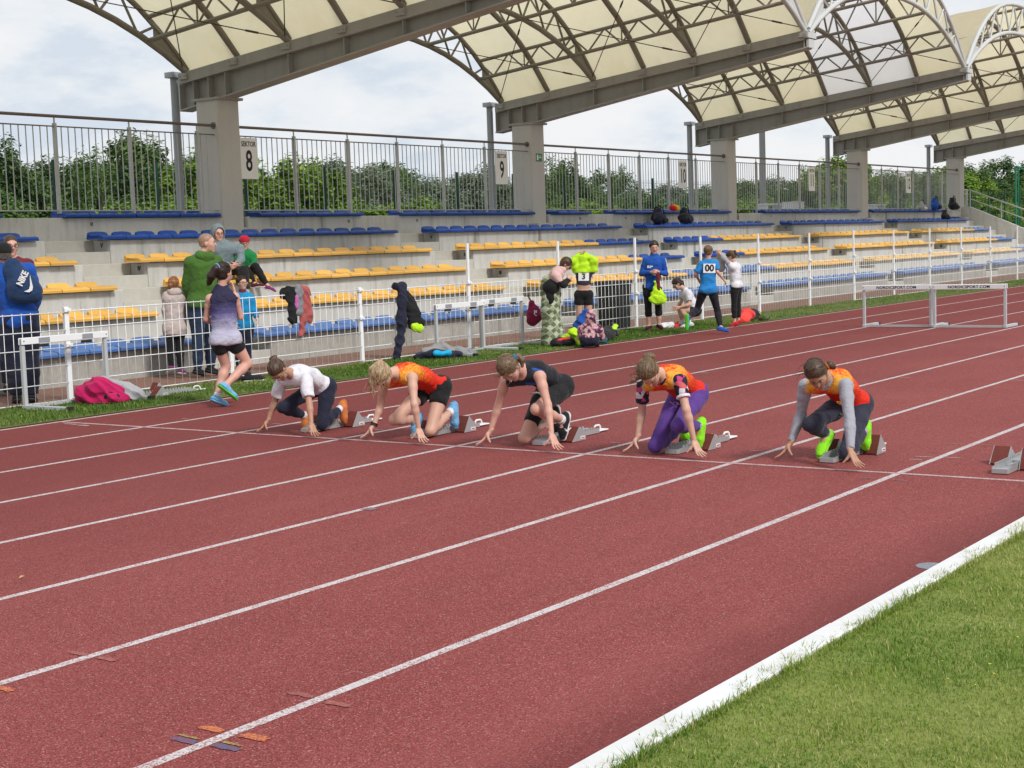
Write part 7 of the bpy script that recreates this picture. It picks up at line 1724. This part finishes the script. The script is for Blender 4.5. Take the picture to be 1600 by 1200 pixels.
soft('teal_trousers', 'teal trousers lying right of the crouching child', 'trousers', (10.4, 9.95, 0), [('trousers', lump([(10.12, 10.02, 0.06), (10.36, 9.98, 0.10), (10.42, 9.92, 0.05)], 0.075, 0.05), c_teal, (0.012, 26, 'r'), 0.011, dict(clips=GR))])
soft('black_holdall', 'black holdall with neon stripe lying on the verge under the bin', 'bag', (11.1, 10.2, 0), [('bag', lump([(10.65, 10.08, 0.09), (11.05, 10.22, 0.12), (11.35, 10.38, 0.12)], 0.12, 0.05, (Z, 0.85)), cloth('bag_black', (0.016, 0.017, 0.018)), (0.012, 22, 'r'), 0.012, dict(clips=GR)),
     ('neon_stripe', lump([(11.08, 10.12, 0.19), (11.40, 10.28, 0.22)], 0.045, 0.03, (Z, 0.6)), c_neon, (0.006, 36), 0.010), ('grey_strap', lump([(11.42, 10.34, 0.24), (11.70, 10.44, 0.06)], 0.032), cloth('strap_plum', (0.09, 0.05, 0.075)), (0.004, 40), 0.010)])
soft('neon_bag', 'neon yellow drawstring bag held by the girl in royal blue', 'bag', (13.09, 10.46, 0.5),
     [('sack', [Pr(V3(13.085, 10.475, 0.86), V3(13.10, 10.455, 0.60), 0.03, 0.135, flat=((0.82, 0.57, 0), 0.5), k=0.03), Pr(V3(13.045, 10.53, 0.56), V3(13.15, 10.385, 0.55), 0.06, 0.06, flat=((0.82, 0.57, 0), 0.7), k=0.05)], c_neon, (0.010, 28, 'r'), 0.010),
      ('scarf', [Pr(V3(13.10, 10.44, 1.0), V3(13.10, 10.44, 0.74), 0.03, 0.035, k=0.02)], c_maroon, (0.006, 34), 0.009)])
soft('coral_jacket', 'coral red jacket dropped on the grass beside the girl with the sweater', 'jacket', (15.95, 10.2, 0), [('jacket', lump([(15.5, 10.05, 0.06), (15.9, 10.18, 0.14), (16.25, 10.30, 0.10)], 0.12, 0.07, (Z, 0.8)), c_coral, (0.014, 22, 'r'), 0.013, dict(clips=GR))])
soft('navy_bag', 'navy bag with yellow tip behind the coral jacket', 'bag', (16.7, 10.4, 0), [('bag', lump([(16.3, 10.4, 0.12), (16.8, 10.46, 0.09)], 0.10, 0.05), c_navy, (0.012, 24, 'r'), 0.012, dict(clips=GR)), ('yellow_tip', lump([(16.92, 10.42, 0.10), (16.96, 10.42, 0.06)], 0.04), cloth('mustard', (0.45, 0.30, 0.04)), None, 0.012)])
soft('camo_bag', 'small dark green patterned bag in front of the navy bag', 'bag', (16.45, 10.05, 0), [('bag', lump([(16.2, 10.0, 0.06), (16.6, 10.12, 0.07)], 0.085, 0.04, (Z, 0.8)), mat('camo_print', (0.03, 0.06, 0.02), 0.8, noise=[(18, 1.0, (0.18, 0.24, 0.06)), (31, 0.7, (0.015, 0.02, 0.012))]), (0.008, 30), 0.012, dict(clips=GR))])
soft('plastic_bag', 'crumpled white plastic bag left of the squatting girl', 'bag', (14.0, 10.75, 0), [('bag', lump([(13.86, 10.80, 0.05), (14.06, 10.72, 0.05)], 0.06, 0.04), c_white, (0.014, 34), 0.010, dict(clips=GR))])
def loose_shoe(x, y, ang, m_, sole, label, ln=0.25, z=0.0, cat='shoe'):
    root = empty('sports_shoe', (x, y, z), label=label, category=cat); org = np.array([x, y, z]); d = V3(math.cos(ang), math.sin(ang), 0); s = ln/0.25; q = V3(x, y, z)
    sdf_obj('upper', [sdf_mesh([Pr(q-d*0.09*s+V3(0, 0, 0.045*s), q+d*0.06*s+V3(0, 0, 0.035*s), 0.038*s, 0.034*s, k=0.02), Pr(q+d*0.05*s+V3(0, 0, 0.032*s), q+d*0.105*s+V3(0, 0, 0.024*s), 0.034*s, 0.024*s, k=0.02), Pr(q-d*0.07*s+V3(0, 0, 0.05*s), q-d*0.075*s+V3(0, 0, 0.085*s), 0.036*s, 0.034*s, k=0.02)], 0.0065, subs=[Pr(q-d*0.07*s+V3(0, 0, 0.07*s), q-d*0.06*s+V3(0, 0, 0.13*s), 0.026*s, k=0)], clips=[(V3(0, 0, z+0.012), V3(0, 0, -1))])], m_, root, org)
    sdf_obj('sole', [sdf_mesh([Pr(q-d*0.09*s+V3(0, 0, 0.012), q+d*0.10*s+V3(0, 0, 0.012), 0.040*s, 0.034*s, flat=(Z, 0.33), k=0.0)], 0.006)], sole, root, org)
loose_shoe(3.92, 10.98, R(-25), s_black, m_solew, 'black trainer with white sole on the grass, nearer one behind the jogging girl', 0.28)
loose_shoe(3.80, 11.16, R(-15), s_black, m_soled, 'black trainer on the grass, farther one close to the fence', 0.27)
loose_shoe(14.02, 10.62, R(200), s_red, m_solew, 'red running shoe left of the squatting girl, nearer the track', 0.24)
loose_shoe(14.26, 10.70, R(215), s_red, m_solew, 'red running shoe in front of the squatting girl, closer to the fence', 0.24)
# ---- backpack on the man at the left edge
rt_ = V3(0.756, -0.655, 0)
soft('gym_sack', 'navy gym sack with white logo on the back of the man in the cap', 'bag', (1.03, 11.58, 1.1),
     [('sack', [Pr(V3(0.985, 11.66, 1.52), V3(1.035, 11.575, 1.30), 0.10, 0.165, flat=((0.655, 0.756, 0), 0.6), k=0.05), Pr(V3(1.00, 11.60, 1.27), V3(1.10, 11.51, 1.235), 0.12, 0.12, flat=((0.655, 0.756, 0), 0.7), k=0.06)], c_dnavy, (0.006, 24), 0.011),
      ('strap', [Pr(V3(1.00, 11.70, 1.62), V3(0.96, 11.66, 1.45), 0.016, k=0)], c_black, None, 0.008)])
sack = bpy.data.objects['gym_sack']
vw = V3(-0.655, -0.756, 0)
def on_sack(me, dx, dz, tilt=0.0):
    Mx = Matrix((tuple(rt_), tuple(-vw), (0, 0, 1))).transposed().to_4x4() @ Matrix.Rotation(tilt, 4, 'Y')
    Mx.translation = Vector(V3(1.035, 11.575, 1.33)+vw*0.128+rt_*dx+V3(0, 0, dz)-V3(1.03, 11.58, 1.1)); me.transform(Mx)
    return mesh_obj(me.name, me, None, sack)
on_sack(text_mesh('lettering', 'NIKE', 0.095, m_print, bold=0.004, xs=0.8), 0.015, 0.065, R(-62))
b = MB(); sw = [(-0.085, 0.02), (-0.07, -0.035), (-0.035, -0.055), (0.0, -0.045), (0.11, 0.04), (0.0, -0.012), (-0.04, -0.018), (-0.065, 0.0)]
b.add([(x, 0, z) for x, z in sw]+[(x, 0.002, z) for x, z in sw], [tuple(range(8)), tuple(range(8, 16))[::-1]]+[(i, (i+1) % 8, 8+(i+1) % 8, 8+i) for i in range(8)])
on_sack(b.mesh('logo_print', m_print), 0.075, -0.01, R(-62))
# ---- litter bin behind the fence
m_bin = mat('dark_bin_plastic', (0.022, 0.026, 0.026), 0.5, noise=(4, 0.4, (0.035, 0.04, 0.04)))
root = empty('litter_bin', (13.95, 11.85, 0), label='dark ribbed litter bin standing behind the fence', category='bin')
b = MB(); n = 48; prof = [(0.0, 0.285), (0.04, 0.29), (0.80, 0.325), (0.80, 0.345), (0.86, 0.345), (0.86, 0.31), (0.5, 0.29)]
V = []; F = []
for i in range(n):
    a = 2*math.pi*i/n
    for j, (z, r_) in enumerate(prof):
        rr = r_*(0.93 if (i % 4 in (0, 1) and j in (1, 2)) else 1.0); V.append((rr*math.cos(a), rr*math.sin(a), z))
k = len(prof)
for i in range(n):
    for j in range(k-1): F.append((i*k+j, ((i+1) % n)*k+j, ((i+1) % n)*k+j+1, i*k+j+1))
b.add(V, F); mesh_obj('drum', b.mesh('drum', m_bin), None, root)
b = MB(); b.add([(0.30*math.cos(2*math.pi*i/24), 0.30*math.sin(2*math.pi*i/24), 0.82) for i in range(24)], [tuple(range(24))]); mesh_obj('liner', b.mesh('liner', c_black), None, root)
# ---- bags on the upper seats
def backpack(x, y, z, s, m_, label, m2=None, rz=0.0, cat='backpack'):
    root = empty('backpack', (x, y, z), label=label, category=cat, group='bags left on the upper seats'); org = np.array([x, y, z]); q = org
    sdf_obj('body', [sdf_mesh([Pr(q+V3(-0.10, 0, 0.10)*s, q+V3(0.10, 0, 0.10)*s, 0.11*s, k=0.04), Pr(q+V3(-0.04, 0.03, 0.14)*s, q+V3(0.02, 0.06, 0.30)*s, 0.12*s, 0.07*s, k=0.05)], 0.014, noise=(0.012, 22), clips=[(q+V3(0, 0, 0.0), V3(0, 0, -1))])], m_, root, org)
    sdf_obj('pocket', [sdf_mesh([Pr(q+V3(-0.05, -0.10, 0.08)*s, q+V3(0.06, -0.10, 0.08)*s, 0.06*s, k=0.03)], 0.013, noise=(0.006, 30))], m2 or m_, root, org)
    b = MB(); b.tube([V3(0.02, 0.04, 0.32)*s, V3(0.05, 0.02, 0.42)*s, V3(0.10, 0.0, 0.36)*s, V3(0.12, -0.02, 0.22)*s], 0.012*s, 6); mesh_obj('strap', b.mesh('strap', c_black), None, root)
backpack(24.15, 16.6, 1.96, 1.1, c_navy, 'slumped dark navy bag on the fifth tier below the railing', c_black)
backpack(24.65, 16.95, 2.0, 1.1, c_black, 'black backpack standing upright on the fifth tier, left of the rainbow hat', c_black)
backpack(25.65, 16.7, 1.96, 1.2, c_blackn, 'dark backpack under the rainbow hat on the fifth tier', c_navy)
rb = empty('rainbow_hat', (25.35, 16.85, 2.30), label='rainbow coloured hat lying on the dark backpack', category='hat')
for i, cc in enumerate(((0.02, 0.12, 0.45), (0.03, 0.30, 0.06), (0.70, 0.45, 0.02), (0.75, 0.18, 0.01), (0.55, 0.02, 0.02))):
    a = -0.10+0.05*i; q = V3(25.35-a*1.4, 16.80, 2.36)
    sdf_obj('stripe', [sdf_mesh([Pr(q, q+V3(-0.02, 0.06, 0.02), 0.085-abs(i-2)*0.008, k=0)], 0.014)], cloth('rainbow_%d' % i, cc), rb, np.array([25.35, 16.85, 2.30]))
backpack(45.7, 17.12, 2.30, 1.25, c_royal, 'blue and black rucksack on the top seats near the last column', c_black)
backpack(47.6, 17.10, 2.30, 1.3, c_black, 'black rucksack on the top seats beside the last column')
backpack(44.3, 17.12, 2.28, 0.95, c_lgrey, 'light grey bag on the top seats left of the blue rucksack', c_white)
backpack(45.1, 16.55, 1.93, 1.0, c_black, 'black bag with hanging strap on the fifth tier at the right end')
# ---- white benches behind the railing
def bench(x, y, label, w=1.0, h=0.45):
    root = empty('white_bench', (x, y, 2.22), label=label, category='bench')
    b = MB(); b.box(-w/2, w/2, -0.2, 0.2, h-0.05, h, ch=0.01); mesh_obj('seat', b.mesh('seat', m_hwhite), None, root)
    for sx in (-1, 1):
        b = MB(); b.box(sx*(w/2-0.08)-0.03, sx*(w/2-0.08)+0.03, -0.16, 0.16, 0, h-0.05); mesh_obj('leg', b.mesh('leg', m_hwhite), None, root)
    b = MB(); b.box(-w/2+0.115, w/2-0.115, -0.02, 0.02, 0.1, 0.16); mesh_obj('stretcher', b.mesh('stretcher', m_hwhite), None, root)
bench(34.2, 18.35, 'white bench behind the railing left of the mast', 1.2, 0.34)
root = empty('white_crate', (36.0, 18.4, 2.22), label='white crate behind the railing right of the mast', category='crate')
b = MB(); b.box(-0.4, 0.4, -0.2, 0.2, 0.0, 0.38, ch=0.01); mesh_obj('box', b.mesh('box', m_hwhite), None, root); b = MB(); b.box(-0.42, 0.42, -0.22, 0.22, 0.381, 0.41, ch=0.005); mesh_obj('lid', b.mesh('lid', m_hwhite), None, root)
bench(43.0, 18.35, 'white bench behind the railing right of the fourth column', 0.9, 0.34)
# small dry leaf on the near lanes
b = MB(); b.add([(-0.02, 0, 0.004), (0, -0.008, 0.012), (0.022, 0.002, 0.010), (0.002, 0.010, 0.016)], [(0, 1, 2, 3)]); o = mesh_obj('dry_leaf', b.mesh('dry_leaf', mat('dry_leaf', (0.45, 0.30, 0.16), 0.7)), None, label='small dry leaf lying on the red lane at the left', category='leaf'); o.location = (-4.83, 3.95, 0)
